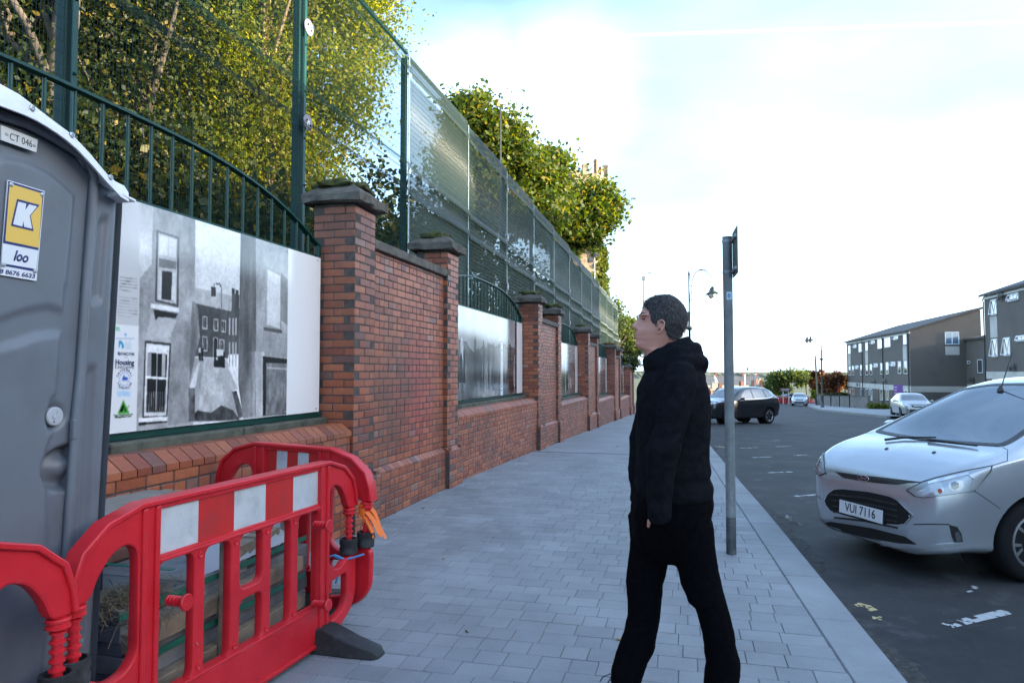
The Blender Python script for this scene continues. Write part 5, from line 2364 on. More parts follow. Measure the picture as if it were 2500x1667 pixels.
# --- undergrowth close behind the fence
lo = thing('shrub', 'dark shrubs filling the foot of the fence behind the wall', 'shrub', P(6, -5.2, 0))
bl = []
r_ = random.Random(4)
for i in range(26):
    u = r_.uniform(0, 34)
    q = P(u, -5.1 - r_.uniform(0, 1.2), G(u) + r_.uniform(1.0, 3.0)) - P(6, -5.2, 0)
    bl.append((q.x, q.y, q.z, 0.8, 0.8, 0.9))
for i in range(150):
    u = r_.uniform(7.0, 42)
    top = 4.6 if u < 12.5 else 6.3
    q = P(u, -5.3 - r_.uniform(0, 2.2), G(u) + r_.uniform(1.2, top - .8)) - P(6, -5.2, 0)
    bl.append((q.x, q.y, q.z, 1.0, 1.0, 1.0))
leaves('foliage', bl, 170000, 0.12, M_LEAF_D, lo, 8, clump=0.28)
# --- the big maple crowns over the fence
p = at(1240, 700, 25)
tree('maple_tree', 'broad maple crown lit gold on top, bulging over the mesh fence', (p.x - 1.2, p.y, -0.5), (p.x - .2, p.y, 10.0), 0.22,
     [B(1140, 300, 24, 0.85, .9, .8), B(1120, 400, 24, 0.9, 0.9, 1.1), B(1215, 350, 24.5, 1.25, 1.3, 1.2), B(1320, 430, 25.5, 1.2, 1.2, 1.0), B(1260, 420, 24.5, 1.2, 1.2, 1.0), B(1180, 480, 24, 1.4, 1.2, 1.4), B(1290, 520, 25, 1.3, 1.2, 0.9), B(1340, 400, 25.5, 0.6, .7, .5), B(1110, 255, 24, 0.35, .4, .35, .6), B(1170, 245, 24, .35, .4, .4, .5)],
     46000, 0.17, M_LEAF_M, M_BARK, 5, 'trees behind the wall', clump=0.26, per=20)
p = at(1400, 800, 31)
tree('maple_tree', 'lower maple with large bright green leaves, hanging over the fence before the tower', (p.x - 1.2, p.y, -0.8), (p.x - .3, p.y, 8.0), 0.2,
     [B(1385, 490, 31, 1.1, 1.1, 0.7), B(1455, 470, 31, 0.65, .7, .4), B(1360, 560, 30.5, 1.3, 1.2, 0.6), B(1440, 530, 31, 1.2, 1.1, 0.8), B(1330, 500, 30, 1.2, 1.2, 1.0), B(1490, 500, 31, 0.5, .5, .3, .7), B(1505, 525, 31, 0.3, .4, .2, .5), B(1430, 580, 31, .7, .7, .3)],
     30000, 0.20, M_LEAF_M, M_BARK, 6, 'trees behind the wall', clump=0.28, per=18)
# --- ivy on the tower
iv = thing('ivy', 'bright ivy climbing the lower right side of the stone tower', 'ivy', (TX.x, TX.y, -2))
bl = []
for i in range(70):
    a = r_.uniform(-2.0, 0.15)
    z = r_.uniform(5, 14.2) * (1 if r_.random() < .8 else 0.8)
    bl.append(((R0 + .08) * math.cos(a + .2), (R0 + .08) * math.sin(a + .2), z, 0.30, 0.30, 0.7))
leaves('foliage', bl, 26000, 0.20, M_LEAF_I, iv, 9, clump=0.14)
# --- shrub over the far end of the wall, and trees beyond
p = at(1500, 860, 46)
tree('leafy_tree', 'sunlit tree beyond the end of the tall fence, left of the man\'s face', (p.x, p.y, -1.5), (p.x, p.y, 4.5), 0.12,
     [B(1500, 800, 47, .7, .7, .8), B(1525, 800, 48, 0.9, 0.9, 0.9), B(1555, 820, 49, 0.8, .8, 0.7), B(1500, 755, 47, .5, .5, .5), B(1480, 740, 46, .35, .4, .5), B(1540, 850, 48, .9, .9, .7)], 9000, 0.2, M_LEAF_G, M_BARK, 10, None, clump=0.25, per=16)
sh = thing('shrub', 'dark green shrub growing over the wall top by the man\'s face', 'shrub', tuple(at(1530, 888, 38.5)))
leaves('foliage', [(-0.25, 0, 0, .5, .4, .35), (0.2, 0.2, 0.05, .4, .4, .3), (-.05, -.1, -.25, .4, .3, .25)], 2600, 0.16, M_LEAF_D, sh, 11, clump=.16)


def far_tree(px, py, Y, w, h, lm, label, seed, n=7000, size=0.32, name='leafy_tree', g=None):
    c = at(px, py, Y)
    u, n_ = UN(c.x, c.y)
    gz = G(u) - .3
    bl = []
    r = random.Random(seed)
    for i in range(9):
        bl.append((c.x + r.uniform(-.38, .38) * w, c.y + r.uniform(-.3, .3) * w, c.z + r.uniform(-.30, .28) * h, w * .24, w * .24, h * .22))
    return tree(name, label, (c.x, c.y, gz), (c.x, c.y, c.z + h * .2), 0.14, bl, n, size, lm, M_BARK, seed, g, clump=w * .06, per=14)


far_tree(1922, 935, 104, 5.4, 4.4, M_LEAF_G, 'round green tree at the end of the street behind the brown sign', 40)
far_tree(1893, 940, 108, 2.6, 3.6, M_LEAF_G, 'narrow green tree left of the round green one', 46, 3000)
far_tree(1968, 925, 112, 3.4, 3.0, M_LEAF_G, 'green tree between the round tree and the copper one', 47, 3000)
far_tree(2020, 935, 100, 4.0, 3.7, M_LEAF_R, 'copper red tree glowing orange behind the far lamp post', 41)
far_tree(1994, 925, 103, 2.0, 3.2, M_LEAF_R, 'dark copper tree left of the far lamp post', 48, 2500)
far_tree(2062, 930, 112, 2.4, 3.4, M_LEAF_D, 'dark tree at the left end of the brown flats', 42, 3000)
far_tree(1992, 962, 84, 1.1, 1.3, M_LEAF_Y, 'yellow green bush by the leaning pole', 43, 1800, 0.2, 'bush')
for i, px in enumerate((2024, 2054)):
    c = at(px, 966, 86)
    s = thing('bush', ['left half of the clipped hedge behind the garden wall', 'right half of the clipped hedge behind the garden wall'][i], 'hedge', tuple(c))
    leaves('foliage', [(0, 0, 0, .85, .5, .33), (0, 0, -.4, .8, .5, .33)], 2000, .2, M_LEAF_D, s, 50 + i, clump=.12)
c = at(2152, 994, 58)
s = thing('bush', 'low green hedge left of the small silver hatchback', 'hedge', tuple(c))
leaves('foliage', [(0, 0, 0, .6, .5, .3), (-.4, .3, -.05, .6, .5, .3)], 2200, .16, M_LEAF_I, s, 52, clump=.12)

# --- far town: roofs, then wooded hills
M_FARB = mat('far_red_brick', (0.20, 0.085, 0.06), 0.9)
M_FARW = mat('far_pale_wall', (0.40, 0.36, 0.31), 0.9)
M_FARR = mat('far_slate_roof', (0.085, 0.088, 0.095), 0.8, var=0.2, vscale=.4)
TERR = -4.18


def house(px0, px1, py_eave, py_ridge, Y, wm, label, rz=0.0, dep=7.0, chim=2, name='house'):
    a, b = at(px0, py_eave, Y), at(px1, py_eave, Y)
    zr = at(px0, py_ridge, Y).z
    w = b.x - a.x
    root = thing(name, label, 'house', ((a.x + b.x) / 2, Y, TERR - 0.3), rz, 'far houses down the street')
    e, rg = a.z - TERR + .3, zr - TERR + .3
    mb = MB()
    mb.loft([[(x, 0, 0), (x, dep, 0), (x, dep, e), (x, dep / 2, rg - .1), (x, 0, e)] for x in (-w / 2, w / 2)])
    mb.build('wall', wm, root)
    mb = MB()
    s = (rg - e) / (dep / 2)
    for sg in (0, 1):
        y0, y1 = (-.3, dep / 2) if sg == 0 else (dep + .3, dep / 2)
        mb.loft([[(x, y0, e - s * .3), (x, y1, rg), (x, y1, rg + .15), (x, y0, e - s * .3 + .15)] for x in (-w / 2 - .2, w / 2 + .2)])
    rf = mb.build('roof', M_FARR, root)
    for i in range(chim):
        x = -w / 2 + .6 + (w - 1.2) * i / max(1, chim - 1)
        mb = MB()
        mb.box(x - .4, x + .4, dep / 2 - .5, dep / 2 + .5, rg - .5, rg + 1.3)
        mb.build('chimney', M_FARB, rf)
    nw = max(2, int(w / 2.2))
    for i in range(nw):
        for z in (e - 1.6, e - 4.2):
            x = -w / 2 + w * (i + .5) / nw
            if z < .8:
                continue
            mb = MB()
            mb.box(x - .4, x + .4, -.05, .0, z - .55, z + .55)
            mb.build('window', M_PANE, root)
    return root


house(1706, 1752, 985, 968, 122, M_FARB, 'red brick house with grey roof just left of the sign pole', rad(-38), 6, 2)
house(1718, 1862, 937, 918, 250, M_FARW, 'long grey roofed terrace far down the street', 0, 9, 5)
house(1795, 1835, 962, 944, 170, M_FARB, 'red brick house roof above the dark car', rad(10), 7, 2)
house(1838, 1870, 958, 942, 165, M_FARB, 'small red brick house beside the white post', rad(-12), 7, 2)
house(1858, 1884, 955, 936, 190, M_FARW, 'pale rendered house left of the green trees', rad(15), 7, 1)
house(1762, 1795, 962, 948, 185, M_FARW, 'pale grey house roof behind the sign pole', 0, 7, 2)
c = at(1744, 955, 210)
mb = MB()
T_ = thing('clock_tower', 'small pale stone tower among the far roofs', 'tower', (c.x, c.y, TERR - .3))
zt2 = at(1744, 925, 210).z - TERR + .3
mb.box(-.9, .9, -.9, .9, 0, zt2 - 1.2)
mb.box(-1.05, 1.05, -1.05, 1.05, zt2 - 1.2, zt2 - 1.0)
mb.build('shaft', M_FARW, T_)
mb = MB()
mb.lathe([(1.0, zt2 - 1), (0.7, zt2 + .2), (.1, zt2 + 1.1), (0, zt2 + 1.2)], 8)
mb.build('cupola', M_FARW, T_)
c = at(1853, 950, 200)
T_ = thing('church_gable', 'pale church gable and spire stub beyond the lamp', 'church', (c.x, c.y, TERR - .3))
zt2 = at(1853, 922, 200).z - TERR + .3
mb = MB()
mb.prism([(-1.8, 0), (1.4, 0), (1.4, zt2 - 3.2), (.4, zt2), (-.3, zt2 - 1.2), (-1.8, zt2 - 3)], 0, 5)
mb.build('wall', mat('far_sandstone', (0.42, 0.33, 0.22), 0.9), T_)
M_HILL = mat('far_wooded_hill', (0.075, 0.085, 0.05), 0.95, var=0.45, vscale=0.06, space='Object')


def ridge(name, Y, x0, x1, top, seed, step=2.4):
    r = np.random.default_rng(seed)
    n = int((x1 - x0) / step)
    xs = np.linspace(x0, x1, n)
    b = np.interp(xs, np.linspace(x0, x1, max(4, n // 14)), r.random(max(4, n // 14)))
    b2 = np.interp(xs, np.linspace(x0, x1, max(4, n // 3)), r.random(max(4, n // 3)))
    h = top(xs) + b * 2.2 + b2 * 1.6 + r.random(n) * .7
    vs, fs = [], []
    for i, x in enumerate(xs):
        vs += [(x, Y - 60, TERR - 1.5), (x, Y - 12 + r.uniform(-4, 4), h[i] * .55 + TERR * .45 + r.uniform(-.8, .8)), (x, Y, h[i]), (x, Y + 120, TERR - 1.5)]
    for i in range(n - 1):
        for j in range(3):
            a = 4 * i + j
            fs.append((a, a + 4, a + 5, a + 1))
    mb = MB()
    mb.add(vs, fs)
    return kind(mb.build(name, M_HILL), 'structure')


ridge('hills', 620, -300, 1300, lambda x: np.interp(x, [-300, 165, 200, 240, 1300], [3, -0.2, -3.0, -4.0, -3]), 3)
ridge('hills', 820, -300, 1700, lambda x: np.interp(x, [-300, 220, 300, 1700], [4, -2.0, -3.0, -2]), 5, 3.2)

# ================================================================== THE TOILET CABIN
NT_ = -2.2                              # its front stands this far from the camera line
M_LOO = mat('grey_moulded_plastic', (0.135, 0.150, 0.172), 0.42, var=0.06, vscale=5, bump=0.05, bscale=120, dirt=(0.105, 0.115, 0.13), dscale=2.2)
M_LOO_D = mat('dark_grey_plastic', (0.085, 0.092, 0.105), 0.4)
M_LOO_S = mat('blue_cabin_side', (0.02, 0.13, 0.45), 0.45)
M_LROOF = mat('white_translucent_roof', (0.74, 0.76, 0.78), 0.4, var=0.05, vscale=5, dirt=(0.55, 0.56, 0.55), dscale=3)
M_RIVET = mat('rivet_metal', (0.40, 0.41, 0.42), 0.35, 0.7)
M_LOCK = mat('lock_grey', (0.42, 0.43, 0.45), 0.4)
UL = 2.33                               # right hand edge of the cabin along the street
LOO = thing('portable_toilet', 'grey plastic toilet cabin with white curved roof and yellow and white sign', 'portable toilet', P(UL, NT_, 0), WALL_RZ)


def TA(x, y, n=NT_):
    u, h = on_plane(x * 0.33171, 180 + y * 0.33171, n)
    return u - UL, h


def TB(x, y, n=NT_):
    u, h = on_plane(x * 0.38245, 700 + y * 0.38265, n)
    return u - UL, h


def lean(h):
    return -0.045 * max(0, (2.15 - h)) / 1.1


WL = -1.16                              # left side of the cabin


def sdf(px, pz, poly):
    """signed distance, inside positive"""
    d = np.full(px.shape, 1e9)
    ins = np.zeros(px.shape, bool)
    k = len(poly)
    for i in range(k):
        ax, az = poly[i]
        bx, bz = poly[(i + 1) % k]
        ex, ez = bx - ax, bz - az
        t = np.clip(((px - ax) * ex + (pz - az) * ez) / (ex * ex + ez * ez + 1e-12), 0, 1)
        d = np.minimum(d, np.hypot(px - ax - t * ex, pz - az - t * ez))
        if az != bz:
            c = ((az > pz) != (bz > pz)) & (px < ex * (pz - az) / ez + ax)
            ins ^= c
    return np.where(ins, d, -d)


def sstep(d, a, b):
    t = np.clip((d - a) / (b - a), 0, 1)
    return t * t * (3 - 2 * t)


def field(name, x0, x1, z0, top, hf, nx, nz, mt, parent, back=0.02, xl=None, xr=None):
    """relief panel: x across, z up to top(x); hf gives how far it stands out (towards -y)"""
    f = np.linspace(0, 1, nx + 1)
    g = np.linspace(0, 1, nz + 1)
    F, Gg = np.meshgrid(f, g)
    X = x0 + (x1 - x0) * F
    T = np.vectorize(top)(X)
    Z = z0 + (T - z0) * Gg
    XX = X + np.vectorize(lean)(Z)
    Yv = -hf(X, Z)
    n = (nx + 1) * (nz + 1)
    v = np.stack([XX, Yv, Z], -1).reshape(-1, 3)
    fs = [(j * (nx + 1) + i, j * (nx + 1) + i + 1, (j + 1) * (nx + 1) + i + 1, (j + 1) * (nx + 1) + i) for j in range(nz) for i in range(nx)]
    mb = MB()
    mb.v = [tuple(p) for p in v]
    mb.f = fs
    # rim and back so that it has thickness
    per = [i for i in range(nx + 1)] + [j * (nx + 1) + nx for j in range(1, nz + 1)] + [nz * (nx + 1) + i for i in range(nx - 1, -1, -1)] + [j * (nx + 1) for j in range(nz - 1, 0, -1)]
    b = len(mb.v)
    mb.v += [(v[i][0], back, v[i][2]) for i in per]
    k = len(per)
    for i in range(k):
        mb.f.append((per[i], per[(i + 1) % k], b + (i + 1) % k, b + i))
    mb.m = [0] * len(mb.f)
    return mb.build(name, mt, parent, smooth=55)


upper = [TA(*q, n=NT_ + .07) for q in ((0, 52), (180, 150), (330, 268), (450, 360), (560, 442), (700, 590), (780, 690), (860, 782), (945, 822))]
upper.sort()
ux, uz = [p_[0] for p_ in upper], [p_[1] for p_ in upper]
# arch of the roof: lower edge of the white lip
lip = [TA(*q, n=NT_ + .07) for q in ((0, 240), (140, 292), (235, 330), (350, 397), (460, 470), (560, 555), (660, 660), (760, 775), (880, 905))]
lip.sort()
tub = [TA(*q) for q in ((0, 318), (175, 372), (350, 462), (500, 552), (600, 625), (652, 700), (672, 770))]
tub.sort()
tub_r = [TB(*q) for q in ((530, 0), (492, 560), (467, 800), (420, 1460))]
xt = [p_[0] for p_ in tub]
zt_ = [p_[1] for p_ in tub]
cx0, cz0 = tub[0]
mid = WL / 2 - 0.02


def tub_top(x):
    if x < cx0:
        # symmetrical cabin: mirror about the middle
        xm = 2 * mid - x
        if xm > cx0:
            return float(np.interp(xm, xt, zt_)) if xm < xt[-1] else zt_[-1]
        return cz0 + 0.02
    return float(np.interp(x, xt, zt_))


XJ = tub[-1][0]
pA = [TA(x, y) for x, y in ((545, 890), (545, 960), (520, 1250), (492, 1560))] + [TB(x, y) for x, y in ((415, 0), (400, 178), (300, 142), (150, 168), (0, 222))]
left = WL - XJ
pA2 = pA + [(left + .1, pA[-1][1] - 0.06), (left + .1, 1.95)] + [TA(0, 600)] + [TA(x, y) for x, y in ((200, 640), (350, 720), (450, 800))]
pA2 = [(x - lean(z), z) for x, z in pA2]
pB = [TB(x, y) for x, y in ((0, 362), (100, 335), (200, 295), (300, 280), (393, 280), (380, 480), (362, 700), (330, 730), (310, 800), (320, 900), (345, 930), (300, 1040), (275, 1150), (300, 1310), (310, 1568))]
pB2 = pB + [(pB[-1][0], 0.35), (left + .1, 0.35), (left + .1, pB[0][1] - .05)]
pB2 = [(x - lean(z), z) for x, z in pB2]
hx, hz = TB(398, 1155)
hx -= lean(hz)
kx, kz = TB(345, 826)
kx -= lean(kz)
hrx = abs(TB(440, 1155)[0] - TB(285, 1155)[0]) * 1.25
hrz = abs(TB(400, 1000)[1] - TB(400, 1310)[1]) / 2


def relief(X, Z):
    h = 0.012 * sstep(sdf(X, Z, pA2), -0.004, 0.022)
    dB = sdf(X, Z, pB2)
    h = np.maximum(h, 0.014 * sstep(dB, -0.004, 0.03))
    # overhanging wave: the upper panel swells towards its lower edge
    e = np.hypot((X - hx - .02) / hrx, (Z - hz) / hrz)
    h = h - 0.045 * sstep(1 - e, 0.0, 0.28) + 0.030 * sstep(1 - e, 0.35, 0.9)
    e2 = np.hypot(X - kx, Z - kz)
    h = h - 0.016 * sstep(0.052 - e2, 0.0, 0.016)
    return h


field('door', left, XJ - 0.012, 0.22, lambda x: tub_top(x) - 0.022, relief, 90, 190, M_LOO, LOO)
# jamb with two long slots
s1 = [TA(735, 1065), TA(795, 1065), TB(645, 90), TB(592, 90)]
s2 = [TB(562, 520), TB(610, 520), TB(575, 1568), TB(520, 1568)]
s1 = [(x - lean(z), z) for x, z in s1]
s2 = [(x - lean(z), z) for x, z in s2]
s2 = s2[:2] + [(s2[2][0], 0.5), (s2[3][0], 0.5)]


def relief_j(X, Z):
    h = np.zeros_like(X)
    for s in (s1, s2):
        d = sdf(X, Z, s)
        h = h - 0.016 * sstep(d, -0.012, 0.010)
    h = h - 0.05 * sstep(X, -0.075, 0.0) ** 1.5
    return h


lipx, lipz = [p_[0] for p_ in lip], [p_[1] for p_ in lip]


def jamb_top(x):
    return float(np.interp(x, ux, uz)) - 0.022


field('jamb', XJ + 0.008, -0.002, 0.15, jamb_top, relief_j, 40, 120, M_LOO, LOO)
mb = MB()
mb.tube([(xt[i] + lean(zt_[i]) * .0, -0.012, zt_[i]) for i in range(len(xt))] + [(x + .002, -0.012, z) for x, z in tub_r] + [(tub_r[-1][0] - .035, -0.012, 0.25)], 0.0165, 10)
mb.build('door_frame_tube', M_LOO, LOO, smooth=60)
mb = MB()
mb.tube([(2 * mid - xt[i], -0.012, zt_[i]) for i in range(len(xt))][::-1] + [(xt[0], -0.012, zt_[0])], 0.0165, 10)
mb.build('door_frame_tube', M_LOO, LOO, smooth=60)
# header above the door, under the roof
mb = MB()
hd = []
for i in range(len(lipx)):
    hd.append((lipx[i], float(np.interp(lipx[i], ux, uz)) - .022))
poly = hd + [(x, tub_top(x) - 0.03) for x in reversed(lipx) if x < XJ]
mb.prism(poly, 0.004, 0.05)
mb.build('header', M_LOO_D, LOO)
# walls
DEP = 0.80
mb = MB()


def arch_full(x):
    if x < lipx[0]:
        xm = 2 * mid - x
        return float(np.interp(xm, ux, uz)) - 0.02
    return float(np.interp(x, ux, uz)) - 0.02


xs = [WL + (0 - WL) * i / 24 for i in range(25)]
poly = [(WL + .02, 0.12)] + [(x, arch_full(x) - .01) for x in xs] + [(-0.115, 0.12)]
mb.prism(poly, 0.055, DEP)
mb.build('cabin_body', M_LOO, LOO)
mb = MB()
mb.loft([[(0.0 + lean(z), 0.05, z), (0.004 + lean(z), 0.05, z), (0.004 + lean(z), DEP, z), (0.0 + lean(z), DEP, z)] for z in (0.15, 1.2, arch_full(0) - 0.03)])
mb.build('side_panel', M_LOO_S, LOO)
mb = MB()
for x in (WL + .1, -0.3):
    mb.box(x - .07, x + .07, 0.0, DEP, 0.0, 0.12)
mb.build('skid', M_LOO_D, LOO)
# roof
lo2 = lip + [TA(930, 940, n=NT_ + .07)]
ux, uz = [p_[0] for p_ in upper], [p_[1] for p_ in upper]
lx, lz = [p_[0] for p_ in lo2], [p_[1] for p_ in lo2]


def mir(f, x, x0):
    return f(x) if x >= x0 else f(max(2 * mid - x, x0))


x_hi = max(ux[-1], lx[-1])
n = 26
rings = []
for i in range(n + 1):
    x = (2 * mid - x_hi) + (2 * x_hi - 2 * mid) * i / n
    zu = mir(lambda q: float(np.interp(q, ux, uz)), x, ux[0])
    zl = mir(lambda q: float(np.interp(q, lx, lz)), x, lx[0])
    zl = min(zl, zu - 0.02)
    rings.append([(x, -0.075, zl), (x, -0.072, zl + (zu - zl) * .55), (x, -0.050, zu), (x, DEP + .02, zu), (x, DEP + .02, zu - .016), (x, -0.052, zu - .016), (x, -0.066, zl)])
mb = MB()
mb.loft(rings)
tipx, tipz = TA(985, 945, n=NT_ + .07)
mb.loft([[(x_hi - .03, -0.075, zz), (x_hi - .03, DEP + .02, zz), (tipx, DEP + .03, zz - .012), (tipx, -0.08, zz - .012)] for zz in (tipz + .012, tipz + .020)])
RF = mb.build('roof', M_LROOF, LOO, smooth=35)
for q in ((232, 257), (525, 453), (809, 764)):
    x, z = TA(*q, n=NT_ + .07)
    M = Matrix.Translation((x, -0.073, z)) @ Matrix.Rotation(math.pi / 2, 4, 'X')
    mb = MB()
    mb.lathe([(0.011, -.003), (0.010, 0.003), (0.006, 0.004), (0.005, 0.002), (0, 0.002)], 16, M=M)
    mb.build('rivet', M_RIVET, RF, smooth=40)
# number plate of the cabin and its sign
M_LBL = mat('plate_white', (0.62, 0.62, 0.60), 0.4)
M_YEL = mat('sign_yellow', (0.74, 0.48, 0.09), 0.35)
M_NVY = mat('sign_navy', (0.018, 0.028, 0.14), 0.35)
M_SWH = mat('sign_white', (0.70, 0.72, 0.74), 0.35)
M_BLK = mat('black_ink', (0.012, 0.012, 0.015), 0.4)


def front_pts(pts, y, f=TA):
    return [(x, y, z) for x, z in (f(*p_) for p_ in pts)]


def flat(name, pts, y, mt, parent, th=0.002, f=TA):
    q = [f(*p_) for p_ in pts]
    mb = MB()
    mb.prism(q, y - th, y)
    return mb.build(name, mt, parent)


PLT = flat('number_plate', [(-30, 383), (243, 490), (232, 583), (-30, 492)], -0.017, M_LBL, LOO, 0.004)


def frame_on(p0, p1, p2):
    """x axis from p0 to p1, z axis towards p2 (all cabin x,z)"""
    return Vector(p0), Vector(p1), Vector(p2)


def skewed_text(s, mt, parent, c, wv, hv, y, **k):
    """lettering filling the parallelogram centred on c with half vectors wv, hv"""
    me = text_mesh(s, 1.0, extrude=0.0, **k)
    co = np.array([v.co for v in me.vertices])
    x0, x1, z0, z1 = co[:, 0].min(), co[:, 0].max(), co[:, 2].min(), co[:, 2].max()
    for v in me.vertices:
        a = (v.co.x - x0) / (x1 - x0) * 2 - 1
        b = (v.co.z - z0) / (z1 - z0) * 2 - 1
        v.co = (c[0] + wv[0] * a + hv[0] * b, y, c[1] + wv[1] * a + hv[1] * b)
    me.materials.clear()
    me.materials.append(mt)
    o = put('lettering', me, parent)
    m_ = o.modifiers.new('thick', 'SOLIDIFY')
    m_.thickness = 0.0004
    return o


def quad_text(s, mt, parent, bl, br, tl, y, f=TA, **k):
    a, b, c = Vector(f(*bl)), Vector(f(*br)), Vector(f(*tl))
    w, h = (b - a) / 2, (c - a) / 2
    return skewed_text(s, mt, parent, a + w + h, w, h, y, **k)


quad_text('CT 046', M_BLK, PLT, (33, 490), (200, 548), (36, 438), -0.0218)
for q in ((12, 450), (218, 534)):
    x, z = TA(*q)
    mb = MB()
    mb.lathe([(0.006, 0), (0.005, 0.003), (0, 0.0035)], 10, M=Matrix.Translation((x, -0.0205, z)) @ Matrix.Rotation(math.pi / 2, 4, 'X'))
    mb.build('rivet', M_RIVET, PLT)
ys = -0.016
SG = flat('sign', [(22, 785), (295, 868), (235, 1527), (-32, 1482)], ys, M_SWH, LOO, 0.004)
flat('blue_border', [(26, 793), (288, 873), (233, 1460), (-28, 1412)], ys - 0.0045, M_NVY, SG, 0.0004)
flat('yellow_field', [(34, 812), (277, 886), (248, 1284), (2, 1232)], ys - 0.0050, M_YEL, SG, 0.0004)
flat('white_field', [(-18, 1250), (246, 1302), (231, 1440), (-26, 1396)], ys - 0.0050, M_SWH, SG, 0.0004)
flat('mark_outline', [(88, 925), (255, 970), (188, 1048), (210, 1162), (42, 1122)], ys - 0.0055, M_NVY, SG, 0.0004)
flat('mark_letter', [(96, 945), (155, 960), (148, 1008), (176, 965), (236, 980), (180, 1048), (198, 1144), (140, 1130), (134, 1085), (126, 1128), (58, 1110)], ys - 0.0060, M_SWH, SG, 0.0004)
quad_text('loo', M_NVY, SG, (60, 1378), (166, 1398), (78, 1300), ys - 0.0056, bold=0.04, shear=0.1)
quad_text('028 8676 6633', M_NVY, SG, (-95, 1462), (222, 1510), (-92, 1426), ys - 0.0047, bold=0.03, shear=0.12)
for q in ((45, 820), (274, 893), (222, 1455), (-12, 1408)):
    x, z = TA(*q)
    mb = MB()
    mb.lathe([(0.008, 0), (0.0075, 0.003), (0.004, 0.004), (0, 0.004)], 14, M=Matrix.Translation((x, ys - .0045, z)) @ Matrix.Rotation(math.pi / 2, 4, 'X'))
    mb.build('rivet', M_RIVET, SG, smooth=40)
# lock and latch
kx2, kz2 = TB(345, 826)
mb = MB()
mb.lathe([(0.033, 0.0), (0.034, 0.016), (0.030, 0.020), (0.012, 0.019), (0.0, 0.019)], 28, M=Matrix.Translation((kx2, 0.012, kz2)) @ Matrix.Rotation(math.pi / 2, 4, 'X'))
LK_ = mb.build('lock', M_LOCK, LOO, smooth=40)
mb = MB()
mb.box(-0.004, 0.004, -0.016, -0.006, -0.02, 0.02, M=Matrix.Translation((kx2, 0, kz2)) @ Matrix.Rotation(0.4, 4, 'Y'))
mb.lathe([(0.013, 0), (0.012, .006), (0, .007)], 14, M=Matrix.Translation((kx2, -.006, kz2)) @ Matrix.Rotation(math.pi / 2, 4, 'X'))
mb.build('thumb_turn', M_LOCK, LK_, bevel=0.001)
a = [TB(428, 845), TB(452, 845), TB(470, 890), TB(455, 965), TB(425, 972)]
mb = MB()
mb.prism(a, -0.03, -0.012)
mb.build('latch', M_LOO, LOO, bevel=0.003)
# ================================================================== RED BARRIERS
def red_plastic():
    t = NT('red_moulded_plastic')
    pos = t.new('NewGeometry').outputs['Position']
    f = t.noise(pos, 5.0, 6, 0.65)
    c = t.ramp(f, [(0.3, (0.50, 0.008, 0.016)), (0.65, (0.62, 0.016, 0.026)), (0.8, (0.60, 0.05, 0.055))])
    k = t.ramp(t.noise(pos, 16.0, 9, 0.8), [(0.60, (0, 0, 0)), (0.72, (.45, .45, .45))])
    c = t.mix(k, c, (0.42, 0.12, 0.12))
    k = t.ramp(t.noise(pos, 7.0, 8, 0.75), [(0.60, (0, 0, 0)), (0.75, (.6, .6, .6))])
    c = t.mix(k, c, (0.22, 0.03, 0.028))
    k = t.ramp(t.noise(pos, 16.0, 9, 0.8), [(0.60, (0, 0, 0)), (0.72, (.5, .5, .5))])
    c = t.mix(k, c, (0.40, 0.12, 0.12))
    k = t.ramp(t.noise(pos, 7.0, 8, 0.75), [(0.62, (0, 0, 0)), (0.75, (.6, .6, .6))])
    c = t.mix(k, c, (0.20, 0.035, 0.03))
    t.link(c, t.b.inputs['Base Color'])
    t.b.inputs['Roughness'].default_value = 0.42
    t.bump(t.noise(pos, 240.0, 2, 0.5), 0.08, 0.002)
    return t.mat


M_RED = red_plastic()
M_STRW = mat('white_reflective_strip', (0.50, 0.52, 0.53), 0.45, var=0.08, vscale=9, dirt=(0.36, 0.37, 0.37), dscale=5)
M_STRR = mat('red_reflective_strip', (0.50, 0.020, 0.018), 0.4, var=0.1, vscale=9, dirt=(0.36, 0.03, 0.03), dscale=5)
M_RUB = mat('black_rubber', (0.014, 0.014, 0.015), 0.7, var=0.4, vscale=20, bump=0.3, bscale=60, dirt=(0.05, 0.05, 0.05), dscale=8)


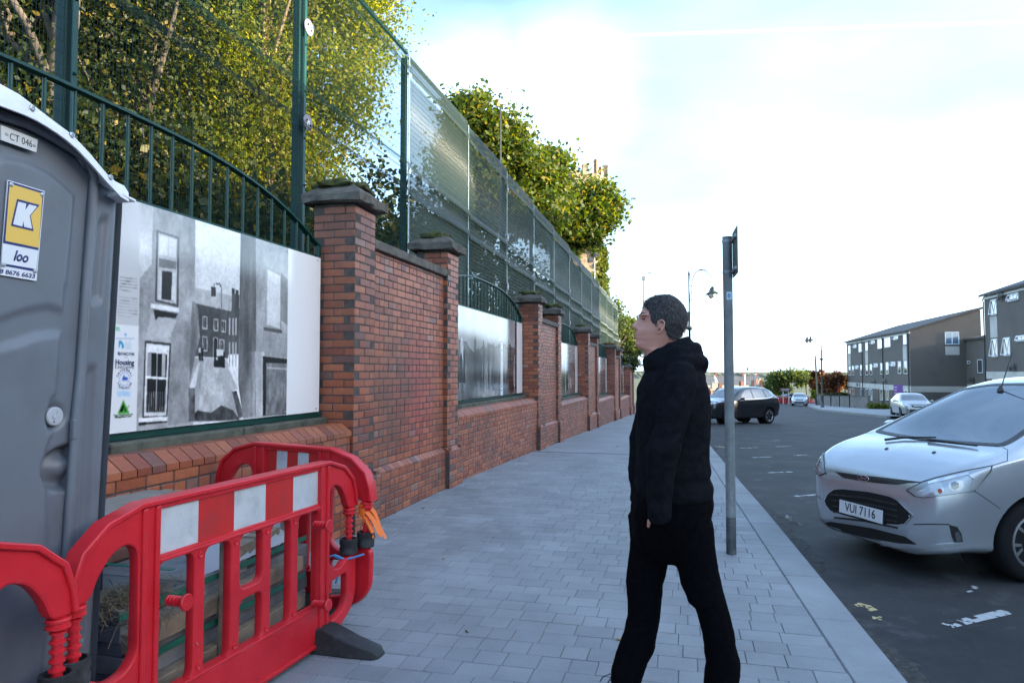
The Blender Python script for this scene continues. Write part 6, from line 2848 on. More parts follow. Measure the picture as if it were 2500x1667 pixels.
def barrier(hp, label, loc, rz, group='red plastic pedestrian barriers round the cabin', first_white=True, nbar=4, simple=False, feet=(1, 1)):
    root = thing('pedestrian_barrier', label, 'barrier', loc, rz, group)
    pc = hp - 0.30                                     # main post centre
    e = hp + 0.05
    half = [(pc + .045, 1.0), (pc + .20, .955), (pc + .30, .875), (e - .012, .79), (e, .70), (hp - .045, .70), (hp - .07, .77), (pc + .17, .845), (pc + .10, .865), (pc + .058, .83),
            (pc + .050, .46), (pc + .09, .405), (pc + .17, .385), (hp - .05, .43), (e, .43), (e, .20), (e - .06, .11), (pc + .16, .05), (pc + .04, .03)]
    outl = half + [(-x, z) for x, z in reversed(half)]
    outl = rounded(outl, 0.045, 4)
    hole_arm = [(pc + .06, .33), (hp - .07, .345), (hp - .055, .32), (hp - .055, .20), (hp - .09, .145), (pc + .06, .105)]
    holes = [rounded(hole_arm, .03), rounded([(-x, z) for x, z in hole_arm], .03)]
    inner = pc - .045
    bw = 0.033
    bars = [inner * 2 * (i + 1) / (nbar + 1) - inner for i in range(nbar)]
    ed = [-inner] + [b_ for x in bars for b_ in (x - bw, x + bw)] + [inner]
    for i in range(0, len(ed), 2):
        a, b_ = ed[i], ed[i + 1]
        if i // 2 == nbar // 2 and nbar > 2:
            holes.append(rounded([(a, .235), (b_, .235), (b_, .465), (a, .465)], .04))
            holes.append(rounded([(a, .515), (b_, .515), (b_, .755), (a, .755)], .04))
        else:
            holes.append(rounded([(a, .235), (b_, .235), (b_, .755), (a, .755)], .045))
    holes.append([(-inner, .785), (inner, .785), (inner, .962), (-inner, .962)])
    plate('frame', outl, holes, 0.046, 0.010, M_RED, root)
    ns = 5
    for i in range(ns):
        w = 2 * inner / ns
        mb = MB()
        x = -inner + i * w
        mb.box(x, x + w, -0.009, 0.009, .783, .964)
        mb.build('reflective_stripe', M_STRW if (i % 2 == 0) == first_white else M_STRR, root)
    # flanges that make the frame look moulded
    mb = MB()
    pth = [(-e + .004, .71), (-e + .016, .79), (-(pc + .30), .877), (-(pc + .20), .957), (-(pc + .045), 1.002)]
    pth = pth + [(-x, z) for x, z in reversed(pth)]
    pth = [p_ for i, p_ in enumerate(pth)]
    pr = rounded(pth, .05, 3)[4:-4] if False else pth
    rings = []
    for i, (x, z) in enumerate(pr):
        a = Vector(pr[max(i - 1, 0)])
        b_ = Vector(pr[min(i + 1, len(pr) - 1)])
        t = (b_ - a).normalized()
        nn = Vector((-t.y, t.x))
        rings.append([(x + nn.x * q, y, z + nn.y * q) for q, y in ((0.004, -.037), (0.004, .037), (-.018, .037), (-.018, -.037))])
    mb.loft(rings)
    mb.build('top_flange', M_RED, root, bevel=0.005, smooth=40)
    mb = MB()
    mb.box(-pc - .03, pc + .03, -.035, .035, .028, .048)
    mb.box(-inner, inner, -.030, .030, .758, .772)
    mb.box(-inner, inner, -.030, .030, .2335, .245)
    mb.build('cross_flange', M_RED, root, bevel=0.004)
    for s in (-1, 1):
        mb = MB()
        mb.box(s * pc - .043, s * pc - .020, -.034, .034, .05, .980)
        mb.box(s * pc + .020, s * pc + .043, -.034, .034, .05, .980)
        mb.build('post', M_RED, root, bevel=0.006)
        # ribbed hinge pin
        prof = [(0.0, .42)]
        z = .42
        while z < .66:
            prof += [(.017, z), (.017, z + .016), (.025, z + .019), (.025, z + .026), (.017, z + .029)]
            z += .03
        prof += [(.038, .668), (.038, .675), (.032, .678), (.032, .686), (.038, .689), (.038, .696), (.034, .70), (0, .705)]
        mb = MB()
        mb.lathe(prof, 12, M=Matrix.Translation((s * hp, 0, 0)))
        mb.build('hinge_pin', M_RED, root, smooth=35)
        # rubber ring
        mb = MB()
        prof = [(.040, .435), (.052, .437), (.054, .465), (.049, .480), (.054, .495), (.052, .522), (.042, .524), (.038, .50), (.036, .46)]
        mb.lathe(prof, 18, M=Matrix.Translation((s * hp, 0, 0)))
        if not simple:
            mb.build('rubber_ring', M_RUB, root, smooth=50)
        if feet[(s + 1) // 2]:
            rings = []
            for y, w, h in ((-.38, .04, .012), (-.35, .065, .04), (-.22, .08, .07), (-.06, .085, .125), (.06, .085, .125), (.22, .08, .07), (.35, .065, .04), (.38, .04, .012)):
                rings.append([(s * pc - w, y, 0), (s * pc + w, y, 0), (s * pc + w * .8, y, h), (s * pc - w * .8, y, h)])
            mb = MB()
            mb.loft(rings)
            mb.build('rubber_foot', M_RUB, root, bevel=0.012, smooth=40)
    if not simple:
        for x, z in ((-inner + .05, .60), (inner - .05, .685), (inner - .05, .27)):
            M = Matrix.Translation((x, -.02, z)) @ Matrix.Rotation(math.pi / 2, 4, 'X')
            prof = [(.016, 0)]
            for i in range(5):
                prof += [(.014, .004 + i * .016), (.021, .007 + i * .016), (.021, .011 + i * .016), (.014, .014 + i * .016)]
            prof += [(.032, .088), (.034, .094), (.030, .100), (0, .101)]
            mb = MB()
            mb.lathe(prof, 14, M=M)
            mb.build('peg', M_RED, root, smooth=35)
        for x in bars:
            for z in (.735, .275):
                mb = MB()
                mb.lathe([(.014, 0), (.014, .004), (.010, .005), (.006, .002), (0, .002)], 12, M=Matrix.Translation((x, -.0225, z)) @ Matrix.Rotation(math.pi / 2, 4, 'X'))
                mb.build('stud', M_RED, root)
    return root


def along(ua, na, ub, nb):
    a, b_ = P(ua, na), P(ub, nb)
    return (a + b_) / 2, math.atan2((b_ - a).y, (b_ - a).x), (b_ - a).length / 2


c, a, l = along(1.98, -2.045, 3.78, -1.945)
BA = barrier(l, 'red and white barrier facing the footway, before the stacked slabs', (c.x, c.y, 0.0), a)
c, a, l = along(0.06, -2.03, 1.875, -2.0)
BB = barrier(l, 'red barrier before the toilet door, cut off by the left edge', (c.x, c.y, 0.0), a)
c, a, l = along(4.02, -2.99, 3.885, -1.90)
BC = barrier(l, 'short red and white barrier standing crosswise against the low brick wall', (c.x, c.y, 0.035), a, first_white=False, nbar=3)
BC.rotation_euler = (0, rad(1.6), a)
# orange tape and blue cord tied to the corner
pc_ = P(3.885, -1.90, 0.0)
mb = MB()
r_ = random.Random(3)
for i in range(11):
    a0 = r_.uniform(0, 6.28)
    q0 = pc_ + Vector((.03 * math.cos(a0), .03 * math.sin(a0), .66 + jit(.03)))
    d = Vector((.085 + jit(.02), -.02 + jit(.03), -.11 - .03 * (i % 3)))
    q1, q2 = q0 + d * .5 + Vector((0, 0, .02)), q0 + d
    w = Vector((0.004, .008, .009))
    mb.loft([[q0 - w, q0 + w, q0 + w * 1.05 + Vector((0, .002, 0))], [q1 - w, q1 + w, q1 + w * 1.05 + Vector((0, .002, 0))], [q2 - w * .6, q2 + w * .6, q2 + w * .7 + Vector((0, .002, 0))]])
mb.lathe([(.028, .63), (.033, .64), (.033, .70), (.028, .71)], 12, M=Matrix.Translation(pc_))
tag(mb.build('tape', mat('orange_tape', (0.85, 0.16, 0.01), 0.5)), 'frayed orange tape wound round the corner pin of the red barriers', 'tape')
pa_ = P(3.78, -1.945, 0.41)
mb = MB()
mb.tube([pa_ + Vector((-.07, -.05, .02)), pa_ + Vector((-.02, -.055, .0)), pa_ + Vector((.03, -.05, .01)), pa_ + Vector((.10, -.04, .03))], .006, 6)
mb.tube([pa_ + Vector((-.02, -.055, .0)), pa_ + Vector((-.035, -.07, -.06)), pa_ + Vector((-.06, -.06, -.13))], .005, 6)
mb.tube([pa_ + Vector((.0, -.055, .0)), pa_ + Vector((-.06, -.075, .035)), pa_ + Vector((-.10, -.06, .02))], .005, 6)
tag(mb.build('cord', mat('blue_cord', (0.05, 0.28, 0.55), 0.5), smooth=60), 'blue cord knotted under the black rings at the barrier corner', 'cord')
mb = MB()
q = P(1.98, -2.045, 0.415)
mb.tube([q + Vector((-.03, -.055, .015)), q + Vector((.05, -.05, .03)), q + Vector((.09, -.02, .012)), q + Vector((.02, .05, .01))], .003, 5)
tag(mb.build('cable_tie', M_SWH), 'white cable tie sticking out at the foot of the left black ring', 'cable tie')

# ================================================================== STACKED SLABS AND TIMBER BEHIND THE BARRIER
M_WOOD = piece_mat('weathered_timber', [(0, (0.24, 0.18, 0.12)), (0.5, (0.33, 0.26, 0.185)), (1, (0.40, 0.33, 0.25))], 0.85, grime=(0.09, 0.07, 0.05), gscale=5, bump=0.5, bscale=60)
M_SLAB = piece_mat('grey_stone_slab', [(0, (0.17, 0.175, 0.18)), (0.5, (0.23, 0.235, 0.24)), (1, (0.28, 0.285, 0.29))], 0.8, grime=(0.12, 0.12, 0.12), gscale=4, bump=0.3, bscale=100)
M_STRAP = mat('green_strap', (0.02, 0.16, 0.11), 0.4)
M_STRAW = piece_mat('straw', [(0, (0.16, 0.12, 0.07)), (1, (0.30, 0.23, 0.13))], 0.9, per='island', bump=0)
M_PLY = mat('grey_plywood', (0.21, 0.195, 0.17), 0.85, var=0.2, vscale=5, dirt=(0.13, 0.12, 0.10), dscale=4)


def bx(name, label, cat, u0, u1, n0, n1, z0, z1, mt, group=None, rz=0.0, tilt=0.0, bev=0.004):
    c = P((u0 + u1) / 2, (n0 + n1) / 2, (z0 + z1) / 2)
    mb = MB()
    a, b_, h = (u1 - u0) / 2, abs(n1 - n0) / 2, (z1 - z0) / 2
    mb.box(-a, a, -b_, b_, -h, h)
    o = mb.build(name, mt, None, bevel=bev)
    o.location = c
    o.rotation_euler = (0, tilt, WALL_RZ + rz)
    return tag(o, label, cat, group)


PAL = thing('wooden_pallet', 'wooden pallet under the stacked slabs, bound with green straps', 'pallet', P(3.08, -2.58, 0), WALL_RZ)
for i in range(3):
    mb = MB()
    mb.box(-.68 + .55 * i, -.56 + .55 * i, -.34, .34, 0.0, .09)
    mb.build('bearer', M_WOOD, PAL, bevel=0.004)
for i in range(6):
    mb = MB()
    mb.box(-.70, .68, -.34 + .116 * i, -.245 + .116 * i, .0905, .112)
    mb.build('slat', M_WOOD, PAL, bevel=0.003)
for x in (-.42, .30):
    mb = MB()
    rr = [(-.353, .0), (-.353, .62), (.345, .62), (.345, .0)]
    for (y0, z0), (y1, z1) in zip(rr[:-1], rr[1:]):
        if y0 != y1:
            mb.box(x, x + .03, y0, y1, z0, z0 + .002)
    mb.build('strap', M_STRAP, PAL)
for z in (.285, .50):
    mb = MB()
    mb.box(-.72, .69, -.364, -.361, z, z + .028)
    mb.build('strap', M_STRAP, PAL)
r_ = random.Random(8)
gs, gt = 'grey stone slabs stacked on the pallet', 'timbers round the slab stack'
layers = [(.113, .073), (.1865, .065), (.2520, .072), (.3245, .06), (.385, .07), (.456, .06)]
nm = ['bottom', 'second', 'third', 'fourth', 'fifth', 'topmost']
for k, (z, h) in enumerate(layers):
    u = 2.42 + r_.uniform(0, .03)
    j = 0
    while u < 3.62:
        L = (.40, .34, .30)[j % 3] if k < 5 else .42
        if k == 5 and j > 1:
            break
        bx('stone_slab', 'grey stone slab in the %s layer of the stack, %s' % (nm[k], ['at the end near the toilet', 'second from the toilet end', 'third from the toilet end', 'at the end near the brick pillar'][min(j, 3)]), 'stone slab', u, u + L - .008, -2.265 - jit(.012), -2.86, z, z + h, M_SLAB, gs, jit(.02))
        u += L
        j += 1
bx('timber', 'lower long timber batten along the front of the slab stack', 'timber', 2.40, 3.75, -2.20, -2.258, .118, .195, M_WOOD, gt, .01)
bx('timber', 'upper long timber batten along the front of the slab stack', 'timber', 2.42, 3.70, -2.20, -2.258, .345, .425, M_WOOD, gt, -.012)
bx('timber', 'short timber block lying on top of the slab stack', 'timber', 3.20, 3.66, -2.30, -2.40, .5165, .592, M_WOOD, gt, .12)
bx('timber', 'upright grey timber post strapped before the slab stack', 'timber', 2.94, 2.995, -2.135, -2.195, .0, .72, M_WOOD, gt)
bx('timber', 'upright dark timber post at the far end of the slab stack', 'timber', 3.70, 3.76, -2.28, -2.35, .0, .70, M_WOOD, gt)
bx('timber', 'dark timber rail behind the stack, just under the plywood', 'timber', 2.36, 3.55, -2.88, -2.94, .72, .80, M_WOOD, gt, .02)
bx('timber', 'upright timber at the back near the toilet, holding the plywood', 'timber', 2.40, 2.46, -2.945, -3.0, .0, .81, M_WOOD, gt)
bx('timber', 'upright timber at the back near the brick pillar', 'timber', 3.46, 3.52, -2.945, -3.0, .0, .81, M_WOOD, gt)
bx('plywood_sheet', 'grey plywood sheet lying over the back of the stack', 'plywood', 2.50, 3.40, -2.66, -3.0, .815, .83, M_PLY, None, .03, 0.012)
bx('crate', 'dark blue plastic crate between the toilet and the slabs', 'crate', 2.38, 2.62, -2.55, -2.85, .520, .66, mat('dark_blue_plastic', (0.015, 0.022, 0.05), 0.5), None, .03, 0, .01)
st = thing('straw', 'loose straw packing spilling over the slabs by the toilet', 'straw', P(2.62, -2.36, .49), WALL_RZ)
mb = MB()
for i in range(900):
    x, y = r_.gauss(-.06, .12), r_.gauss(0, .08)
    z = .03 - .25 * max(0, -y - .06) * 2 + abs(r_.gauss(0, .018))
    a = r_.uniform(0, 6.28)
    L = r_.uniform(.05, .14)
    d = Vector((math.cos(a) * L, math.sin(a) * L, r_.uniform(-.07, .03)))
    p0 = Vector((x, y, z))
    s = Vector((-d.y, d.x, 0)).normalized() * .0016
    mb.add([p0 - s, p0 + s, p0 + d + s, p0 + d - s], [(0, 1, 2, 3)])
me = bpy.data.meshes.new('bundle')
me.from_pydata(mb.v, [], mb.f)
me.materials.append(M_STRAW)
put('bundle', me, st)
mb = MB()
for i in range(5):
    u = 3.0 + i * .14
    a0, b0 = P(u, -2.27, .5185), P(u + .25, -2.52, .56 + .02 * i)
    w = Vector((.06, .1, .01))
    mb.loft([[a0 - w, a0 + w, a0 + w + Vector((0, 0, .003)), a0 - w + Vector((0, 0, .003))], [b0 - w * .7, b0 + w, b0 + w + Vector((0, 0, .003)), b0 - w * .7 + Vector((0, 0, .003))]])
tag(mb.build('packing_sheet', mat('pale_packing_sheet', (0.45, 0.46, 0.48), 0.5)), 'torn pale plastic packing lying on the slabs', 'packing')

# ------------------------------------------------------------------ fallen leaves and scraps on the footway
ML = [mat('fallen_leaf', c_, 0.7) for c_ in ((0.30, 0.18, 0.05), (0.16, 0.10, 0.04), (0.06, 0.055, 0.04))]


def litter(px, py, size, m_, label, rz):
    d = px_ray(px, py)
    k = -EYE / d.z
    p = d * k
    u, n_ = UN(p.x, p.y)
    z = G(u)
    k = (z - EYE) / d.z
    p = d * k
    mb = MB()
    o_ = [(math.cos(t) * size * (1 if i % 2 else .72), math.sin(t) * size * .55 * (1 if i % 2 else .8), .006 + .006 * math.cos(2 * t)) for i, t in enumerate([2 * math.pi * j / 10 for j in range(10)])]
    vs = [(0, 0, .004)] + o_ + [(x, y, q - .0015) for x, y, q in o_] + [(0, 0, .0025)]
    fs = [(0, 1 + i, 1 + (i + 1) % 10) for i in range(10)] + [(21, 11 + (i + 1) % 10, 11 + i) for i in range(10)] + [(1 + i, 11 + i, 11 + (i + 1) % 10, 1 + (i + 1) % 10) for i in range(10)]
    mb.add(vs, fs)
    o = mb.build('leaf', ML[m_], None, loc=(p.x, p.y, z), rz=rz)
    tag(o, label, 'fallen leaf', 'dead leaves on the footway')


for a_ in [(1519, 1560, .04, 0, 'yellow fallen leaf on the paving beside the man\'s front leg', .2), (1082, 1364, .017, 0, 'small orange leaf alone in the middle of the footway', 1.0),
           (1140, 1543, .02, 2, 'dark curled leaf low in the middle of the footway', 2.0), (962, 1253, .025, 2, 'dark scrap on the paving near the barrier corner', .4),
           (1192, 1137, .05, 2, 'dark leaf at the foot of the second low wall', .3), (1505, 1090, .05, 2, 'dark scrap on the footway left of the man\'s waist', .1), (1033, 1241, .025, 1, 'brown leaf by the foot of the nearest tall wall', 1.3)]:
    litter(*a_)
# ================================================================== THE MAN
MY = 3.15
MO = Vector((0.72, MY, 0.0))


def mp(px, py, dy=0.0):
    p = at(px, py, MY)
    return Vector((p.x - MO.x, dy, p.z))


def ring(py, f, b, w, cy=0.0, n=20, egg=0.0, sq=2.0, rip=0.0):
    a, c = mp(f, py), mp(b, py)
    cx, rx = (a.x + c.x) / 2, (c.x - a.x) / 2
    out = []
    for k in range(n):
        t = 2 * math.pi * k / n
        ct, st = math.cos(t), math.sin(t)
        ct2 = math.copysign(abs(ct) ** (2 / sq), ct)
        st2 = math.copysign(abs(st) ** (2 / sq), st)
        q = 1 + (random.uniform(-rip, rip) if rip else 0)
        out.append((cx + rx * ct2 * q, cy + w * st2 * (1 + egg * ct) * q, a.z))
    return out


def skin_mat():
    t = NT('skin')
    pos = t.new('TexCoord').outputs['Object']
    c = t.ramp(t.noise(pos, 26, 5, .6), [(.3, (.44, .205, .150)), (.7, (.54, .265, .200))])
    t.link(c, t.b.inputs['Base Color'])
    t.b.inputs['Roughness'].default_value = .5
    t.b.inputs['Subsurface Weight'].default_value = .12
    t.b.inputs['Subsurface Radius'].default_value = (.01, .004, .002)
    return t.mat


def cloth(name, col, sc):
    t = NT(name)
    pos = t.new('TexCoord').outputs['Object']
    f = t.noise(pos, sc, 4, .6)
    lo, hi = tuple(x * .7 for x in col), tuple(x * 1.35 for x in col)
    t.link(t.ramp(f, [(.3, lo), (.7, hi)]), t.b.inputs['Base Color'])
    t.b.inputs['Roughness'].default_value = .95
    t.b.inputs['Specular IOR Level'].default_value = .05
    t.bump(t.noise(pos, 9, 5, .6), .5, .03)
    return t.mat


M_SKIN = skin_mat()
M_HOOD = cloth('black_sweat_cloth', (.0068, .0076, .0100), 30)
M_JEAN = cloth('black_jeans', (.0024, .0025, .0034), 40)
M_SHOE = mat('black_shoe_leather', (.010, .010, .011), .5)
M_SOLE = mat('dark_sole', (.02, .02, .02), .8)
# head, neck, trunk, arms and legs as one skin
HR = [(724, 1606, 1630, .030), (728, 1592, 1644, .050), (735, 1579, 1655, .062), (745, 1574, 1664, .070), (757, 1567, 1671, .075), (768, 1560.5, 1675, .077), (773, 1560, 1676, .077), (780, 1562, 1675, .077), (790, 1561, 1674, .076),
      (799, 1558, 1671, .074), (806, 1553, 1668, .070), (813, 1551.5, 1664, .066), (820, 1553, 1660, .062), (827, 1552.5, 1656, .059), (833, 1554, 1653, .055), (840, 1551, 1650, .050), (846, 1553, 1648, .047), (851, 1560, 1649, .046), (857, 1571, 1651, .052), (872, 1578, 1657, .058), (892, 1582, 1666, .066)]
mb = MB()
hr = [ring(py, f, b, w, 0, 28, .18 if py < 850 else 0) for py, f, b, w in HR]
mb.loft(hr)
trunk = [(890, 1590, 1680, .09), (915, 1580, 1705, .17), (960, 1566, 1712, .19), (1060, 1562, 1712, .18), (1150, 1560, 1715, .165), (1230, 1556, 1725, .165), (1300, 1560, 1722, .15)]
mb.loft([ring(*q) for q in trunk])
# nose
nb_ = [(mp(1561, 771), .007), (mp(1554.5, 782), .0085), (mp(1547.5, 791), .011), (mp(1543, 797), .013), (mp(1547, 803), .014), (mp(1557, 806), .010)]
mb.loft([[(p_.x - .0015, -w * .35, p_.z), (p_.x - .0015, w * .35, p_.z), (p_.x + .006, w, p_.z), (p_.x + .024, w * 1.15, p_.z), (p_.x + .024, -w * 1.15, p_.z), (p_.x + .006, -w, p_.z)] for p_, w in nb_])
# lips and chin, brows
for px, py, r_x, w in ((1552.5, 815.5, .007, .022), (1553.5, 823, .0075, .020), (1556, 841, .011, .020)):
    c = mp(px, py)
    mb.tube([(c.x + .012, -w, c.z), (c.x + .002, -w * .5, c.z), (c.x, 0, c.z), (c.x + .002, w * .5, c.z), (c.x + .012, w, c.z)], [.003, r_x, r_x, r_x, .003], 8)
for s in (-1, 1):
    a, b_ = mp(1562, 771.5), mp(1570, 770.5)
    mb.tube([(a.x + .002, s * .012, a.z), (a.x + .001, s * .030, a.z + .002), (b_.x, s * .050, b_.z), (b_.x + .012, s * .064, b_.z - .004)], [.004, .0055, .005, .003], 8)
    # ear: rim, bowl and lobe
    e0, e1, e2, e3, e4 = mp(1597, 797), mp(1597.5, 787), mp(1605, 783), mp(1612, 790), mp(1610, 803)
    e5, e6 = mp(1602, 814), mp(1595.5, 816)
    yy = lambda k: s * (.076 + k)
    mb.tube([(e0.x, yy(-.004), e0.z), (e1.x, yy(.002), e1.z), (e2.x, yy(.008), e2.z), (e3.x, yy(.013), e3.z), (e4.x, yy(.011), e4.z), (e5.x, yy(.005), e5.z), (e6.x, yy(-.001), e6.z)], [.0035, .0045, .005, .005, .0048, .006, .005], 8)
    c = mp(1605, 797)
    mb.lathe([(0, -.018), (.010, -.010), (.012, 0), (.010, .010), (0, .018)], 10, M=Matrix.Translation((c.x, yy(-.002), c.z)) @ Matrix.Diagonal((1, .6, 1, 1)))
    c = mp(1598.5, 804)
    mb.lathe([(0, -.006), (.005, 0), (0, .006)], 8, M=Matrix.Translation((c.x, yy(.002), c.z)))
    # arms: the near hand in its pocket
    sh, el, wr, hd = mp(1632, 922, s * .185), mp(1606, 1078, s * .235), mp(1590, 1226, s * .188), mp(1612, 1258, s * .04)
    mb.tube([sh, sh.lerp(el, .5), el, el.lerp(wr, .5), wr], [.055, .047, .040, .036, .028], 12)
    mb.tube([wr, wr.lerp(hd, .6), hd], [.028, .036, .034], 10, sx=.75)
    for j, (dx, L) in enumerate(((-.030, .070), (-.011, .082), (.009, .078), (.028, .060))):
        b0 = hd + Vector((dx, 0, -.012))
        mb.tube([hd + Vector((dx * .8, 0, .01)), b0, b0 + Vector((-.008, -s * .006, -L * .55)), b0 + Vector((-.004, -s * .016, -L))], [.0095, .0095, .0085, .0065], 7)
    t0 = wr + Vector((-.024, s * -.004, -.012))
    mb.tube([t0, t0 + Vector((-.020, -s * .01, -.035)), t0 + Vector((-.022, -s * .02, -.062))], [.011, .010, .007], 7)
LEG_F = [(1264, 1541, 1650, .088), (1322, 1544, 1646, .088), (1376, 1541, 1641, .086), (1414, 1536, 1633, .082), (1432, 1534, 1626, .080), (1458, 1537, 1625, .080), (1483, 1540, 1623, .078), (1520, 1537, 1619, .077), (1551, 1532, 1615, .076), (1593, 1519, 1607, .076), (1626, 1505, 1592, .076), (1650, 1497, 1583, .077), (1678, 1494, 1574, .076)]
LEG_B = [(1264, 1625, 1729, .088), (1322, 1634, 1731, .088), (1376, 1645, 1739, .086), (1414, 1655, 1749, .084), (1453, 1669, 1760, .083), (1468, 1685, 1763, .078), (1498, 1695, 1771, .078), (1540, 1704, 1780, .077), (1578, 1711, 1788, .077), (1603, 1718, 1790, .078), (1626, 1709, 1789, .080), (1650, 1707, 1787, .078), (1680, 1708, 1780, .075)]
CF, CB = .075, -.075
for LG, cy in ((LEG_F, CF), (LEG_B, CB)):
    mb.loft([ring(py, (f * .7 + b * .3), (f * .3 + b * .7), w * .5, cy) for py, f, b, w in LG])
me = remeshed(mb, 'person', .0042, M_SKIN, 3)
PER = put('person', me, None, MO)
tag(PER, 'man in black hoodie and black trousers walking along the footway, looking up at the fence', 'person')
# eyes
M_EYE = mat('eye_dark', (.07, .055, .05), .2)
for s in (-1, 1):
    c = mp(1564.5, 779.5)
    mb = MB()
    mb.lathe([(0, -.0032), (.007, -.002), (.008, 0), (.007, .002), (0, .0032)], 12, M=Matrix.Translation((c.x + .004, s * .034, c.z)))
    mb.build('eye', M_EYE, PER, smooth=True)
    a, b_ = mp(1562, 769), mp(1574, 766)
    mb = MB()
    mb.tube([(a.x - .001, s * .016, a.z), (a.x + .001, s * .034, a.z + .006), (b_.x - .004, s * .058, b_.z)], [.0015, .0026, .001], 7)
    mb.build('eyebrow', mat('brow_hair', (.045, .032, .028), .8), PER)
# hair: a cap from hairline to nape, and the short strands on it
HL = {722: (1600, 0), 728: (1585, 0), 735: (1574.5, 0), 745: (1570, 0), 752: (1571, 0), 760: (1577, 0), 769: (1580, 0), 778: (1582, 0), 787: (1584, 0), 792: (1586, 0), 793.5: (1613, 0), 805: (1615.5, 0), 815: (1620, 0), 824: (1626, 0), 829: (1640, 0)}
hp_, hf_, hb_, hw_ = zip(*[(q[0], q[1], q[2], q[3]) for q in HR])
mb = MB()
rings, nrmls = [], []
for py in sorted(HL):
    f, b_, w = np.interp(py, hp_, hf_), np.interp(py, hp_, hb_), np.interp(py, hp_, hw_)
    if py < 724:
        f, b_, w = 1604, 1632, .03
    thick = .0065 if py < 800 else .0045
    ca, cc_ = mp(f, py), mp(b_, py)
    cx, rx = (ca.x + cc_.x) / 2, (cc_.x - ca.x) / 2 + thick
    ww = w + thick
    lim = mp(HL[py][0], py).x
    c0 = max(-1.0, min(1.0, (lim - cx) / rx))
    th = math.acos(c0)
    o_, i_ = [], []
    for k in range(19):
        t = -th + 2 * th * k / 18
        e_ = 1 + .18 * math.cos(t)
        o_.append((cx + rx * math.cos(t), ww * math.sin(t) * e_, ca.z + (.003 if py < 730 else 0)))
        i_.append((cx + (rx - .018) * math.cos(t), (ww - .018) * math.sin(t) * e_, ca.z - (.008 if py < 730 else 0)))
    rings.append(o_ + i_[::-1])
mb.loft(rings)
me = remeshed(mb, 'hair', .0040, mat('dark_grey_hair', (.022, .020, .021), .55, var=.5, vscale=70, bump=1.0, bscale=190), 2)
HA = put('hair', me, PER)
rh = random.Random(6)
for v in me.vertices:
    v.co += v.normal * rh.uniform(-.0016, .0022)
rn = np.random.default_rng(3)
mb = MB()
vv = [v for v in me.vertices]
zc = mp(1620, 775)
for i in rn.choice(len(vv), 9500):
    v = vv[i]
    n_ = v.normal
    if (v.co - zc).dot(n_) < 0:
        continue
    flow = Vector((-.5, rn.normal() * .25, -.35 + rn.normal() * .3)) if v.co.z > zc.z + .03 else Vector((.35, rn.normal() * .15, -.9))
    d = (n_ * (.35 + .25 * rn.random()) + flow.normalized() * .7 + Vector(rn.normal(size=3)) * .22).normalized() * (.010 + .014 * rn.random())
    s = n_.cross(d).normalized() * .0008
    p0 = v.co - n_ * .001
    mb.add([p0 - s, p0 + s, p0 + d], [(0, 1, 2)])
m2 = bpy.data.meshes.new('strands')
m2.from_pydata(mb.v, [], mb.f)
m2.materials.append(piece_mat('hair_strands', [(0, (.016, .014, .014)), (.6, (.035, .031, .030)), (.85, (.10, .095, .092)), (1, (.20, .19, .185))], .45, per='island', bump=0, grain=0))
kind(put('strands', m2, HA), 'stuff')
# hoodie
random.seed(21)
mb = MB()
TR = [(893, 1592, 1694, .10), (903, 1580, 1708, .15), (918, 1571, 1716, .19), (945, 1562, 1721, .212), (985, 1556, 1726, .215), (1024, 1557, 1727, .21), (1060, 1556, 1727, .205), (1095, 1556, 1725, .20), (1112, 1555, 1725, .198), (1128, 1553, 1728, .198), (1142, 1551, 1732, .20), (1153, 1551, 1731, .198), (1162, 1552, 1727, .19), (1180, 1551, 1736, .197), (1198, 1553, 1738, .195), (1212, 1556, 1736, .19)]
mb.loft([ring(py, f, b_, w, 0, 26, 0, 2.35) for py, f, b_, w in TR])
for s in (-1, 1):
    pts = [(1645, 905, .120, .066), (1640, 918, .165, .074), (1632, 940, .192, .074), (1620, 985, .213, .070), (1608, 1030, .226, .066), (1597, 1070, .233, .064), (1592, 1085, .233, .066), (1590, 1105, .230, .062), (1588, 1140, .226, .059), (1587, 1165, .221, .061), (1585, 1190, .218, .056), (1585, 1215, .212, .052), (1585, 1236, .205, .049), (1587, 1246, .200, .047)]
    mb.tube([mp(px, py, s * dy) for px, py, dy, r in pts], [r * (1 + jit(.05)) for *_, r in pts], 14)
# hood: two thick rolls lying round the neck
for (fx, fy), (sx_, sy_, sw), (bx_, by_), r in (((1585, 876), (1630, 848, .082), (1676, 834), .024), ((1584, 884), (1640, 862, .118), (1696, 852), .032), ((1588, 893), (1650, 884, .150), (1705, 884), .036), ((1600, 880), (1640, 872, .09), (1690, 868), .05)):
    F, Sd, Bk = mp(fx, fy), mp(sx_, sy_), mp(bx_, by_)
    pts = []
    for k in range(25):
        t = 2 * math.pi * k / 24
        c = math.cos(t)
        if c >= 0:
            p_ = Sd.lerp(Bk, 1 - math.sqrt(max(0, 1 - c * c)) if False else c ** 1.6)
        else:
            p_ = Sd.lerp(F, (-c) ** 1.6)
        pts.append(Vector((p_.x, sw * math.sin(t), p_.z)))
    mb.tube(pts, [r * (1 + .05 * math.sin(k * 1.9)) for k in range(25)], 12)
c = mp(1712, 893)
mb.lathe([(0, -.04), (.03, -.03), (.042, 0), (.03, .026), (0, .034)], 14, M=Matrix.Translation((c.x - .02, 0, c.z)) @ Matrix.Diagonal((1, 2.4, 1, 1)))
me = remeshed(mb, 'hoodie', .0075, M_HOOD, 3)
HO = put('hoodie', me, PER)
dm = HO.modifiers.new('folds', 'DISPLACE')
tx = bpy.data.textures.new('folds', 'CLOUDS')
tx.noise_scale = .11
tx.noise_depth = 3
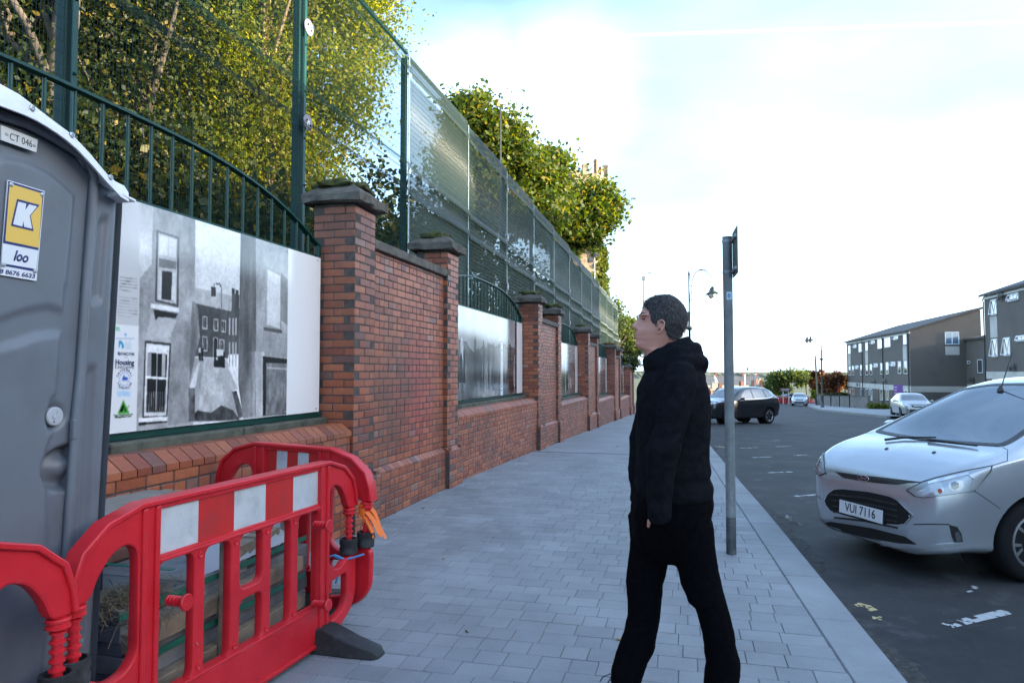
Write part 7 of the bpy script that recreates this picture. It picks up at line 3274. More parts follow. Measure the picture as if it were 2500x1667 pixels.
dm.texture = tx
dm.strength = .022
dm.mid_level = .5
# trousers
mb = MB()
mb.loft([ring(py, f, b_, w, 0, 26, 0, 2.3) for py, f, b_, w in ((1195, 1556, 1735, .182), (1225, 1545, 1738, .19), (1255, 1541, 1731, .19), (1285, 1543, 1730, .17), (1320, 1550, 1728, .14), (1350, 1572, 1714, .095), (1372, 1605, 1685, .05))])
for LG, cy in ((LEG_F, CF), (LEG_B, CB)):
    mb.loft([ring(py, f, b_, w, cy, 22, 0, 2.2, .012) for py, f, b_, w in LG])
me = remeshed(mb, 'trousers', .008, M_JEAN, 3)
TRO = put('trousers', me, PER)
dm = TRO.modifiers.new('folds', 'DISPLACE')
dm.texture = tx
dm.strength = .018
dm.mid_level = .5
# a sliver of wrist shows between cuff and pocket
# shoes
for LG, cy, hx_, tx_ in ((LEG_F, CF, 1576, 1428), (LEG_B, CB, 1792, 1650)):
    hl = mp(hx_, 1600).x
    L = .285
    rings, sol = [], []
    for f, w, h in ((0, .020, .055), (.03, .034, .095), (.10, .040, .112), (.24, .040, .115), (.42, .043, .100), (.62, .048, .070), (.80, .046, .052), (.93, .034, .042), (1.0, .012, .03)):
        x = hl - f * L
        z0_ = .022
        rings.append([(x, cy - w, z0_), (x, cy - w * 1.02, z0_ + (h - z0_) * .45), (x, cy - w * .6, h * .95), (x, cy, h), (x, cy + w * .6, h * .95), (x, cy + w * 1.02, z0_ + (h - z0_) * .45), (x, cy + w, z0_)])
        sol.append([(x, cy - w * 1.06, 0.0), (x, cy - w * 1.08, .023), (x, cy + w * 1.08, .023), (x, cy + w * 1.06, 0.0)])
    mb = MB()
    mb.loft(rings)
    sh_ = mb.build('shoe', M_SHOE, PER, smooth=60)
    ss = sh_.modifiers.new('s', 'SUBSURF')
    ss.levels = ss.render_levels = 1
    mb = MB()
    mb.loft(sol)
    mb.build('sole', M_SOLE, sh_)
    mb = MB()
    x = hl - .42 * L
    for dy, a in ((-.03, .9), (.02, 1.3), (-.045, .3)):
        mb.tube([(x, cy, .104), (x - .02 * a, cy + dy * .7, .125), (x - .045 * a, cy + dy, .108), (x - .055 * a, cy + dy * 1.2, .085)], .0025, 5)
    mb.build('laces', M_SHOE, sh_)
random.seed(99)
# ================================================================== CARS
def paint(name, col, metal=.6, rough=.32, coat=1.0):
    t = NT(name)
    t.b.inputs['Metallic'].default_value = metal
    t.b.inputs['Roughness'].default_value = rough
    t.b.inputs['Coat Weight'].default_value = coat
    t.b.inputs['Coat Roughness'].default_value = .03
    pos = t.new('TexCoord').outputs['Object']
    c = t.ramp(t.noise(pos, 2.2, 6, .65), [(.3, tuple(x * .93 for x in col)), (.7, col)])
    g = t.new('NewGeometry').outputs['Backfacing']
    t.link(t.mix(g, c, (.02, .02, .02)), t.b.inputs['Base Color'])
    return t.mat


M_TYRE = mat('tyre_rubber', (.009, .009, .010), .85, spec=.2, var=.25, vscale=12, bump=.3, bscale=70)
M_ALLOY = mat('silver_alloy', (.46, .47, .48), .3, .85)
M_BLKP = mat('black_trim', (.012, .012, .013), .45)
M_WELL = mat('wheel_well_black', (.006, .006, .006), .95)
M_CHROME = mat('chrome_trim', (.65, .66, .67), .12, 1.0)
M_TINT = glass_pane('car_glass', (.014, .018, .022), .03)
M_REDL = mat('red_lamp', (.35, .012, .012), .2)
M_PLATE = mat('white_plate', (.66, .67, .68), .4)


def lampglass():
    t = NT('headlamp_glass')
    t.b.inputs['Base Color'].default_value = (.9, .93, .95, 1)
    t.b.inputs['Roughness'].default_value = .03
    t.b.inputs['Transmission Weight'].default_value = .9
    t.b.inputs['IOR'].default_value = 1.2
    t.b.inputs['Specular IOR Level'].default_value = .8
    return t.mat


M_LAMPG = lampglass()


def crom(xs, ys, q):
    """smooth interpolation through stations"""
    m = np.gradient(ys, xs)
    i = int(np.clip(np.searchsorted(xs, q) - 1, 0, len(xs) - 2))
    h = xs[i + 1] - xs[i]
    t = (q - xs[i]) / h
    a, b_ = ys[i], ys[i + 1]
    d = (b_ - a) / h
    ma, mb_ = m[i], m[i + 1]
    if abs(ma) > 3 * abs(d):
        ma = 3 * d
    if abs(mb_) > 3 * abs(d):
        mb_ = 3 * d
    return (2 * t ** 3 - 3 * t * t + 1) * a + (t ** 3 - 2 * t * t + t) * h * ma + (-2 * t ** 3 + 3 * t * t) * b_ + (t ** 3 - t * t) * h * mb_


def chaikin(p, n=2):
    for _ in range(n):
        q = [p[0]]
        for a, b_ in zip(p[:-1], p[1:]):
            q.append((a[0] * .75 + b_[0] * .25, a[1] * .75 + b_[1] * .25))
            q.append((a[0] * .25 + b_[0] * .75, a[1] * .25 + b_[1] * .75))
        q.append(p[-1])
        p = q
    return p


class Car:
    def __init__(self, st, name, label, loc, heading, body_mat, wheels, wr=.31, kl=1.0, kz=1.0, kw=1.0, fine=.05, arch=.37, cat='car', group=None):
        """st: stations (s back from the nose, floor, sill half width, waist half width, belt height, roof half width, roof height)"""
        self.root = thing(name, label, cat, loc, math.atan2(heading[1], heading[0]), group)
        A = np.array(st, float)
        A[:, 0] *= kl
        A[:, (1, 4, 6)] *= kz
        A[:, (2, 3, 5)] *= kw
        self.A = A
        L = A[-1, 0]
        self.L = L
        S_ = [0, .006, .015, .03]
        s = .03
        while s < L - .04:
            s += fine
            S_.append(min(s, L - .03))
        S_ += [L - .012, L]
        rings = []
        for s in S_:
            z0, wb, wm, zb, wt, zt = [crom(A[:, 0], A[:, k], s) for k in range(1, 7)]
            hb = zb - z0
            key = [(0, z0), (wb * .8, z0), (wb, z0 + .05), (wb * 1.0, z0 + .20 * hb), (wm, z0 + .55 * hb), (wm * 1.005, z0 + .75 * hb), (wm * .985, zb - .01), (wm * .965, zb + .02 * (zt - zb)),
                   (wt + (wm - wt) * .10, zt - .14 * (zt - zb) - .012), (wt * .9, zt - .020), (wt * .5, zt - .004), (0, zt)]
            half = chaikin(key, 2)
            rr = [(-s, y, z) for y, z in half] + [(-s, -y, z) for y, z in reversed(half[1:-1])]
            rings.append(rr)
        mb = MB()
        mb.loft(rings)
        me = mb.mesh('body', body_mat)
        o = put('body', me, self.root)
        # wheel arches
        cut = MB()
        for sx in wheels:
            for sy in (-1, 1):
                y0, y1 = (.50 * kw, 1.2) if sy > 0 else (-1.2, -.50 * kw)
                prof = [(0, y0), (arch, y0), (arch, y1), (0, y1)]
                R = [[(-sx + r * math.cos(2 * math.pi * k / 40), y, wr + .01 + r * math.sin(2 * math.pi * k / 40)) for k in range(40)] for r, y in ((arch, y0), (arch, y1))]
                cut.loft(R)
        co = put('tmp', cut.mesh('tmp', [M_WELL]))
        co.parent = self.root
        bpy.context.view_layer.update()
        bo = o.modifiers.new('b', 'BOOLEAN')
        bo.operation = 'DIFFERENCE'
        bo.solver = 'EXACT'
        bo.material_mode = 'TRANSFER'
        bo.object = co
        me2 = bake(o)
        o.modifiers.clear()
        o.data = me2
        me2.name = 'body'
        bpy.data.objects.remove(co)
        smooth_mesh(me2, 48)
        self.body = o
        bm = bmesh.new()
        bm.from_mesh(me2)
        self.bvh = BVHTree.FromBMesh(bm)
        bm.free()
        self.wr = wr

    def hit(self, o, d):
        p, n, i, dist = self.bvh.ray_cast(Vector(o), Vector(d).normalized())
        return (p, n) if p is not None else (None, None)

    def proj(self, kind_, a, b_):
        """front: (y,z) cast backwards; side: (s,z) cast on to the left; rear: (y,z) cast forwards; cam: photo pixel"""
        if kind_ == 'front':
            return self.hit((1, a, b_), (-1, 0, 0))
        if kind_ == 'rear':
            return self.hit((-self.L - 1, a, b_), (1, 0, 0))
        if kind_ == 'side':
            return self.hit((-a, 2, b_), (0, -1, 0))
        if kind_ == 'cam':
            o = self.inv @ Vector((0, 0, EYE))
            d = self.inv.to_3x3() @ px_ray(a, b_)
            return self.hit(o, d)

    def setup(self):
        bpy.context.view_layer.update()
        self.inv = self.root.matrix_world.inverted()

    def patch(self, name, kind_, poly, mt, off=.004, parent=None, mirror=None, round_=None, rings=(1, .86, .6, .3), n=64, depth=.012, hole=None, smooth=60, label=None):
        """piece lying on the bodywork with the given outline"""
        if round_:
            poly = rounded(poly, round_, 4)
        # resample the outline
        k = len(poly)
        seg = [math.dist(poly[i], poly[(i + 1) % k]) for i in range(k)]
        T = sum(seg)
        pts = []
        per = max(n, k)
        for i in range(k):
            m = max(1, int(round(seg[i] / T * per)))
            for j in range(m):
                f = j / m
                pts.append((poly[i][0] + (poly[(i + 1) % k][0] - poly[i][0]) * f, poly[i][1] + (poly[(i + 1) % k][1] - poly[i][1]) * f))
        cx, cy = sum(p_[0] for p_ in pts) / len(pts), sum(p_[1] for p_ in pts) / len(pts)
        V, ok = [], True
        if hole:
            rings = (1, hole)
        N_ = len(pts)
        last = None
        for ri, r in enumerate(rings):
            for (x, y) in pts:
                p_, nn = self.proj(kind_, cx + (x - cx) * r, cy + (y - cy) * r)
                if p_ is None:
                    p_, nn = last if last else (Vector((0, 0, 0)), Vector((1, 0, 0)))
                last = (p_, nn)
                V.append(p_ + nn * off)
                if ri == 0:
                    pass
        F = []
        for ri in range(len(rings) - 1):
            for j in range(N_):
                a, b_ = ri * N_ + j, ri * N_ + (j + 1) % N_
                F.append((a, b_, b_ + N_, a + N_))
        if not hole:
            p_, nn = self.proj(kind_, cx, cy)
            V.append((p_ + nn * off) if p_ is not None else sum(V[-N_:], Vector()) / N_)
            c = len(V) - 1
            b0 = (len(rings) - 1) * N_
            for j in range(N_):
                F.append((b0 + j, b0 + (j + 1) % N_, c))
        b0 = len(V)
        for j in range(N_):
            p_, nn = self.proj(kind_, *pts[j])
            V.append((p_ - nn * depth) if p_ is not None else V[j])
        for j in range(N_):
            F.append((j, b0 + j, b0 + (j + 1) % N_, (j + 1) % N_))
        out = []
        for s in ((1, -1) if mirror else (1,)):
            mb = MB()
            mb.add([(v[0], v[1] * s, v[2]) for v in V], F)
            o = mb.build(name, mt, parent if (parent and s == 1) else self.root, smooth=smooth)
            out.append(o)
        return out[0] if not mirror else out

    def wheel(self, s, side, spokes=5, rim=M_ALLOY, w=.195, cap=None, double=True, track=.755):
        r = self.wr
        M = Matrix.Translation((-s, side * track, r)) @ Matrix.Rotation(-side * math.pi / 2, 4, 'X')
        mb = MB()
        rr = r * .655
        mb.lathe([(rr, -w / 2), (r * .88, -w / 2), (r * .965, -w * .42), (r, -w * .28), (r, w * .28), (r * .965, w * .42), (r * .88, w / 2), (rr + .012, w / 2 - .004), (rr, w / 2 - .02)], 40, M=M)
        t = mb.build('wheel', M_TYRE, self.root, smooth=40)
        mb = MB()
        mb.lathe([(rr + .004, -w * .4), (rr + .004, w * .47), (rr - .012, w * .49), (rr - .022, w * .44), (rr - .028, w * .1), (rr - .03, -w * .4)], 40, M=M)
        for i in range(spokes):
            a0 = 2 * math.pi * i / spokes + .3
            for d in ((-.17, .17) if double else (0,)):
                ww = .016 if double else .034
                rings = []
                for f, wd, zz in ((.045, ww * 1.5, w * .36), (rr * .55, ww, w * .40), (rr - .018, ww * 1.1, w * .42)):
                    aa = a0 + d * (f / rr) * (1.5 if double else 1)
                    c, s_ = math.cos(aa), math.sin(aa)
                    rings.append([(f * c - wd * s_, f * s_ + wd * c, zz - .03), (f * c - wd * s_ * .7, f * s_ + wd * c * .7, zz), (f * c + wd * s_ * .7, f * s_ - wd * c * .7, zz), (f * c + wd * s_, f * s_ - wd * c, zz - .03)])
                mb.loft(rings, M=M)
        mb.lathe([(.062, w * .25), (.062, w * .36), (.045, w * .40), (.03, w * .395), (0, w * .395)], 20, M=M)
        mb.build('rim', rim, t, smooth=35)
        mb = MB()
        mb.lathe([(rr - .035, -w * .05), (rr - .035, w * .02), (0, w * .02)], 28, M=M)
        mb.build('brake_disc', M_BLKP, t)
        if cap:
            mb = MB()
            mb.lathe([(.028, w * .39), (.027, w * .41), (0, w * .415)], 18, M=M)
            mb.build('hub_cap', cap, t)
            for i in range(5):
                a = 2 * math.pi * i / 5
                mb = MB()
                mb.lathe([(.008, w * .34), (.008, w * .40), (0, w * .40)], 8, M=M @ Matrix.Translation((.046 * math.cos(a), .046 * math.sin(a), 0)))
                mb.build('wheel_nut', M_CHROME, t)
        return t

    def mirror_(self, s, z, mt, y=None, k=1.0):
        for sd in (-1, 1):
            y0 = (y or .86)
            mb = MB()
            rings = []
            for f, a, b_ in ((0, .03, .03), (.02, .062, .05), (.10, .085, .062), (.17, .075, .056), (.20, .045, .04)):
                f *= k
                rings.append([(-s + a * k * math.cos(t) * .8, sd * (y0 + .04 + f), z + b_ * k * math.sin(t)) for t in [2 * math.pi * i / 12 for i in range(12)]])
            mb.loft(rings)
            m_ = mb.build('door_mirror', mt, self.root, smooth=60)
            mb = MB()
            mb.tube([(-s - .01, sd * (y0 - .05), z - .05), (-s, sd * (y0 + .06), z - .02)], [.03, .025], 8)
            mb.build('mirror_arm', M_BLKP, m_)


# ------------------------------------------------------------------ the silver car in the foreground
ST_F = [(0.00, .195, .50, .52, .60, .50, .640), (0.03, .175, .62, .64, .67, .60, .725), (0.08, .185, .70, .72, .725, .665, .785), (0.16, .19, .755, .775, .785, .705, .850), (0.28, .205, .795, .825, .845, .74, .915), (0.45, .20, .825, .855, .905, .765, .975),
        (0.65, .20, .84, .872, .950, .775, 1.025), (0.85, .20, .84, .876, .985, .765, 1.105), (1.00, .20, .84, .876, 1.005, .745, 1.175), (1.25, .20, .84, .876, 1.03, .70, 1.295), (1.50, .20, .84, .876, 1.05, .66, 1.408), (1.75, .20, .84, .876, 1.065, .63, 1.512), (2.0, .20, .84, .876, 1.08, .605, 1.570),
        (2.4, .20, .84, .874, 1.10, .59, 1.602), (3.0, .20, .84, .872, 1.12, .58, 1.592), (3.5, .22, .83, .86, 1.15, .56, 1.545), (3.75, .25, .80, .84, 1.14, .54, 1.47), (3.92, .28, .76, .80, 1.05, .60, 1.24), (4.02, .30, .72, .76, .95, .63, 1.02), (4.07, .34, .60, .66, .80, .55, .85)]
M_SILVER = paint('silver_metallic_paint', (.44, .465, .49), .6, .27)
FH_ = (-math.cos(rad(13)), -math.sin(rad(13)))
FORD = Car(ST_F, 'parked_car', 'silver one box car parked nose to the kerb at the right edge, plate VUI 7116', (3.03, 6.08, -.13), FH_, M_SILVER, (.84, 3.33), wr=.312, fine=.035)
FORD.setup()


def fc(*pts):
    return [(1950 + .3508 * x, 900 + .3508 * y) for x, y in pts]


def band(car, name, up, lo, mt, off=.004, depth=.01, kind_='cam', mirror=False, parent=None, n=40):
    """strip of bodywork between an upper and a lower traced edge"""
    def res(p):
        a = np.array(p, float)
        d = np.concatenate([[0], np.cumsum(np.hypot(*np.diff(a, axis=0).T))])
        q = np.linspace(0, d[-1], n + 1)
        return np.stack([np.interp(q, d, a[:, 0]), np.interp(q, d, a[:, 1])], 1)
    U, Lo = res(up), res(lo)
    V, F = [], []
    for i in range(n + 1):
        col = []
        for f in (0, .33, .67, 1):
            q = U[i] * (1 - f) + Lo[i] * f
            p_, nn = car.proj(kind_, q[0], q[1])
            col.append((p_, nn))
        if any(c[0] is None for c in col):
            continue
        V += [col[0][0] - col[0][1] * depth] + [p_ + nn * off for p_, nn in col] + [col[3][0] - col[3][1] * depth]
    m = len(V) // 6
    for i in range(m - 1):
        for j in range(5):
            a = i * 6 + j
            F.append((a, a + 1, a + 7, a + 6))
    F += [tuple(range(6)), tuple((m - 1) * 6 + j for j in range(6))]
    for s in ((1, -1) if mirror else (1,)):
        mb = MB()
        mb.add([(v[0], v[1] * s, v[2]) for v in V], F)
        o = mb.build(name, mt, parent or car.root, smooth=50)
    return o


F_ = FORD
band(F_, 'upper_grille', fc((256, 716), (430, 741), (540, 751), (845, 787)), fc((258, 719), (310, 758), (420, 778), (540, 794), (690, 806), (760, 794), (847, 790)), M_BLKP, .003)
GR = F_.patch('grille', 'cam', fc((176, 918), (200, 868), (240, 838), (300, 833), (480, 851), (640, 886), (692, 912), (798, 1020), (745, 1080), (700, 1087), (600, 1079), (450, 1055), (300, 1014), (218, 986), (188, 950)), M_WELL, .003)
F_.patch('grille_rim', 'cam', fc((176, 918), (200, 868), (240, 838), (300, 833), (480, 851), (640, 886), (692, 912), (798, 1020), (745, 1080), (700, 1087), (600, 1079), (450, 1055), (300, 1014), (218, 986), (188, 950)), M_CHROME, .007, hole=.975, parent=GR)
for k in range(5):                     # dark slats in the grille
    y0 = 862 + k * 40
    F_.patch('grille_slat', 'cam', fc((225 + 6 * k, y0 + 6), (470, y0 + 30), (690, y0 + 78), (690, y0 + 90), (470, y0 + 42), (225 + 6 * k, y0 + 17)), M_RUB, .009, parent=GR, n=30)
band(F_, 'lower_grille', fc((184, 1072), (212, 1062), (500, 1106), (740, 1166), (820, 1219)), fc((186, 1076), (232, 1112), (450, 1172), (700, 1213), (818, 1221)), M_WELL, .003)
band(F_, 'bumper_lip', fc((150, 1040), (170, 1075), (235, 1116), (450, 1178), (700, 1219), (830, 1226), (1135, 1207)), fc((148, 1070), (165, 1105), (210, 1135), (440, 1200), (700, 1246), (800, 1254), (1140, 1224)), M_SILVER, .007, .0)
# head lamps: dark bowl, reflectors and a clear cover
hl = fc((747, 846), (850, 792), (960, 757), (1150, 712), (1350, 674), (1338, 712), (1222, 850), (1080, 872), (870, 898), (810, 890))
M_HLB = mat('lamp_bowl_grey', (.36, .39, .43), .3, .6)
a_ = F_.patch('headlamp', 'cam', hl, M_HLB, .003, mirror=True)
F_.patch('lamp_surround', 'cam', hl, M_BLKP, .006, mirror=True, hole=.965)
band(F_, 'lamp_strip', fc((900, 788), (1050, 748), (1180, 720)), fc((905, 804), (1050, 766), (1185, 738)), M_CHROME, .008, mirror=True, n=16)
for nm, pl, m_ in (('indicator', fc((1180, 740), (1335, 690), (1300, 745), (1232, 838), (1185, 842), (1215, 770)), M_ALLOY), ('reflector', fc((905, 810), (960, 790), (1000, 800), (1010, 850), (960, 876), (915, 860)), M_ALLOY), ('projector_rim', fc((1040, 790), (1085, 770), (1140, 778), (1150, 820), (1120, 850), (1070, 850), (1042, 825)), M_ALLOY)):
    F_.patch(nm, 'cam', pl, m_, .008, mirror=True, n=30)
F_.patch('projector', 'cam', fc((1058, 796), (1085, 783), (1110, 795), (1112, 825), (1085, 842), (1060, 828)), M_TINT, .012, mirror=True, n=24)
F_.patch('bulb', 'cam', fc((972, 838), (990, 834), (1000, 850), (988, 868), (970, 858)), M_REDL, .013, mirror=True, n=20)
# fog lamps
F_.patch('fog_lamp_housing', 'cam', fc((1046, 1083), (1102, 1098), (1132, 1148), (1142, 1203), (1084, 1208), (1066, 1170)), M_BLKP, .004, mirror=True)
F_.patch('fog_lamp', 'cam', fc((1085, 1140), (1110, 1130), (1128, 1165), (1130, 1196), (1092, 1200)), M_CHROME, .008, mirror=True, n=24)


def seam(car, pts, w=.005, kind_='cam', mirror=True, name='gap_crease_line', mt=None):
    fin = []
    for (x0, y0), (x1, y1) in zip(pts[:-1], pts[1:]):
        for j in range(6):
            fin.append((x0 + (x1 - x0) * j / 6, y0 + (y1 - y0) * j / 6))
    fin.append(pts[-1])
    hits = [car.proj(kind_, *p_) for p_ in fin]
    hits = [h for h in hits if h[0] is not None]
    for s in ((1, -1) if mirror else (1,)):
        rings = []
        for i, (p_, n_) in enumerate(hits):
            t = hits[min(i + 1, len(hits) - 1)][0] - hits[max(i - 1, 0)][0]
            if t.length < 1e-6:
                continue
            sd = t.normalized().cross(n_) * w / 2
            q = [p_ + sd + n_ * .0012, p_ - sd + n_ * .0012, p_ - sd - n_ * .004, p_ + sd - n_ * .004]
            rings.append([(v.x, v.y * s, v.z) for v in q])
        if len(rings) > 1:
            mb = MB()
            mb.loft(rings)
            mb.build(name, mt or M_BLKP, car.root)


seam(F_, fc((1350, 672), (1452, 640), (1453, 562), (1420, 546)))
seam(F_, fc((1225, 852), (1300, 900), (1400, 972)))
seam(F_, fc((845, 788), (960, 753), (1150, 709), (1350, 672)), .006)
seam(F_, fc((800, 1082), (920, 1080), (1048, 1082)), .008)  # dark strip painted in for the shading along the bumper crease
seam(F_, [(1.28, 1.04), (1.26, .8), (1.30, .42), (1.45, .26)], .006, 'side')
seam(F_, [(2.12, 1.5), (2.12, 1.0), (2.12, .26)], .006, 'side')
seam(F_, [(2.95, 1.5), (2.98, 1.0), (2.95, .7), (2.85, .3)], .006, 'side')
# emblem
pc_, nc_ = F_.proj('front', 0.0, F_.proj('cam', *fc((487, 770))[0])[0].z)
em = Matrix.Translation(pc_ + nc_ * .006) @ nc_.to_track_quat('-Y', 'Z').to_matrix().to_4x4()
ov = [(.068 * math.cos(t), .028 * math.sin(t)) for t in [2 * math.pi * i / 28 for i in range(28)]]
mb = MB()
mb.prism(ov, -.004, .012)
EM = mb.build('emblem', M_CHROME, F_.root, bevel=.002)
EM.matrix_local = em
mb = MB()
mb.prism([(x * .88, z * .82) for x, z in ov], -.0055, -.0042)
mb.build('emblem_field', mat('emblem_navy', (.010, .018, .05), .2), EM)
lettering('Ford', .034, M_CHROME, EM, (0, -.0062, .001), shear=.35, extrude=.0003, sx=1.15, bold=.0004)
# number plate
pz = F_.proj('cam', *fc((443, 990))[0])[0].z
pf_, nf_ = F_.proj('front', 0, pz)
PL_ = Matrix.Translation((pf_.x + .022, 0.0, pz)) @ Matrix.Rotation(rad(90), 4, 'Z')
mb = MB()
mb.box(-.26, .26, -.004, .004, -.0555, .0555)
NP = mb.build('number_plate', M_PLATE, F_.root, bevel=.002)
NP.matrix_local = PL_ @ Matrix.Rotation(rad(-4), 4, 'X')
lettering('VUI 7116', .105, M_BLK, NP, (0, -.0046, .002), extrude=.0004, bold=.0012, sx=.90, space=1.02)
mb = MB()
mb.box(-.27, .27, .005, .03, -.062, .058)
mb.build('plate_holder', M_BLKP, NP)
mb = MB()
for i in range(16):
    mb.box(-.10 + i * .0125, -.092 + i * .0125, -.0045, -.0042, -.0535, -.0500)
mb.build('print_line', M_BLK, NP)
# windscreen: opening, glass, black border, cabin
WSP = [(-.715, 1.035), (-.35, 1.024), (0, 1.020), (.35, 1.024), (.715, 1.035), (.70, 1.14), (.59, 1.455), (.30, 1.512), (0, 1.522), (-.30, 1.512), (-.59, 1.455), (-.70, 1.14)]


def shrink(p, k):
    cx, cz = sum(q[0] for q in p) / len(p), sum(q[1] for q in p) / len(p)
    return [(cx + (x - cx) * k, cz + (z - cz) * k) for x, z in p]


def clear_glass():
    t = NT('clear_windscreen')
    tr = t.new('BsdfTransparent')
    tr.inputs['Color'].default_value = (.55, .66, .70, 1)
    gl = t.new('BsdfGlossy')
    gl.inputs['Roughness'].default_value = .015
    gl.inputs['Color'].default_value = (.9, .95, 1, 1)
    lw = t.new('LayerWeight')
    lw.inputs['Blend'].default_value = .32
    mr = t.new('MapRange')
    mr.inputs['From Min'].default_value = 0
    mr.inputs['From Max'].default_value = 1
    mr.inputs['To Min'].default_value = .2
    mr.inputs['To Max'].default_value = .85
    t.link(lw.outputs['Fresnel'], mr.inputs['Value'])
    ms = t.new('MixShader')
    t.link(mr.outputs[0], ms.inputs[0])
    t.link(tr.outputs[0], ms.inputs[1])
    t.link(gl.outputs[0], ms.inputs[2])
    t.link(ms.outputs[0], t.out.inputs['Surface'])
    return t.mat


M_CLEAR = clear_glass()
F_.patch('windscreen', 'front', WSP, M_CLEAR, .003, depth=-.001, rings=(1, .9, .75, .6, .45, .3, .15), n=90, round_=.05)
F_.patch('windscreen_border', 'front', WSP, M_BLKP, .005, hole=.925, n=90, round_=.05)
SW = [(1.36, 1.085), (2.06, 1.10), (2.06, 1.50), (1.86, 1.475), (1.62, 1.36), (1.42, 1.20)]
SW2 = [(2.16, 1.10), (2.92, 1.125), (2.92, 1.49), (2.16, 1.51)]
SW3 = [(3.0, 1.13), (3.55, 1.20), (3.45, 1.40), (3.0, 1.485)]
for sw in (SW, SW2, SW3):
    F_.patch('side_window', 'side', sw, M_TINT, .004, mirror=True, round_=.04)
F_.patch('rear_window', 'rear', [(-.55, 1.12), (.55, 1.12), (.46, 1.42), (-.46, 1.42)], M_TINT, .004, round_=.05)
# cut the opening
bm = bmesh.new()
bm.from_mesh(F_.body.data)
wp = shrink(WSP, .95)


def inside(poly, x, z):
    c = False
    for (x0, z0), (x1, z1) in zip(poly, poly[1:] + poly[:1]):
        if (z0 > z) != (z1 > z) and x < (x1 - x0) * (z - z0) / (z1 - z0) + x0:
            c = not c
    return c


kill = []
for f in bm.faces:
    c = f.calc_center_median()
    if -2.05 < c.x < -.60 and f.normal.z > .1 and inside(wp, c.y, c.z):
        kill.append(f)
bmesh.ops.delete(bm, geom=kill, context='FACES')
bm.to_mesh(F_.body.data)
bm.free()
M_SEAT = mat('dark_seat_cloth', (.05, .054, .06), .9, var=.2, vscale=20)
mb = MB()
mb.loft([[(-.70, y, .965) for y in (-.70, -.3, .3, .70)] + [(-.70, .70, .8), (-.70, -.7, .8)], [(-1.05, y, z) for y, z in ((-.74, .99), (-.3, 1.02), (.3, 1.01), (.74, .99), (.74, .8), (-.74, .8))], [(-1.38, y, z) for y, z in ((-.75, .96), (-.3, 1.02), (.3, .98), (.75, .96), (.75, .75), (-.75, .75))]])
mb.build('dashboard', mat('dashboard_plastic', (.030, .032, .036), .6), F_.root, smooth=40)
mb = MB()
mb.box(-3.4, -1.3, -.72, .72, .42, .48)
mb.build('cabin_floor', M_WELL, F_.root)
for sy in (-.37, .37):
    mb = MB()
    mb.loft([[(x, sy + y, z) for x, y, z in ((-1.75 - k * .0 - .30 * f, -w, .62 + f * .62), (-1.75 - .30 * f, w, .62 + f * .62), (-1.90 - .30 * f, w * .9, .62 + f * .62), (-1.90 - .30 * f, -w * .9, .62 + f * .62))] for f, w, k in ((0, .24, 0), (.25, .26, 0), (.6, .25, 0), (.9, .20, 0), (1.0, .14, 0))])
    mb.box(-1.85, -1.40, sy - .25, sy + .25, .50, .66)
    st_ = mb.build('seat', M_SEAT, F_.root, bevel=.03, smooth=50)
    mb = MB()
    mb.loft([[(-2.06 - d, sy + y, 1.27 + z) for d, y, z in ((-.04, -w, z0), (-.04, w, z0), (.06, w, z0), (.06, -w, z0))] for z0, w in ((0, .10), (.06, .13), (.16, .12), (.19, .09))])
    mb.build('headrest', M_SEAT, st_, bevel=.02, smooth=50)
mb = MB()
mb.tube([(-1.42 + .06 * math.cos(t) * .8, -.37 + .185 * math.sin(t), 1.0 + .18 * math.cos(t)) for t in [2 * math.pi * i / 28 for i in range(29)]], .015, 8)
mb.tube([(-1.40, -.37 - .17, 1.0), (-1.38, -.37, .98), (-1.40, -.37 + .17, 1.0)], .02, 8)
mb.tube([(-1.20, -.37, .93), (-1.39, -.37, .98)], .035, 8)
mb.build('steering_wheel', M_BLKP, F_.root, smooth=60)
mb = MB()
mb.box(-1.60, -1.57, -.11, .11, 1.38, 1.44)
mb.build('rear_view_mirror', M_BLKP, F_.root, bevel=.012)
p_, n_ = F_.proj('cam', *fc((1440, 512))[0])
if p_ is not None:
    mb = MB()
    mb.box(-.05, .05, -.10, .10, 0, .004, M=Matrix.Translation((p_.x - .10, p_.y - .06, p_.z - .035)) @ Matrix.Rotation(.3, 4, 'Y'))
    mb.build('paper', M_PLATE, F_.root)
# wipers, washer jets, aerial
for pts in (((600, 507), (730, 492), (960, 490)), ((900, 508), (1080, 528), (1245, 551))):
    P3 = []
    for q in fc(*pts):
        p_, n_ = F_.proj('cam', *q)
        if p_ is not None:
            P3.append(p_ + n_ * .018)
    if len(P3) > 1:
        mb = MB()
        mb.tube(P3, [.012, .011, .006][:len(P3)], 8)
        mb.build('wiper', M_RUB, F_.root, smooth=60)
for q in fc((612, 557), (942, 583)):
    p_, n_ = F_.proj('cam', *q)
    if p_ is not None:
        mb = MB()
        mb.lathe([(.022, -.004), (.018, .006), (.008, .011), (0, .012)], 12, M=Matrix.Translation(p_) @ n_.to_track_quat('Z', 'Y').to_matrix().to_4x4() @ Matrix.Diagonal((.7, 1, 1, 1)))
        mb.build('washer_jet', M_BLKP, F_.root, smooth=60)
p_, n_ = F_.proj('cam', *fc((1405, 150))[0])
if p_ is None:
    p_ = F_.proj('front', 0.0, 1.55)[0] or Vector((-2.0, 0, 1.57))
mb = MB()
mb.loft([[(p_.x + a * k, p_.y + b_ * k, p_.z - .01 + z) for a, b_ in ((.05, 0), (0, .022), (-.05, 0), (0, -.022))] for k, z in ((1, 0), (.7, .025), (.25, .05))])
mb.tube([(p_.x - .01, p_.y, p_.z + .03), (p_.x - .15, p_.y, p_.z + .36)], [.006, .003], 6)
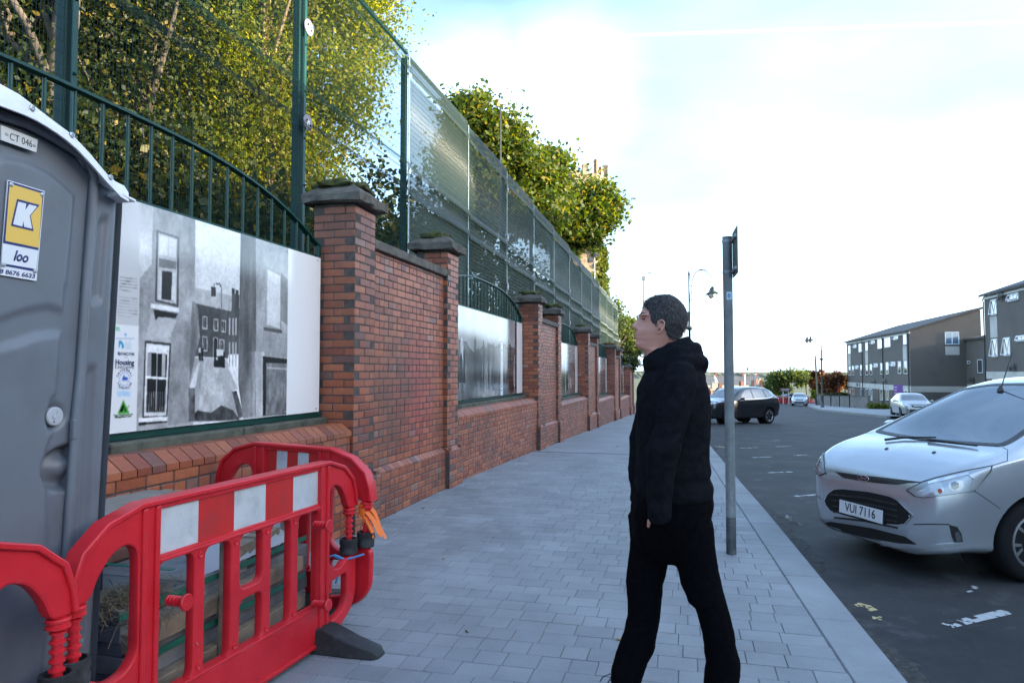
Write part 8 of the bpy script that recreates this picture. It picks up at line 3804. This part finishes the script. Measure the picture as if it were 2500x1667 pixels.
mb.build('aerial', M_BLKP, F_.root)
M_CAPB = mat('hub_cap_navy', (.012, .02, .07), .3)
for s in (.84, 3.33):
    for sd in (-1, 1):
        F_.wheel(s, sd, 5, cap=M_CAPB)
for sd in (-1, 1):
    for s in (.84, 3.33):
        mb = MB()
        mb.lathe([(.36, 0), (.36, .02), (0, .02)], 24, M=Matrix.Translation((-s, sd * .50, .32)) @ Matrix.Rotation(math.pi / 2, 4, 'X'))
        mb.build('wheel_well', M_WELL, F_.root)
F_.mirror_(1.22, 1.06, M_SILVER)

# ------------------------------------------------------------------ other parked cars
ST_S = [(0.0, .36, .55, .58, .72, .50, .80), (.05, .30, .68, .70, .82, .62, .91), (.15, .26, .76, .79, .90, .70, .985), (.40, .24, .82, .855, .97, .74, 1.045), (.8, .24, .85, .88, 1.0, .76, 1.085), (1.12, .24, .85, .885, 1.02, .76, 1.14), (1.4, .24, .85, .888, 1.04, .73, 1.29), (1.75, .24, .85, .888, 1.06, .665, 1.50), (2.05, .24, .85, .888, 1.07, .62, 1.60),
        (2.5, .24, .85, .888, 1.09, .60, 1.65), (3.2, .24, .85, .885, 1.13, .58, 1.63), (3.7, .26, .84, .87, 1.17, .55, 1.56), (3.95, .29, .81, .85, 1.17, .52, 1.44), (4.12, .33, .76, .82, 1.10, .56, 1.22), (4.22, .37, .70, .77, 1.0, .60, 1.06), (4.28, .42, .60, .66, .86, .52, .90)]


def common(car, kl, kz, kw, body, rim, chrome=False, grille=M_BLKP, plate=M_PLATE, wr=None):
    X = lambda pts: [(s * kl, z * kz) for s, z in pts]
    Yf = lambda pts: [(y * kw, z * kz) for y, z in pts]
    car.setup()
    car.patch('windscreen', 'front', Yf([(-.70, 1.15), (0, 1.14), (.70, 1.15), (.58, 1.53), (0, 1.58), (-.58, 1.53)]), M_TINT, .004, round_=.06, n=40)
    car.patch('rear_window', 'rear', Yf([(-.58, 1.20), (.58, 1.20), (.50, 1.50), (-.50, 1.50)]), M_TINT, .004, round_=.06, n=40)
    for pl in ([(1.62, 1.11), (2.38, 1.13), (2.38, 1.53), (2.08, 1.49), (1.80, 1.31)], [(2.46, 1.13), (3.20, 1.17), (3.17, 1.53), (2.46, 1.54)], [(3.27, 1.185), (3.72, 1.26), (3.5, 1.45), (3.26, 1.50)]):
        car.patch('side_window', 'side', X(pl), M_TINT, .004, mirror=True, round_=.04, n=40)
    if chrome:
        seam(car, X([(1.60, 1.095), (2.4, 1.112), (3.2, 1.145), (3.60, 1.20), (3.76, 1.275), (3.62, 1.41)]), .03, 'side', True, 'window_trim', M_CHROME)
    car.patch('headlamp', 'front', Yf([(.46, .80), (.70, .83), (.83, .98), (.80, 1.02), (.60, .96), (.46, .87)]), M_CHROME, .004, mirror=True, n=30, round_=.03)
    car.patch('grille', 'front', Yf([(-.38, .72), (.38, .72), (.42, .86), (-.42, .86)]), grille, .004, round_=.04, n=40)
    car.patch('grille_bar', 'front', Yf([(-.30, .79), (.30, .79), (.30, .815), (-.30, .815)]), M_CHROME, .012, n=30)
    car.patch('lower_grille', 'front', Yf([(-.55, .42), (.55, .42), (.50, .58), (-.50, .58)]), M_BLKP, .004, round_=.04, n=40)
    car.patch('fog_lamp', 'front', Yf([(.56, .50), (.68, .52), (.66, .60), (.55, .58)]), M_CHROME, .005, mirror=True, n=20, round_=.03)
    car.patch('number_plate', 'front', Yf([(-.26, .605), (.26, .605), (.26, .70), (-.26, .70)]), plate, .012, n=40)
    car.patch('tail_lamp', 'rear', Yf([(.62, .95), (.78, .98), (.74, 1.18), (.60, 1.14)]), M_REDL, .006, mirror=True, n=24, round_=.03)
    car.patch('tail_lamp_side', 'side', X([(3.98, .98), (4.14, 1.0), (4.10, 1.16), (3.96, 1.15)]), M_REDL, .006, mirror=True, n=24, round_=.03)
    seam(car, X([(1.55, 1.05), (1.52, .8), (1.56, .42)]), .008, 'side')
    seam(car, X([(2.42, 1.1), (2.42, .7), (2.42, .40)]), .008, 'side')
    seam(car, X([(3.22, 1.1), (3.26, .9), (3.1, .55), (2.98, .38)]), .008, 'side')
    for s in (2.28, 3.08):
        car.patch('door_handle', 'side', X([(s - .10, .985), (s + .10, .99), (s + .10, 1.02), (s - .10, 1.015)]), body, .022, mirror=True, n=20)
    for s in car.wb:
        for sd in (-1, 1):
            car.wheel(s, sd, 5, rim, track=.76 * kw, double=False)
            mb = MB()
            mb.lathe([(car.wr * 1.15, 0), (car.wr * 1.15, .02), (0, .02)], 20, M=Matrix.Translation((-s, sd * .5 * kw, car.wr)) @ Matrix.Rotation(math.pi / 2, 4, 'X'))
            mb.build('wheel_well', M_WELL, car.root)
    car.mirror_(1.56 * kl, 1.12 * kz, body, .88 * kw, .9)


def place(fx, fy, hx, hy, st, name, label, body, kl, kz, kw, wr, wheels, **k):
    u, n_ = UN(fx, fy)
    u2, _ = UN(fx - hx * 2, fy - hy * 2)
    car = Car(st, name, label, (fx, fy, G(u2) - .13), (hx, hy), body, wheels, wr, kl, kz, kw, fine=.09, arch=wr * 1.17, group=None)
    car.wb = wheels
    car.root.rotation_euler.y = (math.asin((G(u) - G(UN(fx - hx * 3, fy - hy * 3)[0])) / 3)) * -1
    car.root.location.z = G(u) - .13
    common(car, kl, kz, kw, body, **k)
    return car


M_NAVYP = paint('black_car_paint', (.012, .014, .018), .4, .3)
place(8.12, 30.3, -.87, -.5, ST_S, 'parked_car', 'dark blue black small SUV parked beyond the sign pole, nose to the left', M_NAVYP, 1, 1, 1, .345, (.88, 3.43), rim=M_ALLOY, chrome=True)
M_SILV2 = paint('pale_silver_paint', (.44, .44, .43), .5, .34)
place(22.57, 38.7, -.31, -.95, ST_S, 'parked_car', 'small silver hatchback parked by the hedge before the flats', M_SILV2, .893, .873, .93, .29, (.75, 3.24), rim=M_DARK)
place(31.7, 77.0, -.40, -.917, ST_S, 'parked_car', 'distant silver car facing the camera before the red barriers', paint('far_silver_paint', (.50, .54, .58), .5, .34), .95, .87, .97, .30, (.84, 3.3), rim=M_ALLOY)
place(36.6, 97.0, -.93, -.36, ST_S, 'parked_car', 'dark car half hidden behind the far red barriers', M_NAVYP, .95, .87, .97, .30, (.84, 3.3), rim=M_ALLOY)

# ------------------------------------------------------------------ far road works: red barriers and the brown sign
simple0 = None
for i, (px, w) in enumerate(((1908, 1.5), (1921, 1.1), (1973, 1.2), (1987, 1.4))):
    p_ = at(px, 985, 91.0)
    u, n_ = UN(p_.x, p_.y)
    lb = ['leftmost far red barrier, under the brown sign', 'far red barrier just left of the distant silver car', 'far red barrier just right of the distant silver car', 'rightmost far red barrier, by the lamp post'][i]
    if simple0 is None:
        simple0 = barrier(.62, lb, (p_.x, p_.y, G(u) - .10), rad(12), 'red barriers at the far road works', simple=True, nbar=3)
    else:
        r_ = simple0.copy()
        COL.objects.link(r_)
        r_.location = (p_.x, p_.y, G(u) - .10)
        r_.rotation_euler = (0, 0, rad([12, -8, 5, -14][i]))
        r_['label'] = lb
        for ch in simple0.children:
            c_ = ch.copy()
            COL.objects.link(c_)
            c_.parent = r_
M_BROWN = mat('brown_sign', (.11, .045, .03), .5)
p_ = at(1919, 976, 89.0)
u, n_ = UN(p_.x, p_.y)
zs0, zs1 = at(1919, 955.5, 89).z, at(1919, 947, 89).z
RS = thing('road_sign', 'brown tourist sign with arrow on two pale posts down the street', 'road sign', (p_.x, p_.y, G(u) - .1), rad(-20))
zb_ = -(G(u) - .1)
mb = MB()
w = .72
mb.prism([(-w, zs0 + zb_), (w * .85, zs0 + zb_), (w * 1.05, (zs0 + zs1) / 2 + zb_), (w * .85, zs1 + zb_), (-w, zs1 + zb_)], -.02, .02)
BDn = mb.build('board', M_BROWN, RS)
for i, zf in enumerate((.66, .34)):
    mb = MB()
    mb.box(-.55, .45 - .1 * i, -.024, -.0205, zs0 + zb_ + (zs1 - zs0) * zf - .022, zs0 + zb_ + (zs1 - zs0) * zf + .022)
    mb.build('print_line', M_FASCIA, BDn)
for x in (-.33, .33):
    mb = MB()
    mb.box(x - .07, x + .07, .021, .10, -.3, zs0 + zb_ + .02)
    mb.build('post', M_CREAM, RS)
# leaning telegraph pole, pale posts
p_ = at(1998, 990, 80)
u, n_ = UN(p_.x, p_.y)
q0, q1 = Vector((0, 0, -.3)), at(1990, 868, 80) - Vector((p_.x, p_.y, G(u)))
mb = MB()
mb.tube([q0, q1], [.12, .08], 10)
tag(mb.build('telegraph_pole', mat('pole_wood', (.20, .17, .11), .9, var=.3, vscale=3), None, smooth=60, loc=(p_.x, p_.y, G(u))), 'leaning wooden pole left of the far lamp post', 'pole')
for px, py0, py1, Y, lb in ((1819, 915, 950, 112, 'white square topped post among the far roofs'), (1844.5, 914, 950, 104, 'pale yellow post below the small distant lamp')):
    p_ = at(px, py1, Y)
    h = at(px, py0, Y).z
    u, n_ = UN(p_.x, p_.y)
    mb = MB()
    mb.box(-.09, .09, -.09, .09, G(u) - .5, h)
    mb.box(-.16, .16, -.16, .16, h, h + .12)
    tag(mb.build('post', M_FASCIA, None, loc=(p_.x, p_.y, 0)), lb, 'post')
